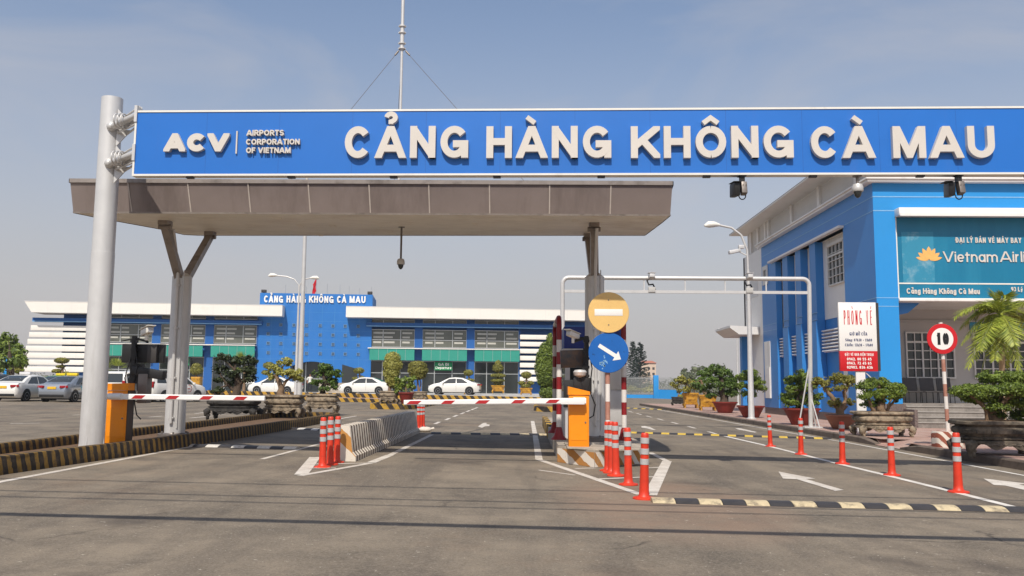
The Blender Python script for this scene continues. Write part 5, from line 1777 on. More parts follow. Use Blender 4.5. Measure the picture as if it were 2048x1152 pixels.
def bush_tree(name, label, base, h, boxes, leaf, size, seed, trunk_r=.12, cat='tree', group=None, dens=.7, lo=None, smooth=False):
    loc = at_base(*base, h)
    T = thing(name, label, cat, loc, 0, group)
    cx = base[0]
    top = min(b[2] for b in boxes)
    grow(T, loc, boxes, [[(cx, base[1], 0, trunk_r), (cx + 1, base[1] - (base[1] - top) * .35, 0, trunk_r * .8), (cx, base[1] - (base[1] - top) * .7, 0, trunk_r * .45)]], leaf, size, seed=seed, dens=dens, bark='bark_dark', smooth=smooth)
    return T


bush_tree('round_topiary_tree', 'tall egg shaped clipped green tree at the left of the booth', (1092, 806), .2,
          [(1069, 1112, 705, 765, 0), (1072, 1110, 695, 735, 0), (1078, 1108, 683, 715, 0), (1092, 1108, 666, 700, 0), (1073, 1110, 740, 775, 0), (1078, 1112, 772, 800, 0), (1080, 1108, 765, 790, .4)], 'green', .14, 51, .2, dens=1.0, smooth=True)
# evergreens, hedge and trees on the right horizon
def araucaria(px, py, top, label, seed, wpx):
    loc = at_base(px, py, .2)
    T = thing('araucaria_tree', label, 'tree', loc, 0, 'two slim dark evergreens by the fence')
    k = loc.y / FPX
    H = (py - top) * k
    rnd = random.Random(seed)
    mb = MB(); mb.tube([(0, 0, 0), (0, 0, H * .6), (0, 0, H)], [.16, .1, .02], 8); mb.build('trunk', M['bark_dark'], T, 60)
    mb = MB()
    nl = 30
    for i in range(nl):
        z = H * (.06 + .92 * i / nl)
        r = wpx * k / 2 * 1.5 * (1 - i / nl) ** .75 * rnd.uniform(.8, 1.15) + .15
        for j in range(7):
            a = rnd.uniform(0, 6.28)
            e = V((math.cos(a) * r, math.sin(a) * r, z + r * .35 * (i / nl + .3)))
            s0 = V((0, 0, z))
            for q in range(9):
                p = s0.lerp(e, .2 + .8 * q / 9)
                mb.leaves(p, .13, .13, .1, 7, .3, rnd, .2, .3, 0, .3)
    mb.build('crown', LEAF['pine'], T, None)


araucaria(1266, 786, 681, 'left one of two slim dark evergreens beside the blue fence post', 1, 34)
araucaria(1281, 787, 683, 'right one of two slim dark evergreens beside the blue fence post', 2, 36)
for i, (b, bx, lf, lb) in enumerate((
        ((1300, 789), [(1283, 1318, 774, 788, 0), (1290, 1316, 770, 784, .6)], 'yellow', 'yellow green clipped shrub at the foot of the evergreens'),
        ((1262, 789), [(1252, 1285, 773, 788, 0), (1254, 1275, 770, 782, .5)], 'olive', 'dull green shrub at the foot of the left evergreen'))):
    bush_tree('shrub', lb, b, .2, bx, lf, .4, 60 + i, .05, 'shrub')
bush_tree('leafy_tree', 'loose pale green tree on the horizon behind the yellow troughs', (1388, 790), 0, [(1372, 1398, 740, 770, 0), (1380, 1402, 726, 752, 3), (1395, 1416, 730, 760, 4), (1362, 1380, 735, 760, 6)], 'far', .55, 63, .25)
bush_tree('leafy_tree', 'small pale tree on the horizon behind the big cloud bonsai', (1442, 790), 0, [(1432, 1450, 722, 750, 0), (1425, 1440, 735, 760, 2)], 'far', .55, 64, .25)
bush_tree('leafy_tree', 'dense green tree at the far left behind the taxis', (20, 790), 0, [(-40, 10, 672, 730, 0), (-10, 35, 666, 715, 2), (12, 52, 680, 730, 0), (20, 50, 700, 750, -2), (-20, 20, 705, 760, -2), (-60, -15, 680, 750, 0), (2, 30, 664, 690, 1)], 'green', .3, 65, .3, dens=1.0)

# far palms before the terminal
def fan_palm(label, base, h, top, wpx, seed, leaf='palm'):
    loc = at(*base, 80.0)
    k = loc.y / FPX
    T = thing('fan_palm', label, 'palm', loc, 0, 'fan palms before the terminal')
    H = (base[1] - top) * k * .62
    rnd = random.Random(seed)
    mb = MB(); mb.tube([(0, 0, 0), (.03, 0, H * .5), (0, 0, H)], [.16, .12, .11], 10); mb.build('trunk', M['bark'], T, 60)
    mb = MB()
    for i in range(22):
        a = rnd.uniform(0, 6.28); el = rnd.uniform(-.5, 1.2)
        d = V((math.cos(a) * math.cos(el), math.sin(a) * math.cos(el), math.sin(el)))
        c = V((0, 0, H)) + d * wpx * k * .22
        for j in range(11):
            t_ = (j - 5) / 5 * 1.1
            sd = d.cross(V((0, 0, 1))).normalized()
            e = (d * math.cos(t_) + sd * math.sin(t_)).normalized()
            tip = c + e * wpx * k * .3 + V((0, 0, -abs(t_) * .08))
            pw = d.cross(e).normalized() * .05 if abs(t_) > .05 else sd * .05
            mb.f([c, c.lerp(tip, .5) + sd * .035, tip, c.lerp(tip, .5) - sd * .035])
    mb.build('crown', LEAF[leaf], T, None)


fan_palm('fan palm behind the silver taxi, left of the left canopy column', (192, 792), .35, 703, 75, 1)
fan_palm('fan palm between the camera post and the thick sign pole', (232, 792), .35, 712, 60, 2)
fan_palm('pale fan palm behind the dark bonsai', (487, 790), .3, 695, 66, 3)

# feather palm by the porch
M['pale_bark'] = mat('pale_bark', (176, 152, 122), 0.9, var=0.2, scale=12, bump=0.5, bscale=25)
loc = at_base(2004, 850, E_)
loc = V((at(2004, 850, 23.0).x, 23.0, gz(14) + E_))
T = thing('feather_palm', 'yellow green feather palm with drooping fronds before the porch windows', 'palm', loc)
k = 23.0 / FPX
tp = at(2003, 668, 23.0) - loc
mb = MB(); mb.tube([(0, 0, 0), (tp.x * .5, 0, tp.z * .5), tp], [.1, .075, .06], 12); mb.build('trunk', M['pale_bark'], T, 60)
mb = MB(); mb.tube([tp, tp + V((.01, 0, .55))], [.065, .04], 12); mb.build('crownshaft', LEAF['palm'], T, 60)
rnd = random.Random(4)
fr = MB()
crown0 = tp + V((0, 0, .5))


def frond(tipx, tipy, rise, dy):
    tip = at(tipx, tipy, 23.0 + dy) - loc
    mid = (crown0 + tip) / 2 + V((0, 0, rise))
    N_ = 36
    pts = [crown0 * (1 - s) ** 2 + mid * 2 * s * (1 - s) + tip * s * s for s in [i / N_ for i in range(N_ + 1)]]
    fr.tube(pts, [.016 * (1 - i / N_) + .003 for i in range(N_ + 1)], 5)
    for i in range(3, N_):
        d = (pts[i + 1] - pts[i]).normalized()
        sd = d.cross(V((0, 0, 1)))
        sd = sd.normalized() if sd.length > .01 else V((1, 0, 0))
        l = .42 * math.sin(math.pi * (i / N_) ** .8 * .92 + .12) + .06
        for s_ in (-1, 1):
            for jj in range(2):
                e = (d * rnd.uniform(.45, .8) + sd * s_ * .8 + V((0, 0, rnd.uniform(-.45, .12)))).normalized()
                p = pts[i].lerp(pts[i + 1], jj * .5)
                w_ = d.cross(e).normalized().cross(e) * .014
                q = p + e * l * rnd.uniform(.85, 1.1) + V((0, 0, -.09 * l))
                fr.f([p, p.lerp(q, .45) + w_, q, p.lerp(q, .45) - w_])


for a in ((1908, 636, .55, -.1), (1935, 735, .35, -.3), (1950, 640, .75, .4), (1985, 588, .35, .1), (2012, 592, .4, -.2), (2050, 640, .5, .2), (2062, 700, .45, -.3), (2040, 742, .2, -.4), (1960, 700, .35, -.7), (1945, 690, .5, .5), (1998, 600, .3, .8), (2075, 620, .6, .5), (2030, 690, .35, -.9), (1922, 690, .5, .2), (1970, 610, .35, -.4), (2028, 610, .35, .5), (1990, 720, .2, -.5), (1918, 660, .6, .6), (2062, 665, .5, .4), (1962, 745, .3, .2), (2010, 735, .3, .6)):
    frond(*a)
fr.build('crown', LEAF['palm'], T, None)

# ------------------------------------------------------------------ ticket office building on the right
BX = 13.15
BYF = atx(1757, 700, BX).y
BYM = atx(1527, 700, BX).y                     # end of the blue part
BYR = BYM + 4.2
BG = gz(BX) + E_
BL = V((BX, BYF, BG))
T = thing('ticket_office', 'blue two storey ticket office with vertical fins, recessed porch and white overhanging roof', 'building', BL)
BW = 24.0
sy = lambda px: atx(px, 700, BX).y - BYF
sz = lambda px, py, dx=0: atx(px, py, BX + dx).z - BG
fz = lambda py, dy=0, px=1800: at(px, py, BYF + dy).z - BG
fx = lambda px, dy=0: at(px, 600, BYF + dy).x - BX
Z1 = sz(1750, 362.6)                            # under the cornice
ZP = fz(806.6)                                  # porch floor
ZB0, ZB1 = fz(597, 0, 1820), fz(432, 0, 1820)   # board
ZM1, ZM2 = sz(1756.5, 594.5), sz(1756.5, 611.8)
DM, DF = BYM - BYF, BYR - BYF
r0, r1 = sy(1694), sy(1555)                     # the tall recess with the fins
ZA = sz(1692, 453)                              # under the hood
PW = fx(1797)                                   # corner pillar width
mb = MB()
mb.box(0, .3, 0, r0, .34, Z1); mb.box(0, .3, r1, DM, .34, Z1); mb.box(0, .3, r0 + .0, r1, ZA, Z1); mb.box(0.06, .3, r0, r1, .34, 1.0)
mb.build('side_wall', M['bld_blue'], T, None)
mb = MB()
mb.box(.003, PW, -.006, .8, ZP - .02, Z1 - .002)
mb.box(PW, BW, .0, .35, ZB1 + .02, Z1 - .002)
mb.box(.004, .301, -.005, .299, .3, ZP - .021)
mb.build('front_wall', M['bld_bright'], T, None)
mb = MB(); mb.box(.36, .5, r0 - .3, r1 + .3, ZM2, ZA + .3); mb.build('recess_wall', M['bld_white'], T, None)
mb = MB(); mb.box(.38, .5, r0 - .3, r1 + .3, .3, ZM2 - .002); mb.build('recess_base', M['bld_blue'], T, None)
for a, c in ((1579, 1569), (1605.6, 1595), (1636, 1624)):
    mb = MB(); mb.box(.004, .36, sy(a), sy(c), .345, ZA); mb.box(-.05, .36, sy(a) - .02, sy(c) + .02, .345, ZM2 - .04)
    mb.build('fin', M['bld_blue'], T, None)
mb = MB()
mb.box(-.22, .36, r0 - .12, sy(1547), ZA, ZA + .1, .008)
mb.build('hood', M['bld_white'], T)
for i, (a, c) in enumerate(((r0 + .02, sy(1640)), (sy(1621), sy(1606)), (sy(1593), sy(1580)), (sy(1568), sy(1556)))):
    mb = MB()
    for k in range(7):
        z = sz(1690, 698, .1) + (sz(1690, 655, .1) - sz(1690, 698, .1)) * k / 6
        mb.obox((.16, (a + c) / 2, z), (.16, abs(c - a) - .04, .05), Matrix.Rotation(R(18), 3, 'Y'))
    mb.build('louvre', M['bld_white'], T, None)


def grid_window(T, name, o, ux, n, w, h, cols, rows, fr=.06, bar=.028, extra=None, glass='glass', depth=.1, trans=None):
    """Framed window with glazing bars; o lower left, ux along, n outwards."""
    o, ux, n = V(o), V(ux), V(n)
    z = V((0, 0, 1))
    mb = MB()
    R_ = lambda x0, x1, z0, z1, d0, d1: mb.prism([(x0, z0), (x1, z0), (x1, z1), (x0, z1)], o + n * d0, ux, z, n * (d1 - d0))
    R_(0, w, 0, fr, 0, depth); R_(0, w, h - fr, h, 0, depth); R_(0, fr, fr, h - fr, 0, depth); R_(w - fr, w, fr, h - fr, 0, depth)
    for i in range(1, cols):
        x = fr + (w - 2 * fr) * i / cols
        b_ = bar * (1.9 if extra and i % extra == 0 else 1)
        R_(x - b_ / 2, x + b_ / 2, fr, h - fr, .02, depth * .8)
    for j in range(1, rows):
        zz = fr + (h - 2 * fr) * j / rows
        R_(fr, w - fr, zz - bar / 2, zz + bar / 2, .018, depth * .78)
    if trans:
        zz = fr + (h - 2 * fr) * trans
        R_(fr, w - fr, zz - .04, zz + .04, .016, depth * .9)
    f = mb.build(name, M['window_white'], T, None)
    mb = MB()
    mb.prism([(fr * .5, fr * .5), (w - fr * .5, fr * .5), (w - fr * .5, h - fr * .5), (fr * .5, h - fr * .5)], o + n * .003, ux, z, n * .01)
    mb.build('pane', M[glass], f, None)
    return f


y1_, y0_ = atx(1661, 600, BX + .36).y - BYF, atx(1694, 600, BX + .36).y - BYF
zw0, zw1 = atx(1678, 568, BX + .36).z - BG, atx(1692, 477, BX + .36).z - BG
grid_window(T, 'window', (.36, y0_, zw0), (0, 1, 0), (-1, 0, 0), y1_ - y0_, zw1 - zw0, 4, 5, trans=.74)
mb = MB(); mb.box(.30, .36, y0_ - .12, y1_ + .12, zw1 + .002, zw1 + .1); mb.build('window_hood', M['bld_white'], T, None)
grid_window(T, 'window', (-.005, sy(1540), sz(1535, 568)), (0, 1, 0), (-1, 0, 0), sy(1530) - sy(1540), sz(1535, 530) - sz(1535, 568), 1, 1, fr=.22, depth=.05)
mb = MB(); mb.box(-.03, .0, sy(1541), sy(1529.5), sz(1534, 796), sz(1534, 683), .008); mb.box(-.06, -.03, sy(1540), sy(1531), sz(1534, 796), sz(1534, 735)); mb.build('pilaster_strip', M['bld_white'], T, None)
mb = MB(); mb.box(.33, .378, sy(1702) + .9, sy(1670), .35, sz(1690, 697)); mb.build('door', M['bld_white'], T, None)
mb = MB()
for z in (sz(1749.9, 390.8), sz(1750.6, 419)):
    mb.box(-.006, .02, .0, DM, z - .015, z + .015); mb.box(-.004, BW, -.012, .02, z - .018, z + .018)
for z in (ZM1, ZM2):
    mb.box(-.006, .02, 0, r0, z - .012, z + .012); mb.box(-.006, .02, r1, DM, z - .012, z + .012); mb.box(-.004, PW, -.012, .02, z - .012, z + .012)
    for a, c in ((1579, 1569), (1605.6, 1595), (1636, 1624)): mb.box(-.058, .02, sy(a) - .028, sy(c) + .028, z - .012, z + .012)
mb.build('grooves', M['joint_pale'], T, None)
mb = MB(); mb.box(.02, .29, .9, DM + .02, -.1, .338); mb.box(-.02, PW + .1, -.03, .9, -.1, ZP - .022); mb.build('plinth', M['granite'], T, None)
# rear white part and the clerestory under the roof
mb = MB(); mb.box(.04, .4, DM, DF, 0, Z1 + .02); mb.box(.04, 14, DF - .3, DF, 0, Z1 + .02); mb.build('rear_wall', M['bld_white'], T, None)
ZC = Z1 + .16
mb = MB(); mb.box(-.28, BW, -.28, DM + .1, Z1, Z1 + .09, .01); mb.box(-.34, BW, -.34, DM + .16, Z1 + .092, ZC, .01); mb.build('cornice', M['bld_white'], T)
ZR = atx(1667, 356, BX + .35).z - BG
ZRT = atx(1613, 356, BX - .75).z - BG
mb = MB()
for k in range(11):
    z0, z1 = ZC + (ZR - ZC) * k / 11 + .004, ZC + (ZR - ZC) * (k + 1) / 11
    mb.f([(.35, .6, z0 + .012), (.35, DF, z0 + .012), (.31, DF, z0), (.31, .6, z0)])
    mb.f([(.35, .6, z0 + .012), (.35, DF, z0 + .012), (.31, DF, z1), (.31, .6, z1)])
mb.box(.36, BW, .6, DF, ZC, ZR)
clr = mb.build('clerestory', M['bld_grey'], T, None)
for k in range(8):
    px_ = (1755, 1716, 1640, 1584, 1537)[k] if k < 5 else None
    y = (atx(px_, 420, BX + .3).y - BYF) if px_ else DM + (k - 5) * 1.6
    if y < .6: continue
    mb = MB(); mb.box(.22, .4, y - .16, y + .16, ZC - .002, ZR); mb.build('post', M['bld_white'], clr, None)
mb = MB()
mb.box(-.75, BW, -.5, DF + .15, ZR, ZR + .1, .01); mb.prism([(-.75, ZR + .1), (BW, ZR + .1), (BW, ZR + 1.2), (-.4, ZRT + .05), (-.75, ZRT)], (0, -.5, 0), (1, 0, 0), (0, 0, 1), (0, DF + .65, 0))
mb.build('roof', M['bld_white'], T)
mb = MB()
mb.box(.05, .42, DF - .9, DF + .02, Z1 - 1.0, Z1 - .3); mb.box(.02, .05, DM + 1, DF - .4, Z1 - 2.6, Z1 - 1.6)
mb.build('rear_panel', M['bld_grey'], T, None)
# small rear entrance canopy on a blue column
yc0, yc1 = DM + .8, DM + 4.6
zc0 = atx(1543, 659, BX).z - BG
xe = at(1446, 676, BYF + yc0 + 1.8).x - BX
mb = MB(); mb.prism([(xe, zc0 + .25), (xe + .5, zc0 - .12), (0.02, zc0 - .12), (.02, zc0 + .3), (xe, zc0 + .38)], (0, yc0, 0), (1, 0, 0), (0, 0, 1), (0, yc1 - yc0, 0))
cn_ = mb.build('entrance_canopy', M['bld_grey'], T, None)
xcol = at(1490, 700, BYF + yc0 + 2.4).x - BX
mb = MB(); mb.box(xcol - .25, xcol + .25, yc0 + 2.1, yc0 + 2.6, 0, zc0 - .122); mb.build('canopy_column', M['bld_blue'], cn_, None)
M['nosing'] = mat('nosing', (158, 152, 144), 0.7, var=0.15, scale=6)
# porch: ceiling, beam, inner wall, steps
PD = 3.3
mb = MB(); mb.box(PW, BW, .02, PD, ZB0 - .12, ZB0 - .02); mb.build('porch_ceiling', M['bld_white'], T, None)
mb = MB(); mb.box(PW + .002, BW, -.1, .1, ZB0 - .1, ZB0 - .0, .008); mb.build('porch_beam', M['bld_white'], T)
mb = MB(); mb.box(.3, BW, PD, PD + .25, ZP - .1, ZB0 - .121); mb.box(PW + .002, BW, PD - .09, PD - .001, ZB0 - .62, ZB0 - .56); mb.build('porch_wall', M['bld_beige'], T, None)
mb = MB(); mb.prism([(PW, ZB0 - .125), (PW + 1.0, ZB0 - .125), (PW + .55, ZB0 - .5), (PW, ZB0 - .62)], (0, .5, 0), (1, 0, 0), (0, 0, 1), (0, .3, 0)); mb.build('porch_bracket', M['bld_blue'], T, None)
mb = MB()
mb.box(PW + .12, BW, .3, PD, -.1, ZP - .022)
ns = 4
for k in range(ns):
    zk = (ZP - .04) * (k + 1) / (ns + .35)
    mb.box(PW + .12 + .0, BW, -.9 + .3 * k, .3 - .001 * k, -.1, zk - .03)
    mb.mi = 1; mb.box(PW + .121, BW, -.93 + .3 * k, .299 - .001 * k, zk - .029, zk, .006); mb.mi = 0
mb.build('porch_steps', [M['step_stone'], M['nosing']], T)
mb = MB(); mb.box(PW + .0, PW + .118, -.95, .35, -.1, ZP * .75); mb.build('step_side', M['granite'], T, None)
wx0, wx1 = fx(1806, PD), fx(1903, PD)
wz0, wz1 = at(1850, 757, BYF + PD).z - BG, at(1850, 664, BYF + PD).z - BG
grid_window(T, 'porch_window', (wx0, PD, wz0), (1, 0, 0), (0, -1, 0), wx1 - wx0, wz1 - wz0, 6, 5, extra=2, trans=.8, bar=.035)
wx0, wx1 = fx(1940, PD), fx(2085, PD)
grid_window(T, 'porch_window', (wx0, PD, wz0), (1, 0, 0), (0, -1, 0), wx1 - wx0, wz1 - wz0, 8, 5, extra=2, trans=.8, bar=.035)
mb = MB(); a, c = at(1939, 660, BYF + PD), at(2080, 642, BYF + PD); mb.box(a.x - BX, c.x - BX, PD - .05, PD - .002, a.z - BG, c.z - BG); mb.build('porch_notice', M['teal_faded'], T, None)
for m_, zz in (('black', 0),):
    pass
# row of black waiting chairs on the porch
cb = at(1850, 806, BYF + 2.4)
for i in range(3):
    loc = V((at(1826 + 34 * i, 790, BYF + 2.4).x, BYF + 2.4, BG + ZP - .022))
    C = thing('waiting_chair', ('black metal waiting chair on the porch closest to the blue corner pillar', 'black metal waiting chair in the middle of the porch row', 'black metal waiting chair under the right half of the porch window')[i], 'chair', loc, 0, 'waiting chairs on the porch')
    mb = MB(); mb.obox((0, 0, .44), (.56, .5, .04), None, .015); mb.build('seat', M['dark_grey'], C)
    mb = MB(); mb.obox((0, .26, .74), (.56, .04, .52), Matrix.Rotation(R(-10), 3, 'X'), .015); mb.build('backrest', M['dark_grey'], C)
    for x in (-.22, .22):
        mb = MB(); mb.tube([(x, -.18, 0), (x, -.16, .42)], .018, 6); mb.tube([(x, .2, 0), (x, .22, .44)], .018, 6); mb.build('leg', M['black'], C)
# the big teal board, with its own frame, roller awning above
mb = MB(); mb.box(PW + .06, BW - .1, .1, .16, ZB0 + .02, ZB1 - .01); bd = mb.build('sign_board', M['teal'], T, None)
zl = fz(567, .1, 1860)
mb = MB(); mb.box(PW + .07, BW - .12, .088, .1, zl - .025, zl + .025)
for x0, x1, z0, z1 in ((PW + .02, PW + .07, ZB0 + .01, ZB1), (PW + .07, BW, ZB0 - .0, ZB0 + .03)): mb.box(x0, x1, .06, .16, z0, z1)
mb.build('board_trim', M['white_paint'], bd, None)
xf0, xf1 = fx(1808, .1), fx(1872, .1)
mb = MB(); mb.box(xf0, xf1, .094, .0995, zl + .03, fz(464, .1, 1840)); mb.build('faded_strip', M['teal_faded'], bd, None)
mb = MB(); mb.box(PW - .02, BW, -.42, .05, fz(432, -.2, 1820), fz(417, -.2, 1820), .02); mb.box(PW, BW, -.46, -.42, fz(432, -.3, 1820) - .02, fz(427, -.3, 1820)); mb.build('roller_awning', M['bld_white'], T)


def bline(mb, txt, x0, x1, yt, yb, weight, gap=.14, d=.03):
    a, c = at(x0, yb, BYF + .1) - BL, at(x1, yb, BYF + .1) - BL
    h = at((x0 + x1) / 2, yt, BYF + .1).z - at((x0 + x1) / 2, yb, BYF + .1).z
    a.y = .0985 if False else .0995
    write(mb, txt, a, (1, 0, 0), (0, 0, 1), (0, -1, 0), c.x - a.x, h, d, weight, gap)


for a in (('ĐẠI LÝ BÁN VÉ MÁY BAY', 1911, 2042, 475, 485.5, .17), ('Vietnam', 1886, 1995, 503, 524, .14, .1), ('Airlines', 2000, 2096, 503, 524, .14, .1),
          ('Cảng Hàng Không Cà Mau', 1813, 1959, 576.5, 587.5, .19, .1), ('93 Lý', 2022, 2045, 574, 583, .19, .1)):
    mb = MB(); bline(mb, *a); mb.build('lettering', M['letter_white'], bd, None)
lc = at(1858, 521, BYF + .1) - BL
mb = MB()
u_ = BYF / FPX
for i, (ang, ln_, wd) in enumerate(((0, 30, 5.2), (27, 29, 4.6), (-27, 29, 4.6), (54, 28, 4.4), (-54, 28, 4.4), (77, 27, 3.6), (-77, 27, 3.6))):
    a = R(ang)
    d = V((math.sin(a), 0, math.cos(a))); s_ = V((d.z, 0, -d.x))
    pts = [(0, 2)] + [(wd * math.sin(math.pi * q / 10) ** .8, 2 + (ln_ - 2) * q / 10) for q in range(1, 10)] + [(0, ln_)] + [(-wd * math.sin(math.pi * q / 10) ** .8, 2 + (ln_ - 2) * q / 10) for q in range(9, 0, -1)]
    mb.prism([(p * u_, q * u_ * (.95 if abs(ang) < 60 else 1)) for p, q in pts], (lc.x, .0995 - .003 * (7 - i) * .6, lc.z), s_, d, (0, -.012, 0))
mb.build('lotus_emblem', M['lotus'], bd, None)

# ------------------------------------------------------------------ slim pipe gantry over the right lane
loc = at_base(1622, 856)
GY = loc.y
T = thing('pipe_gantry', 'slim grey pipe gantry crossing the right lane behind the booth', 'gantry', loc)
lp = lambda x, y: V((at(x, y, GY).x - loc.x, 0, at(x, y, GY).z - loc.z))
tr, tl_ = lp(1618, 559), lp(1125, 554)
b_l = V((tl_.x, 0, gz(1) + IH - loc.z))
r_ = .22
mb = MB()
zt_ = (tr.z + tl_.z) / 2
path = [(0, 0, .0), (tr.x, 0, zt_ - r_)] + [(tr.x - r_ + r_ * math.cos(a), 0, zt_ - r_ + r_ * math.sin(a)) for a in [i * math.pi / 12 for i in range(1, 7)]]
path += [(tl_.x + r_ - r_ * math.sin(a), 0, zt_ - r_ + r_ * math.cos(a)) for a in [i * math.pi / 12 for i in range(7)]] + [(b_l.x, 0, b_l.z)]
mb.tube(path, .075, 14)
mb.build('frame', M['steel_light'], T, 50)
zr_ = (lp(1131, 581).z + lp(1618, 587).z) / 2
mb = MB(); mb.box(tl_.x + .07, tr.x - .07, -.04, .04, zr_ - .05, zr_ + .05)
for px in (1208, 1288, 1370, 1450, 1532):
    x = lp(px, 570).x; mb.box(x - .02, x + .02, -.02, .02, zr_ + .05, zt_ - .06)
mb.build('rail', M['steel_light'], T)
mb = MB()
for dx, dy in ((-.42, 0), (.2, -.3), (.25, .25)): mb.tube([(dx, dy, .0), (0, 0, 1.15 if dx > -.4 else 2.1)], .025, 8)
mb.box(-.3, .3, -.3, .3, 0, .05, .01)
mb.build('brace', M['steel_light'], T)
for px, lb in ((1302, 'pale camera clamped to the pipe gantry above the yellow disc'), (1497, 'pale camera clamped to the pipe gantry in front of the lamp post')):
    c = lp(px, 560) + loc
    C = thing('lane_camera', lb, 'camera', V((c.x, GY, loc.z + zt_)), 0, 'cameras on the pipe gantry')
    mb = MB(); mb.obox((0, -.12, .06), (.17, .4, .16), Matrix.Rotation(R(-6), 3, 'X'), .02); mb.box(-.12, .12, -.34, .08, .145, .16, .004); mb.build('housing', M['steel_light'], C)
    mb = MB(); mb.tube([(-.03, 0, .02), (-.14, -.03, -.1), (-.08, -.04, -.24), (.06, -.04, -.22), (.1, -.02, -.3), (.14, -.02, -.42)], .03, 7); mb.build('cable', M['cable'], C, 60)
    mb = MB(); mb.box(-.1, .14, -.08, .06, zr_ - zt_ - .02, zr_ - zt_ + .16, .01); mb.build('junction_box', M['bld_beige'], C)


# ------------------------------------------------------------------ lamp posts
def lamp_post(label, base, h, top, heads, Y=None, r=.09, group='street lamps', crown_y=None):
    loc = at_base(*base, h)
    if Y: q = at(base[0], base[1], Y); loc = V((q.x, Y, gz(q.x) + h))
    T = thing('street_lamp', label, 'street lamp', loc, 0, group)
    Yy = loc.y
    lp = lambda x, y: V((at(x, y, Yy).x - loc.x, 0, at(x, y, Yy).z - loc.z))
    t_ = lp(*top)
    t_.x = 0
    mb = MB(); mb.lathe([(r * 1.9, 0), (r * 1.9, .03), (r * 1.25, .06), (r * 1.15, .1), (r * .8, t_.z * .7), (r * .6, t_.z)], (0, 0, 0), 16)
    mb.build('pole', M['steel_light'], T, 50)
    for hx, hy, ln_ in heads:
        e = lp(hx, hy)
        sg = 1 if e.x > 0 else -1
        mb = MB()
        P = [V((0, 0, t_.z * .98)), V((0.02 * e.x, 0, t_.z + (e.z - t_.z) * .45)), V((.22 * e.x, 0, t_.z + (e.z - t_.z) * .78)), V((.55 * e.x, 0, t_.z + (e.z - t_.z) * .94)), e]
        mb.tube(P, r * .45, 8); arm = mb.build('arm', M['steel_light'], T, 60)
        mb = MB()
        mb.tube([e + V((-sg * .05, 0, 0)), e + V((sg * ln_ * .3, 0, .03)), e + V((sg * ln_ * .7, 0, .02)), e + V((sg * ln_, 0, -.04))], [.06, .13, .15, .05], 12)
        mb.build('lamp_head', M['white_paint'], T, 60)
    return T, lp


T, lp = lamp_post('tall curved arm street lamp on the pavement before the blue building', (1503, 838), E_, (1497, 540), ((1437, 450, .62),), r=.115)
# its arm: a second, smaller floodlight bracket
mb = MB()
e = lp(1478, 503); s0 = lp(1497, 512)
mb.tube([V((0, 0, s0.z)), e], .03, 6); mb.obox(e + V((-.2, 0, 0)), (.5, .3, .14), Matrix.Rotation(R(-12), 3, 'Y'), .02); mb.obox(e + V((.1, 0, .2)), (.25, .2, .16), None, .02)
mb.build('floodlight', M['steel'], T)
lamp_post('double armed street lamp before the tower of the terminal', (590, 812), .2, (590, 585), ((553, 551, .6), (622, 556, .6)), Y=64, r=.1)
loc = at_base(598, 815, .2); loc = V((at(598, 815, 58).x, 58.0, gz(-15) + .2))
T = thing('light_mast', 'tall straight pale mast rising in front of the terminal tower and past the canopy', 'mast', loc)
mb = MB(); mb.lathe([(.26, 0), (.26, .04), (.18, .06), (.17, 1.6), (.13, 9), (.085, 17.5)], (0, 0, 0), 16); mb.build('pole', M['steel_light'], T, 50)
mb = MB(); mb.lathe([(.5, 0), (.55, .1), (.3, .14)], (0, 0, 17.5), 14)
for k in range(4): mb.obox((.5 * math.cos(k * 1.57), .5 * math.sin(k * 1.57), 17.35), (.35, .35, .25), None, .02)
mb.build('lamp_ring', M['steel'], T)
T, lp = lamp_post('small distant street lamp behind the rear entrance of the blue building', (1476, 786), 0, (1475, 672), ((1450, 660, .8),), Y=85, r=.09)

# ------------------------------------------------------------------ signs on the pavement
loc = V((at(1722, 850, 27.0).x, 27.0, gz(10) + E_))
T = thing('opening_hours_board', 'white board with red band giving opening hours and phone numbers of the ticket room', 'sign board', loc)
lp = lambda x, y: at(x, y, 27.0) - loc
a, c = lp(1681, 742), lp(1751, 605)
zs = lp(1716, 702).z
mb = MB(); mb.box(a.x, c.x, .0, .1, zs + .001, c.z, .004); mb.build('white_panel', M['sign_white'], T)
mb = MB(); mb.box(a.x, c.x, .0, .1, a.z, zs - .001, .004); mb.build('red_panel', M['sign_red'], T)
mb = MB(); mb.box(c.x + .001, c.x + .09, .012, .1, a.z + .01, c.z - .01); mb.box(a.x, c.x, .101, .112, a.z, c.z); mb.build('side_trim', M['dark_grey'], T)
mb = MB(); xm = lp(1722, 750).x; mb.box(xm - .14, xm + .14, .03, .09, 0, a.z - .002); mb.tube([(xm + .12, .06, a.z), (xm + .75, .1, a.z - .6)], .015, 6); mb.build('post', M['bld_white'], T)


def hline(mb, txt, x0, x1, yt, yb, weight, gap=.14):
    p, q = lp(x0, yb), lp(x1, yb)
    write(mb, txt, (p.x, .0005, p.z), (1, 0, 0), (0, 0, 1), (0, -1, 0), q.x - p.x, lp(x0, yt).z - p.z, .006, weight, gap)


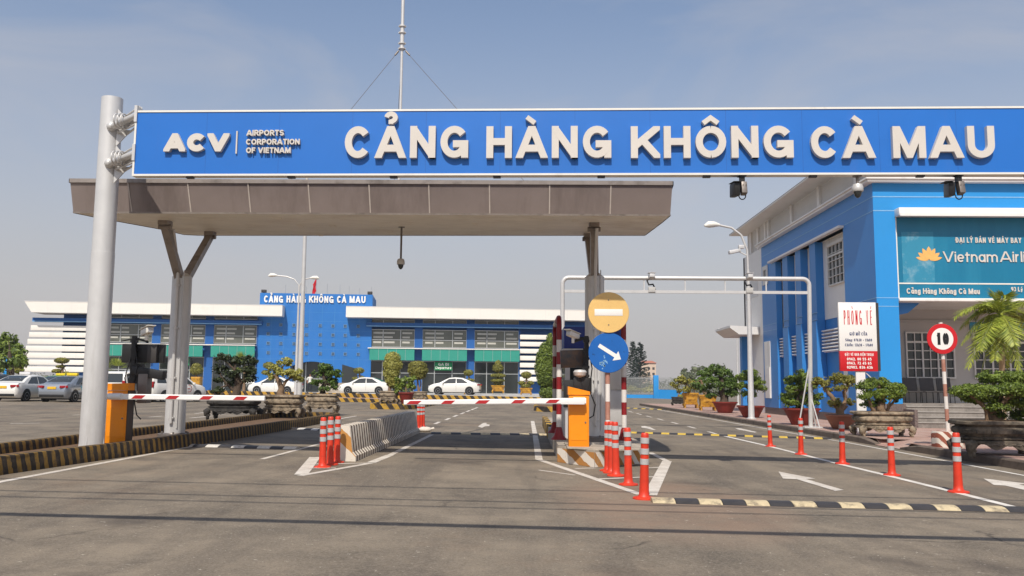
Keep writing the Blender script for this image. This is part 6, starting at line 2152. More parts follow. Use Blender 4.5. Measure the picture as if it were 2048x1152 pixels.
for m_, a in (('sign_red', ('PHÒNG VÉ', 1688, 1744, 620.5, 649, .22, .16)), ('sign_ink', ('GIỜ MỞ CỬA', 1699, 1734.5, 664.5, 670.8, .2)), ('sign_ink', ('Sáng: 07h30 - 11h00', 1690.5, 1744, 677, 682.5, .19)),
              ('sign_ink', ('Chiều: 13h30 - 17h00', 1690, 1745.5, 687, 692.5, .19)), ('sign_white', ('ĐẶT VÉ QUA ĐIỆN THOẠI', 1690, 1747, 706, 711.5, .22)), ('sign_white', ('0942. 00 55 45', 1694, 1743, 715.2, 720.8, .22)),
              ('sign_white', ('0943. 72 45 65', 1694, 1743, 723.4, 729, .22)), ('sign_white', ('02903. 836 436', 1694, 1745.5, 731.6, 737.2, .22))):
    mb = MB(); hline(mb, *a); mb.build('lettering', M[m_], T, None)

loc = at_base(1896, 894)
T = thing('speed_limit_sign', 'leaning striped post with a round red rimmed 10 sign on a striped concrete base', 'road sign', loc)
k = loc.y / FPX
mb = MB(); mb.lathe([(1.0, 0), (1.0, .3), (.93, .36), (.3, .37)], (0, 0, 0), 28, 27 * k, .26, 4); mb.build('base', M['base_stripe'], T, 40)
tp = at(1881, 645, loc.y) - loc
bp_ = V((.02, 0, .3))
nb = 9
mb = MB(); mb.tube([bp_.lerp(tp, i / nb) for i in range(nb + 1)], .044, 14, True, [1 if i in (1, 3, 5) else 0 for i in range(nb)])
mb.build('pole', [M['post_white'], M['post_brown']], T, 40)
c = at(1881.5, 678, loc.y) - loc; c.y = -.06
mb = MB(); mb.disc(c, (0, -1, 0), 30 * k, .02, 56, .005); ds = mb.build('red_disc', M['sign_red'], T, 40)
mb = MB(); mb.disc(c + V((0, -.0205, 0)), (0, -1, 0), 21.5 * k, .003, 48); mb.build('white_field', M['sign_white'], ds, 40)
mb = MB()
hh = 24 * k
_, tl2 = text_polys('10', .27, .9, .2)
write(mb, '10', (c.x - 12.5 * k, c.y - .0238, c.z - hh / 2), (1, 0, 0), (0, 0, 1), (0, -1, 0), 25 * k, hh, .003, .27, .2)
mb.build('number', M['ink_black'], ds, None)
mb = MB(); mb.box(c.x - .1, c.x + .1, -.06, .03, c.z - .13, c.z - .09); mb.box(c.x - .1, c.x + .1, -.06, .03, c.z + .09, c.z + .13); mb.build_each('clamp', M['steel_dark'], T)

# ------------------------------------------------------------------ terminal building
TA, TB = at(42, 700, 84.0), at(1165, 700, 90.0)
TU = (TB - TA); TU.z = 0; TL = TU.length; TU.normalize()
TN = V((-TU.y, TU.x, 0))                        # into the building
TO = V((TA.x, TA.y, gz(-20) + .25))
T = thing('terminal', 'long blue and white airport terminal with a blue tower, white fascias and glazed bays', 'building', TO, math.atan2(TU.y, TU.x))


def tl(px, py, v=0.0):
    p = onpl(px, py, TO + TN * v, TN) - TO
    return p.dot(TU), p.z


tu = lambda px, v=0.0, py=690: tl(px, py, v)[0]
tz = lambda px, py, v=0.0: tl(px, py, v)[1]
WV = 1.7                                       # main wall behind the fascia
GROUND = -.35
zf0, zf1 = tz(300, 628), tz(300, 605.5)
ul0, ul1, ur0, ur1 = tu(42), tu(562), tu(690), tu(1178)
ut0, ut1 = tu(517, WV), tu(743, WV)
tower_z = tz(630, 588, WV)
mb = MB()
zq0, zq1 = tz(60, 624), tz(60, 601.5)
for a, c, sl in ((ul0, ul1, 1.0), (ur0, ur1, 0)):
    mb.prism([(a + (.75 if sl else 0), zf0), (c, zf0), (c, zf1), (a, zf1)], (0, 0, 0), (1, 0, 0), (0, 0, 1), (0, 3.0, 0))
fs = mb.build('fascia', M['term_white'], T, None)
mb = MB()
for a, c in ((ul0, ul1), (ur0, ur1)):
    n_ = int((c - a) / 2.2)
    for i in range(1, n_): mb.box(a + (c - a) * i / n_ - .014, a + (c - a) * i / n_ + .014, -.006, .0, zf0 + .01, zf1 - .01)
    mb.box(a, c, -.02, .0, zf1 - .05, zf1); mb.box(a + .75, c, -.02, 0, zf0, zf0 + .04)
mb.build('fascia_joints', M['bld_grey'], fs, None)
mb = MB()
zr1 = tz(900, 608.5, 6)
mb.prism([(1.6, zf1 - .3), (14, zf1 + 1.25), (14, zf1 + .2), (1.6, zf1 - .5)], (ul0 + 1.5, 0, 0), (0, 1, 0), (0, 0, 1), (ur1 - ul0 - 3, 0, 0))
mb.build('roof', M['term_roof'], T, None)
# tower
mb = MB()
zarch = tz(625, 723, WV)
ua0, ua1 = tu(583, WV), tu(668, WV)
mb.box(ut0, ua0, WV - .25, WV + 6, GROUND, tower_z); mb.box(ua1, ut1, WV - .25, WV + 6, GROUND, tower_z)
N_ = 12
za = tz(625, 733, WV)
mb.prism([(ua0, tower_z), (ua0, za)] + [(ua0 + (ua1 - ua0) * i / N_, za + (zarch - za) * math.sin(math.pi * i / N_)) for i in range(1, N_)] + [(ua1, za), (ua1, tower_z)], (0, WV - .25, 0), (1, 0, 0), (0, 0, 1), (0, 6.2, 0))
tw = mb.build('tower', M['term_blue'], T, None)
mb = MB(); mb.box(ua0, ua1, WV + .9, WV + 1.1, GROUND, zarch + .1); mb.build('entrance_glass', M['glass'], tw, None)
mb = MB()
for f_ in (.0, .33, .66, 1): x = ua0 + (ua1 - ua0) * f_; mb.box(x - .05, x + .05, WV + .8, WV + .899, GROUND, zarch)
mb.box(ua0, ua1, WV + .79, WV + .898, za - 1.3, za - 1.2)
mb.build('entrance_frame', M['alu'], tw, None)
mb = MB(); mb.prism([(tu(686, WV), GROUND), (tu(720, WV), GROUND), (tu(716, WV), tz(716, 738, WV)), (tu(686, WV), tz(686, 729, WV))], (0, WV - .27, 0), (1, 0, 0), (0, 0, 1), (0, .015, 0)); mb.build('side_opening', M['glass'], tw, None)
rows = ((649, 652.8), (667.6, 671.2), (686.3, 690), (705.2, 708.7))
cols = (536.5, 561.7, 588, 613, 640.5, 666, 690.5, 716.5)
for r_, (pl_, pr_) in enumerate(rows):
    for ci, cx in enumerate(cols):
        py = pl_ + (pr_ - pl_) * (cx - 536) / 180
        u, z = tl(cx, py, WV - .25)
        mb = MB()
        s_ = .17
        for q in ((u - s_, u + s_, z - s_, z - s_ + .05), (u - s_, u + s_, z + s_ - .05, z + s_), (u - s_, u - s_ + .05, z - s_ + .05, z + s_ - .05), (u + s_ - .05, u + s_, z - s_ + .05, z + s_ - .05), (u - .02, u + .02, z - s_ + .05, z + s_ - .05), (u - s_ + .05, u + s_ - .05, z - .02, z + .02)):
            mb.box(q[0], q[1], WV - .3, WV - .24, q[2], q[3])
        w_ = mb.build('window', M['window_frame_blue'], T, None)
        mb = MB(); mb.box(u - s_ + .01, u + s_ - .01, WV - .262, WV - .244, z - s_ + .01, z + s_ - .01); mb.build('pane', M['glass'], w_, None)
mb = MB()
for i in range(1, 9):
    u = ut0 + (ut1 - ut0) * i / 9
    mb.box(u - .012, u + .012, WV - .256, WV - .24, zarch if ua0 < u < ua1 else GROUND, tower_z - 1.2)
for pl_ in (623, 641, 660, 678, 697, 717):
    z = tz(640, pl_ + 2, WV); mb.box(ut0, ut1, WV - .255, WV - .239, z - .012, z + .012)
mb.build('panel_joints', M['joint_tile'], tw, None)
mb = MB()
for w_, x0, x1 in (('CẢNG', 528, 566), ('HÀNG', 573, 611.5), ('KHÔNG', 618, 667), ('CÀ', 674, 692.5), ('MAU', 699, 731)):
    yb = 604.6 + (x0 - 528) * .006
    (a, z0), (c, _) = tl(x0, yb, WV - .3), tl(x1, yb, WV - .3)
    h = tz(x0, yb - 13.6, WV - .3) - z0
    mb = MB(); write(mb, w_, (a, WV - .245, z0), (1, 0, 0), (0, 0, 1), (0, -1, 0), c - a, h, .12, .19, .13); mb.build('lettering', M['sign_white'], tw, None)
for px in (523, 737):
    u, z = tu(px, WV), tower_z
    mb = MB(); mb.obox((u, WV + .2, z + .22), (.5, .35, .3), None, .03); mb.box(u - .05, u + .05, WV + .15, WV + .25, z, z + .1); mb.build('floodlight', M['dark_grey'], tw)
mb = MB()
for px, h in ((567, 22), (609, 20), (651, 26), (676.5, 24), (695, 22), (716, 18), (740, 21)):
    u = tu(px, WV + 2); k = 88 / FPX; mb.tube([(u, WV + 2.0, tower_z - .1), (u, WV + 2.0, tower_z + h * k)], .025, 5)
mb.build_each('lightning_rod', M['alu'], tw, None)
# bays
ZE, ZG = GROUND, tz(880, 723, WV)


def bay(p0, p1, ref, ys, muls=(.28, .68), lower=True, sign=False):
    """Bay of glazing between two columns: ys = clerestory, ledge, glass top, ledge of awning, green bottom."""
    u0, u1 = tu(p0, WV), tu(p1, WV)
    c0, c1, l0, l1, g0, g1, a0, a1 = [tz(ref, y, WV) for y in ys]
    mb = MB()
    def frames(z0, z1, cross=None):
        mb.box(u0, u1, WV - .06, WV + .04, z0, z0 + .07); mb.box(u0, u1, WV - .06, WV + .04, z1 - .07, z1)
        for f_ in (0, *muls, 1): x = u0 + (u1 - u0) * f_; mb.box(x - .04, x + .04, WV - .055, WV + .035, z0 + .07, z1 - .07)
        if cross: z = z0 + (z1 - z0) * cross; mb.box(u0, u1, WV - .05, WV + .03, z - .035, z + .035)
    frames(c1, c0); frames(g1, g0, .42); frames(ZE, a1 - .01, .66)
    fr = mb.build('bay_window', M['alu'], T, None)
    mb = MB()
    for z0, z1 in ((c1, c0), (g1, g0)): mb.box(u0 + .01, u1 - .01, WV + .0, WV + .02, z0 + .01, z1 - .01)
    mb.build('pane', M['glass_grey'], fr, None)
    mb = MB(); mb.box(u0 + .01, u1 - .01, WV + .0, WV + .02, ZE + .01, a1 - .02); mb.build('lower_pane', M['glass'], fr, None)
    # bright reflections of rails, painted as pale bars just before the panes
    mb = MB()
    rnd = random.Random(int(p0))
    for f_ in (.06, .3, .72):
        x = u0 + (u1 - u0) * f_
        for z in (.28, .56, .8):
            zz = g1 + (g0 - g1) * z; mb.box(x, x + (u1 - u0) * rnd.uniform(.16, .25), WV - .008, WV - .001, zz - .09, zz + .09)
    mb.build_each('rail_reflection', M['reflection_pale'], fr, None)
    mb = MB()
    mb.prism([(WV - 1.0, a0 + .0), (WV - .9, a1), (WV - .86, a1), (WV - .96, a0)], (u0 - .02, 0, 0), (0, 1, 0), (0, 0, 1), (u1 - u0 + .04, 0, 0))
    aw = mb.build('glass_awning', M['term_green_glass'], T, None)
    mb = MB()
    for f_ in (.1, .82):
        x = u0 + (u1 - u0) * f_; mb.tube([(x, WV - .0, a1 + .1), (x, WV - .84, a0 - .1)], .03, 5); mb.tube([(x, WV, a0 - .05), (x, WV - .8, a0 - .05)], .03, 5)
    mb.build_each('awning_strut', M['alu'], aw, None)
    mb = MB()
    for i in range(1, 5): x = u0 + (u1 - u0) * i / 5; mb.prism([(WV - 1.004, a0), (WV - .904, a1), (WV - .89, a1), (WV - .99, a0)], (x - .012, 0, 0), (0, 1, 0), (0, 0, 1), (.024, 0, 0))
    mb.build_each('awning_joint', M['alu'], aw, None)


YL = (627.5, 636.5, 637, 645, 648, 685, 690.5, 712)
YR = (640.5, 652, 653, 661, 660, 696, 698.5, 722)
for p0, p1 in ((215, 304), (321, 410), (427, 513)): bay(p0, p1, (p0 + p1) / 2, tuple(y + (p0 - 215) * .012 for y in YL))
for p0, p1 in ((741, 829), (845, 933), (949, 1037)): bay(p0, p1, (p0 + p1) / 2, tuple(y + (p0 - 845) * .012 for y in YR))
mb = MB()
for p0, p1 in ((304, 321), (410, 427), (829, 845), (933, 949), (513, 516.8), (205, 215), (1037, 1041)):
    mb.box(tu(p0, WV), tu(p1, WV), WV - .12, WV + .3, GROUND, zf0)
mb.box(ul0 + 3, ut0, WV + .3, WV + 6, GROUND, zf1 - .5); mb.box(ut1, ur1, WV + .3, WV + 6, GROUND, zf1 - .5)
mb.build('wall', M['term_dark_blue'], T, None)
zl0, zl1 = tz(300, 646.5, WV - .6), tz(300, 638.5, WV - .6)
mb = MB()
mb.box(tu(62, WV - .6), tu(522, WV - .6), WV - .7, WV - .125, zl0, zl1, .02); mb.box(tu(732, WV - .6), ur1, WV - .7, WV - .125, zl0, zl1, .02)
lg = mb.build('ledge', M['term_dark_blue'], T)
mb = MB(); mb.box(tu(62, WV - .6), tu(522, WV - .6), WV - .72, WV - .7, zl0 + .0, zl0 + .08); mb.box(tu(732, WV - .6), ur1, WV - .72, WV - .7, zl0, zl0 + .08); mb.build('ledge_edge', M['joint_pale'], lg, None)
za_ = tz(880, 697.5, WV - .9)
zal = tz(300, 688, WV - .9)
mb = MB(); mb.box(tu(205, WV), tu(514, WV), WV - 1.06, WV - .121, zal - .05, zal + .04); mb.box(tu(737, WV), tu(1037, WV), WV - 1.06, WV - .121, za_ - .05, za_ + .04); mb.build('awning_beam', M['term_white'], T, None)
# white louvres at both ends
def louvres(p0b, p0t, p1, ys, ref):
    for i, (y0, y1) in enumerate(ys):
        f_ = i / (len(ys) - 1)
        a, c = tu(p0t + (p0b - p0t) * f_, WV - .5), tu(p1, WV - .5)
        if a > c: a, c = c, a
        mb = MB(); mb.box(a, c, WV - .62, WV - .2, tz(ref, y1, WV - .5), tz(ref, y0, WV - .5), .02)
        n_ = max(2, int((c - a) / 1.9))
        lv = mb.build('louvre', M['term_white'], T)
        mb = MB()
        for j in range(1, n_): mb.box(a + (c - a) * j / n_ - .012, a + (c - a) * j / n_ + .012, WV - .625, WV - .619, tz(ref, y1, WV - .5) + .02, tz(ref, y0, WV - .5) - .02)
        mb.build('louvre_joints', M['bld_grey'], lv, None)


louvres(46, 60, 205, [(651.5, 661.5), (665.2, 675), (678.8, 689), (692.4, 703), (706, 716.4), (719.8, 730), (733.5, 744)], 140)
louvres(1120, 1106, 1040, [(670, 679), (684, 693), (698, 707), (712, 721), (726, 735), (740, 749), (754, 763)], 1080)
# departures sign
u0, u1 = tu(870, WV - .3), tu(905, WV - .3)
z0, z1 = tz(888, 740.5, WV - .3), tz(888, 724.5, WV - .3)
mb = MB(); mb.box(u0, u1, WV - .4, WV - .3, z0, z1, .01); gs = mb.build('departure_sign', M['green_sign'], T)
mb = MB()
write(mb, 'GA ĐI', (u0 + (u1 - u0) * .2, WV - .4, z0 + (z1 - z0) * .56), (1, 0, 0), (0, 0, 1), (0, -1, 0), (u1 - u0) * .6, (z1 - z0) * .34, .01, .2)
write(mb, 'Departure', (u0 + .1, WV - .4, z0 + (z1 - z0) * .14), (1, 0, 0), (0, 0, 1), (0, -1, 0), (u1 - u0) * .9, (z1 - z0) * .34, .01, .17, .1)
mb.build('lettering', M['sign_white'], gs, None)
mb = MB(); a = tu(374.5, WV - .2); mb.box(a, tu(381, WV - .2), WV - .35, WV - .25, tz(378, 731, WV - .2), tz(378, 715, WV - .2)); mb.build('side_sign', M['green_sign'], T, None)
# flag on the roof
loc = TO + TU * tu(629, WV + 3) + TN * (WV + 3) + V((0, 0, tower_z))
F_ = thing('flag', 'limp red flag on a short pole on top of the blue tower', 'flag', loc)
k = loc.y / FPX
mb = MB(); mb.tube([(0, 0, -.1), (0, 0, 40 * k)], .03, 6); mb.build('pole', M['alu'], F_, 50)
mb = MB()
nz_ = 8
for i in range(5):
    for j in range(nz_):
        P_ = lambda i_, j_: ((-.03 - i_ * .07 + .05 * math.sin(j_ * .9)), .06 * math.sin(i_ * 1.9 + j_ * .5), 40 * k - .1 - j_ * .17 - i_ * .13)
        mb.f([P_(i, j), P_(i + 1, j), P_(i + 1, j + 1), P_(i, j + 1)])
mb.build('cloth', M['flag_red'], F_, None)
mb = MB()      # raised forecourt before the doors
p0, p1 = TO + TN * (-14.5), TO + TU * (TL - 1.0) + TN * (-14.5)
q0, q1 = TO + TN * 3, TO + TU * (TL - 1.0) + TN * 3
mb.prism([(p0.x, p0.y), (p1.x, p1.y), (q1.x, q1.y), (q0.x, q0.y)], (0, 0, gz(-20) - .5), (1, 0, 0), (0, 1, 0), (0, 0, .86))
struct(mb, 'terminal_forecourt', M['bld_beige'], None)
mb = MB()
a, c = at(640, 700, 81.0), at(740, 700, 81.6)
a.z = c.z = gz(-20) + .36
d = (c - a).normalized()
mb.prism([(0, 0), ((c - a).length, 0), ((c - a).length, .95), (0, .95)], a, d, (0, 0, 1), (-d.y * .2, d.x * .2, 0))
o = mb.build('forecourt_wall', M['concrete'], None)
tag(o, 'low grey concrete wall before the dark arch of the terminal tower', 'wall')


# ------------------------------------------------------------------ cars
def lerp(a, c, t_): return a + (c - a) * t_


class Body:
    """Car body: cross sections along x (x forward), sampled for glass and trim so that those follow its surface."""
    def __init__(s, kind):
        if kind == 'saloon':
            s.L, s.W, s.belt = 4.42, 1.73, (.98, .88)
            s.st = [(-2.21, .5, .62, .70), (-2.17, .3, .88, .74), (-2.06, .22, 1.0, .80), (-1.62, .2, 1.07, .80), (-1.2, .2, 1.27, .70), (-.72, .2, 1.43, .63), (-.1, .2, 1.475, .63), (.42, .2, 1.43, .63), (.85, .2, 1.22, .69), (1.2, .2, 1.02, .78), (1.7, .2, .92, .78), (2.02, .22, .80, .74), (2.16, .3, .66, .68), (2.2, .4, .56, .62)]
            s.side = ((-1.28, 1.02), (-.72, .42)); s.bp = .34
            s.rear, s.front = (-1.55, -.78), (.5, 1.12)
            s.wx = (-1.36, 1.33); s.wr = .31
        else:
            s.L, s.W, s.belt = 4.7, 1.83, (1.12, 1.0)
            s.st = [(-2.35, .5, .8, .80), (-2.32, .3, 1.1, .83), (-2.24, .25, 1.35, .79), (-2.08, .22, 1.68, .70), (-1.75, .2, 1.78, .68), (-.6, .2, 1.8, .68), (.3, .2, 1.74, .68), (.75, .2, 1.5, .72), (1.3, .2, 1.14, .82), (1.85, .2, 1.02, .82), (2.15, .22, .9, .78), (2.3, .3, .72, .7), (2.35, .4, .6, .62)]
            s.side = ((-2.02, 1.12), (-1.9, .42)); s.bp = .36
            s.rear, s.front = (-2.31, -2.1), (.42, 1.22)
            s.wx = (-1.38, 1.42); s.wr = .33
        s.top = s.st

    def prm(s, x):
        st = s.st
        x = max(st[0][0], min(st[-1][0], x))
        for p, q in zip(st, st[1:]):
            if x <= q[0]:
                t_ = (x - p[0]) / (q[0] - p[0])
                return tuple(lerp(p[i], q[i], t_) for i in (1, 2, 3))
        return st[-1][1:]

    def ring(s, x):
        zb, zt_, wt_ = s.prm(x)
        e = min(1, (s.L / 2 - abs(x)) / .32 + .001)
        w = s.W / 2 * (.82 + .18 * math.sqrt(max(0, e)))
        bl = min(lerp(s.belt[0], s.belt[1], (x + s.L / 2) / s.L), zt_ - .03)
        wt_ = min(wt_ * s.W / 1.73 if False else wt_, w - .02)
        half = [(w * .88, zb), (w * .98, zb + (bl - zb) * .22), (w, zb + (bl - zb) * .55), (w * .985, bl - .06), (w * .955, bl), (wt_ + .02, zt_ - .05 if zt_ - bl > .08 else lerp(bl, zt_, .5)), (wt_ - .06, zt_ - .012), (wt_ * .5, zt_)]
        return [(x, -a, z) for a, z in half[::-1]] [::-1] + [(x, a, z) for a, z in half[::-1]]

    def sidept(s, x, t_, sg, out=.006):
        r_ = s.ring(x)
        h = [p for p in r_ if p[1] > 0]
        h.sort(key=lambda p: -p[1])
        zb_ = None
        full = [p for p in s.ring(x)[8:]][::-1]
        a, c = full[4], full[5]
        return V((x, sg * (lerp(a[1], c[1], t_) + out), lerp(a[2], c[2], t_) + out * .3))

    def toppt(s, x, u, out=.006):
        zb, zt_, wt_ = s.prm(x)
        return V((x, u * (wt_ - .06), zt_ - .012 * u * u + out))


def car(kind, label, loc, rz, paint, group, cap=None, tail=True, lights=True, gate=False, logo=False, teal=False):
    Bd = Body(kind)
    T = thing('parked_car', label, 'car', loc, rz, group)
    mb = MB()
    n_ = 30
    xs_ = sorted(set([p[0] for p in Bd.st] + [-Bd.L / 2 + Bd.L * i / n_ for i in range(1, n_)]))
    mb.loft([Bd.ring(x) for x in xs_])
    body = mb.build('body', M[paint], T, 35)
    (xl0, xl1), (xu0, xu1) = Bd.side
    sal = kind == 'saloon'
    for sg in (-1, 1):
        wins = ((0, .44), (.475, 1)) if sal else ((0, .25), (.275, .6), (.63, 1))
        for f0, f1 in wins:
            mb = MB()
            m_ = 8
            for i in range(m_):
                q = [lerp(f0, f1, i / m_), lerp(f0, f1, (i + 1) / m_)]
                B_ = [Bd.sidept(lerp(xl0, xl1, f_), .06, sg) for f_ in q]
                U_ = [Bd.sidept(lerp(xu0, xu1, f_), .88, sg) for f_ in q]
                for k in range(4):
                    mb.f([B_[0].lerp(U_[0], k / 4), B_[1].lerp(U_[1], k / 4), B_[1].lerp(U_[1], (k + 1) / 4), B_[0].lerp(U_[0], (k + 1) / 4)])
            mb.build('side_window', M['glass'], T, 60)
        for x in (lerp(xl0, xl1, .30), lerp(xl0, xl1, .72)):
            mb = MB(); p = Bd.sidept(x, 0, sg, .0); mb.obox((x, p.y * 1.012, p.z - .12), (.17, .03, .025), None, .008); mb.build('door_handle', M['rim'], body)
        mb = MB()
        p = Bd.sidept(xl1 - .12, .1, sg, .0); mb.obox((p.x, p.y + sg * .1, p.z + .06), (.1, .17, .13), None, .03); mb.build('mirror', M[paint], T)
        mb = MB()
        for f_ in (.46, .98):
            x = lerp(xl0, xl1, f_); r_ = Bd.ring(x)[8:][::-1]
            for a, c in zip(r_[1:4], r_[2:5]):
                mb.f([(x - .006, sg * (a[1] + .003), a[2]), (x + .006, sg * (a[1] + .003), a[2]), (x + .006, sg * (c[1] + .003), c[2]), (x - .006, sg * (c[1] + .003), c[2])])
        mb.build_each('door_seam', M['black'], body, None)
        for x in Bd.wx:
            w = Bd.W / 2
            mb = MB(); mb.disc((x, sg * (w - .05), Bd.wr + .03), (0, sg, 0), Bd.wr + .055, .054, 28); mb.build('wheel_arch', M['black'], body)
            mb = MB()
            cyl = [(Bd.wr * .62, 0), (Bd.wr * .95, 0), (Bd.wr, .03), (Bd.wr, .17), (Bd.wr * .95, .2), (Bd.wr * .62, .2)]
            ring = []
            for r_, y in cyl: ring.append([V((x + r_ * math.cos(a), sg * (w - .185 + y), Bd.wr + r_ * math.sin(a))) for a in [2 * math.pi * i / 26 for i in range(26)]])
            mb.loft(ring)
            wh = mb.build('wheel', M['tyre'], T, 40)
            mb = MB()
            mb.disc((x, sg * (w - .01), Bd.wr), (0, sg, 0), Bd.wr * .16, .03, 12)
            for i in range(5):
                a = i * 2 * math.pi / 5
                d = V((math.cos(a), 0, math.sin(a))); s_ = V((-d.z, 0, d.x))
                mb.prism([(.02, -.045), (Bd.wr * .63, -.06), (Bd.wr * .63, .06), (.02, .045)], V((x, sg * (w - .004), Bd.wr)), d, s_, (0, sg * .018, 0))
            for i in range(24):
                a0, a1 = 2 * math.pi * i / 24, 2 * math.pi * (i + 1) / 24
                P_ = lambda r_, a: V((x + r_ * math.cos(a), sg * (w + .017), Bd.wr + r_ * math.sin(a)))
                mb.f([P_(Bd.wr * .58, a0), P_(Bd.wr * .58, a1), P_(Bd.wr * .68, a1), P_(Bd.wr * .68, a0)])
            mb.build('rim', M['rim'], wh, None)
    for nm, (x0, x1), lo_, hi_ in (('rear_window', Bd.rear, .86, .9), ('windscreen', Bd.front, .93, .95)):
        if gate and nm == 'rear_window': continue
        mb = MB()
        m_ = 8
        for i in range(m_):
            for j in range(6):
                P_ = lambda i_, j_: Bd.toppt(lerp(x0, x1, i_ / m_), -.92 + 1.84 * j_ / 6) if (sal or nm != 'rear_window') else V((lerp(x0, x1, i_ / m_) - .01, (-.92 + 1.84 * j_ / 6) * (Bd.prm(lerp(x0, x1, i_ / m_))[2] - .05), Bd.prm(lerp(x0, x1, i_ / m_))[1]))
                mb.f([P_(i, j), P_(i + 1, j), P_(i + 1, j + 1), P_(i, j + 1)])
        mb.build(nm, M['glass'], T, 60)
    xr = -Bd.L / 2
    for sg in (-1, 1):
        mb = MB()
        if sal: mb.obox((xr + .16, sg * .6, .83), (.34, .42, .13), Matrix.Rotation(R(-sg * 24), 3, 'Z') @ Matrix.Rotation(R(6), 3, 'Y'), .03)
        else: mb.obox((xr + .1, sg * .76, 1.05), (.2, .17, .36), Matrix.Rotation(R(-sg * 14), 3, 'Z'), .03)
        mb.build('taillight', M['tail_red'], T)
        mb = MB(); mb.obox((-xr - .18, sg * .58, .69), (.3, .32, .12), Matrix.Rotation(R(sg * 30), 3, 'Z'), .03); mb.build('headlight', M['reflect'], T)
    mb = MB(); mb.obox((xr - .004, 0, .78 if sal else .86), (.02, .48, .14), None, .004); mb.build('number_plate', M['plate'], T)
    mb = MB(); mb.obox((xr + .07, 0, .36), (.16, 1.36, .14), None, .03); mb.obox((-xr - .08, 0, .4), (.14, 1.2, .2), None, .03); mb.build_each('bumper', M['black'], T)
    mb = MB(); mb.box(-1.6, 1.6, -.74, .74, .14, .22); mb.build('underside', M['black'], T)
    if cap:
        mb = MB(); zt_ = Bd.prm(-.2)[1]; mb.obox((-.2, 0, zt_ + .08), (.2, .62, .15), None, .03); mb.build('roof_sign', M[cap], T)
    if gate:
        mb = MB()
        mb.loft([[(xr + .12, -.68, 1.76), (xr + .12, .68, 1.76), (xr + .12, .68, 1.83), (xr + .12, -.68, 1.83)], [(xr - .5, -.74, 1.78), (xr - .5, .74, 1.78), (xr - .5, .74, 1.86), (xr - .5, -.74, 1.86)], [(xr - .95, -.72, 1.66), (xr - .95, .72, 1.66), (xr - .95, .72, 1.74), (xr - .95, -.72, 1.74)]])
        tg = mb.build('open_tailgate', M[paint], T, 40)
        mb = MB(); mb.box(xr - .48, xr - .05, -.6, .6, 1.735, 1.765); mb.build('tailgate_lining', M['dark_grey'], tg)
        mb = MB(); mb.obox((xr + .03, 0, 1.16), (.16, 1.3, .98), None, .05); mb.build('boot_opening', M['black'], T)
        for sg in (-1, 1):
            mb = MB(); mb.tube([(xr + .1, sg * .62, 1.3), (xr - .4, sg * .66, 1.74)], .015, 6); mb.build('gas_strut', M['steel'], T)
    if logo:
        for sg in (-1, 1):
            mb = MB()
            p = Bd.ring(.62)[8:][::-1][2]
            for i in range(18):
                a0, a1 = -1.9 + i * .21, -1.9 + (i + 1) * .21
                P_ = lambda r_, a: (.62 + r_ * math.cos(a) * 1.2, sg * (p[1] + .008), p[2] + .16 + r_ * math.sin(a))
                mb.f([P_(.19, a0), P_(.19, a1), P_(.225, a1), P_(.225, a0)])
            mb.box(.5, .74, sg * (p[1] + .004), sg * (p[1] + .01), p[2] + .13, p[2] + .17)
            mb.build('door_emblem', M['boom_red'], body, None)
    if teal:
        for sg in (-1, 1):
            mb = MB()
            P_ = lambda x, z: (x, sg * (Bd.W / 2 * .985 + .012), z)
            mb.f([P_(-.85, .9), P_(-.62, .45), P_(.9, .4), P_(1.0, .86)])
            mb.build('side_decal', M['decal_teal'], body, None)
    return T


def place(kind, label, wheel_px, heading, paint, group, which=0, side=-1, h=0.0, Y=None, **kw):
    """Stand the car with its seen rear (0) or front (1) wheel on the surveyed point. heading in degrees from +Y to +X."""
    Bd = Body(kind)
    p = gp(*wheel_px, h)
    if Y: p = at(*wheel_px, Y)
    a = R(90 - heading)
    x, y = Bd.wx[which], side * (Bd.W / 2 - .1)
    ox = x * math.cos(a) - y * math.sin(a); oy = x * math.sin(a) + y * math.cos(a)
    loc = V((p.x - ox, p.y - oy, p.z if Y else gz(p.x) + h))
    return car(kind, label, loc, a, M and paint, group, **kw)


g_ = 'cars parked in the left car park'
place('saloon', 'white taxi saloon seen from behind, leftmost whole car of the car park', (49, 803), 2, 'car_white', g_, cap='booth_white')
place('saloon', 'silver taxi saloon with a pale teal door decal beside the thick sign pole', (146, 804.5), 2, 'car_silver', g_, teal=True, cap='taxi_yellow')
place('van', 'white people carrier with closed tailgate between the pole and the camera post', (262, 804), 2, 'car_white', g_)
place('van', 'white people carrier with raised tailgate and a red round door emblem', (392, 803.5), 20, 'car_white', g_, which=1, gate=True, logo=True)
place('saloon', 'dark grey car cut by the left picture edge behind the white taxi', (-12, 797), 2, 'car_dark', g_)
place('saloon', 'green taxi mostly hidden behind the white taxi, yellow roof sign', (122, 797), 2, 'car_green', g_, cap='taxi_yellow')
place('saloon', 'white taxi mostly hidden behind the silver taxi, pale roof sign', (186, 797), 2, 'car_white', g_, cap='booth_white')
g_ = 'cars waiting before the terminal'
place('saloon', 'white saloon facing left before the terminal, under the green departure sign', (876, 789), -86, 'car_white', g_, which=1, side=1, Y=75)
place('saloon', 'silver white saloon facing left before the tower and the dark arch', (696, 788.5), -85, 'car_white', g_, which=1, side=1, Y=75)
place('saloon', 'white saloon half hidden behind the yellowing bonsai', (514, 788), -84, 'car_white', g_, which=1, side=1, Y=75)

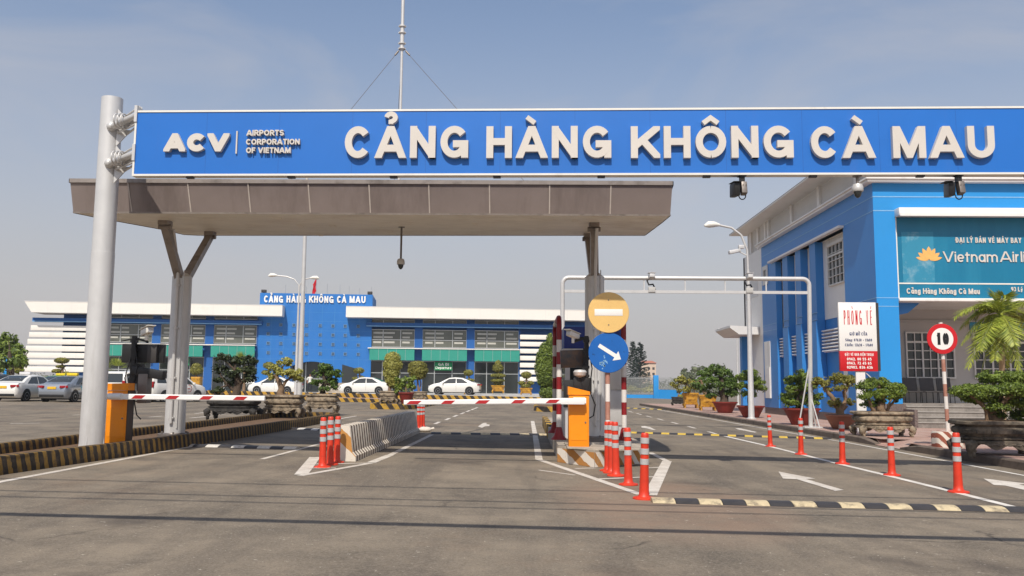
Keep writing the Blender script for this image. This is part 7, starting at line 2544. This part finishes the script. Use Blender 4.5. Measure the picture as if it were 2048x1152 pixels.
# ------------------------------------------------------------------ a man standing before the terminal
pl = gp(619, 796); pl = V((at(619, 790, 79.0).x, 79.0, gz(-20) + .36))
me = bpy.data.meshes.new('person')
joints = [((0, 0, .93), (.15, .11)), ((0, .0, 1.12), (.13, .1)), ((0, 0, 1.32), (.17, .11)), ((0, 0, 1.45), (.09, .08)), ((0, -.01, 1.52), (.05, .05)), ((0, -.02, 1.6), (.085, .1)), ((0, -.01, 1.7), (.06, .075)),
          ((.1, 0, .86), (.09, .09)), ((.12, -.02, .48), (.065, .065)), ((.13, .03, .09), (.045, .045)), ((.14, -.1, .04), (.04, .035)),
          ((-.1, 0, .86), (.09, .09)), ((-.16, .02, .48), (.065, .065)), ((-.2, .06, .09), (.045, .045)), ((-.22, -.07, .04), (.04, .035)),
          ((.2, 0, 1.4), (.06, .06)), ((.26, .03, 1.14), (.045, .045)), ((.2, -.12, .95), (.035, .035)), ((.19, -.16, .87), (.04, .025)),
          ((-.2, 0, 1.4), (.06, .06)), ((-.27, .04, 1.14), (.045, .045)), ((-.26, -.06, .92), (.035, .035)), ((-.26, -.08, .84), (.04, .025))]
ed = [(0, 1), (1, 2), (2, 3), (3, 4), (4, 5), (5, 6), (0, 7), (7, 8), (8, 9), (9, 10), (0, 11), (11, 12), (12, 13), (13, 14), (2, 15), (15, 16), (16, 17), (17, 18), (2, 19), (19, 20), (20, 21), (21, 22)]
me.from_pydata([j[0] for j in joints], ed, [])
po = bpy.data.objects.new('person', me)
COL.objects.link(po)
po.modifiers.new('skin', 'SKIN'); po.modifiers.new('sub', 'SUBSURF').levels = 1
for i, v in enumerate(me.skin_vertices[0].data):
    v.radius = joints[i][1]; v.use_root = (i == 0)
bpy.context.view_layer.update()
dgp = bpy.context.evaluated_depsgraph_get()
m2 = bpy.data.meshes.new_from_object(po.evaluated_get(dgp))
po.modifiers.clear(); po.data = m2
for m_ in ('skin', 'white_paint', 'trousers', 'hair', 'black'): m2.materials.append(M[m_])
for f_ in m2.polygons:
    c = f_.center
    f_.use_smooth = True
    f_.material_index = 4 if c.z < .08 else 2 if (c.z < .93 and abs(c.x) < .2 or c.z < .8) else 1 if (c.z < 1.46 and (c.z > 1.15 or abs(c.x) < .17)) else 3 if c.z > 1.66 or (c.z > 1.58 and c.y > .02) else 0
po.location = pl; po.rotation_euler = (0, 0, R(35))
tag(po, 'man in a pale shirt and dark trousers walking before the terminal tower', 'person')

# ------------------------------------------------------------------ fences, far building, far trees
def railing(name, label, a, c, h, n, post=None, wall=0):
    T = thing(name, label, 'fence', a)
    d = c - a; L_ = d.length; u = d.normalized(); v = V((-u.y, u.x, 0))
    if wall:
        mb = MB(); mb.prism([(0, 0), (L_, 0), (L_, wall), (0, wall)], (0, 0, 0), u, (0, 0, 1), v * .25); mb.build('wall', M['bld_bright'], T, None)
    mb = MB()
    for i in range(n + 1):
        p = u * L_ * i / n; mb.tube([p + V((0, 0, wall)), p + V((0, 0, h))], .035, 5)
    mb.tube([V((0, 0, h - .25)), u * L_ + V((0, 0, h - .25))], .035, 5); mb.tube([V((0, 0, wall + .2)), u * L_ + V((0, 0, wall + .2))], .035, 5)
    mb.build('railing', M['alu'], T, None)
    mb = MB()
    for f_ in post or (): p = u * L_ * f_; mb.obox(p + V((0, 0, h * .55)), (.7, .6, h * 1.1), None, .03)
    mb.build('post', M['bld_bright'], T)
    return T


YF2 = 125.0
a, c = at(1312, 790, YF2), at(1372, 790, YF2 - 3); a.z = gz(20) - .0; c.z = gz(25)
railing('boundary_fence', 'bright blue boundary wall with pale railing on top, right of the evergreens', a, c, 3.0, 30, (0.0,), 1.3)
a, c = at(1240, 790, YF2), at(1310, 790, YF2); a.z = c.z = gz(15)
railing('boundary_fence', 'pale railing behind the evergreens, ending at a blue post', a, c, 3.0, 34, None, .5)
a, c = at(-60, 760, 92), at(70, 760, 92); a.z = gz(-50); c.z = gz(-45)
railing('boundary_fence', 'pale railing with one blue post at the far left behind the taxis', a, c, 3.2, 40, (.58,), 0)

hp = at(1298, 760, 420); hp.z = 0
T = thing('hotel', 'distant pinkish block with a hipped terracotta roof, right of the evergreens', 'building', hp)
k = 420 / FPX
hw, hh = 14 * k, at(1298, 726, 420).z
mb = MB(); mb.box(-hw, hw, 0, 12, -3, hh); mb.build('wall', M['hotel'], T, None)
mb = MB(); mb.loft([[(-hw - .5, -.5, hh), (hw + .5, -.5, hh), (hw + .5, 12.5, hh), (-hw - .5, 12.5, hh)], [(-hw * .6, 4, hh + 1.2), (hw * .6, 4, hh + 1.2), (hw * .6, 8, hh + 1.2), (-hw * .6, 8, hh + 1.2)]]); mb.build('roof', M['hotel_roof'], T, None)
for i in range(3):
    for j in range(4):
        mb = MB(); x = -hw * .65 + hw * .65 * i; z = hh - 2 - j * 2.6; mb.box(x - .55, x + .55, -.05, .05, z - 1.2, z); mb.build('window', M['dark_grey'], T, None)

rnd = random.Random(9)
mb = MB()
for i in range(420):
    x = rnd.uniform(-260, 260); y = rnd.uniform(330, 420)
    r_ = rnd.uniform(3, 6)
    mb.leaves((x, y, rnd.uniform(1, 3)), r_, r_, r_ * .5, 46, 1.3, rnd, .3)
far = mb.build('far_trees', LEAF['far'], None, None)
tag(far, 'pale hazy line of far trees on the horizon', 'trees', kind='stuff')

# ------------------------------------------------------------------ overhead cables behind the viewer: seen only by the thin shadows they throw on the road
def cable_for(p0, p1, r_, hgt, label):
    pts = []
    a, c = gp(*p0), gp(*p1)
    d = (c - a)
    a, c = a - d * .6, c + d * .6
    n_ = 24
    for i in range(n_ + 1):
        g = a.lerp(c, i / n_)
        hh = hgt - .25 * math.sin(math.pi * i / n_)
        pts.append(g - SUN_DIR * (hh / -SUN_DIR.z))
    T = thing('power_cable', label, 'cable', pts[0])
    mb = MB(); mb.tube([p - pts[0] for p in pts], r_, 8); mb.build('conductor', M['cable'], T, 60)


cable_for((0, 1028), (2048, 1080), .08, 4.7, 'thick black cable bundle crossing the road overhead before the gate, seen by its shadow')
cable_for((0, 957), (2048, 1001), .028, 8.2, 'thin upper cable crossing the road overhead before the gate, seen by its shadow')
cable_for((0, 981), (2048, 1027), .028, 7.9, 'thin lower cable crossing the road overhead before the gate, seen by its shadow')
cable_for((0, 993), (2048, 1040), .024, 7.8, 'lowest thin cable crossing the road overhead before the gate, seen by its shadow')

# ------------------------------------------------------------------ the hazy air of a hot day
mb = MB(); mb.box(-520, 520, -40, 560, -9, 24)
hz_o = mb.build('haze', [], None, None)
hm = bpy.data.materials.new('haze_air')
hm.use_nodes = True
hn = hm.node_tree
hn.nodes.remove(hn.nodes['Principled BSDF'])
pv = hn.nodes.new('ShaderNodeVolumePrincipled')
pv.inputs['Color'].default_value = (0.82, 0.86, 0.92, 1)
pv.inputs['Density'].default_value = 0.00035
pv.inputs['Anisotropy'].default_value = 0.2
hn.links.new(pv.outputs[0], hn.nodes['Material Output'].inputs['Volume'])
hz_o.data.materials.append(hm)
tag(hz_o, 'thin pale haze in the air over the road', 'haze', kind='stuff')
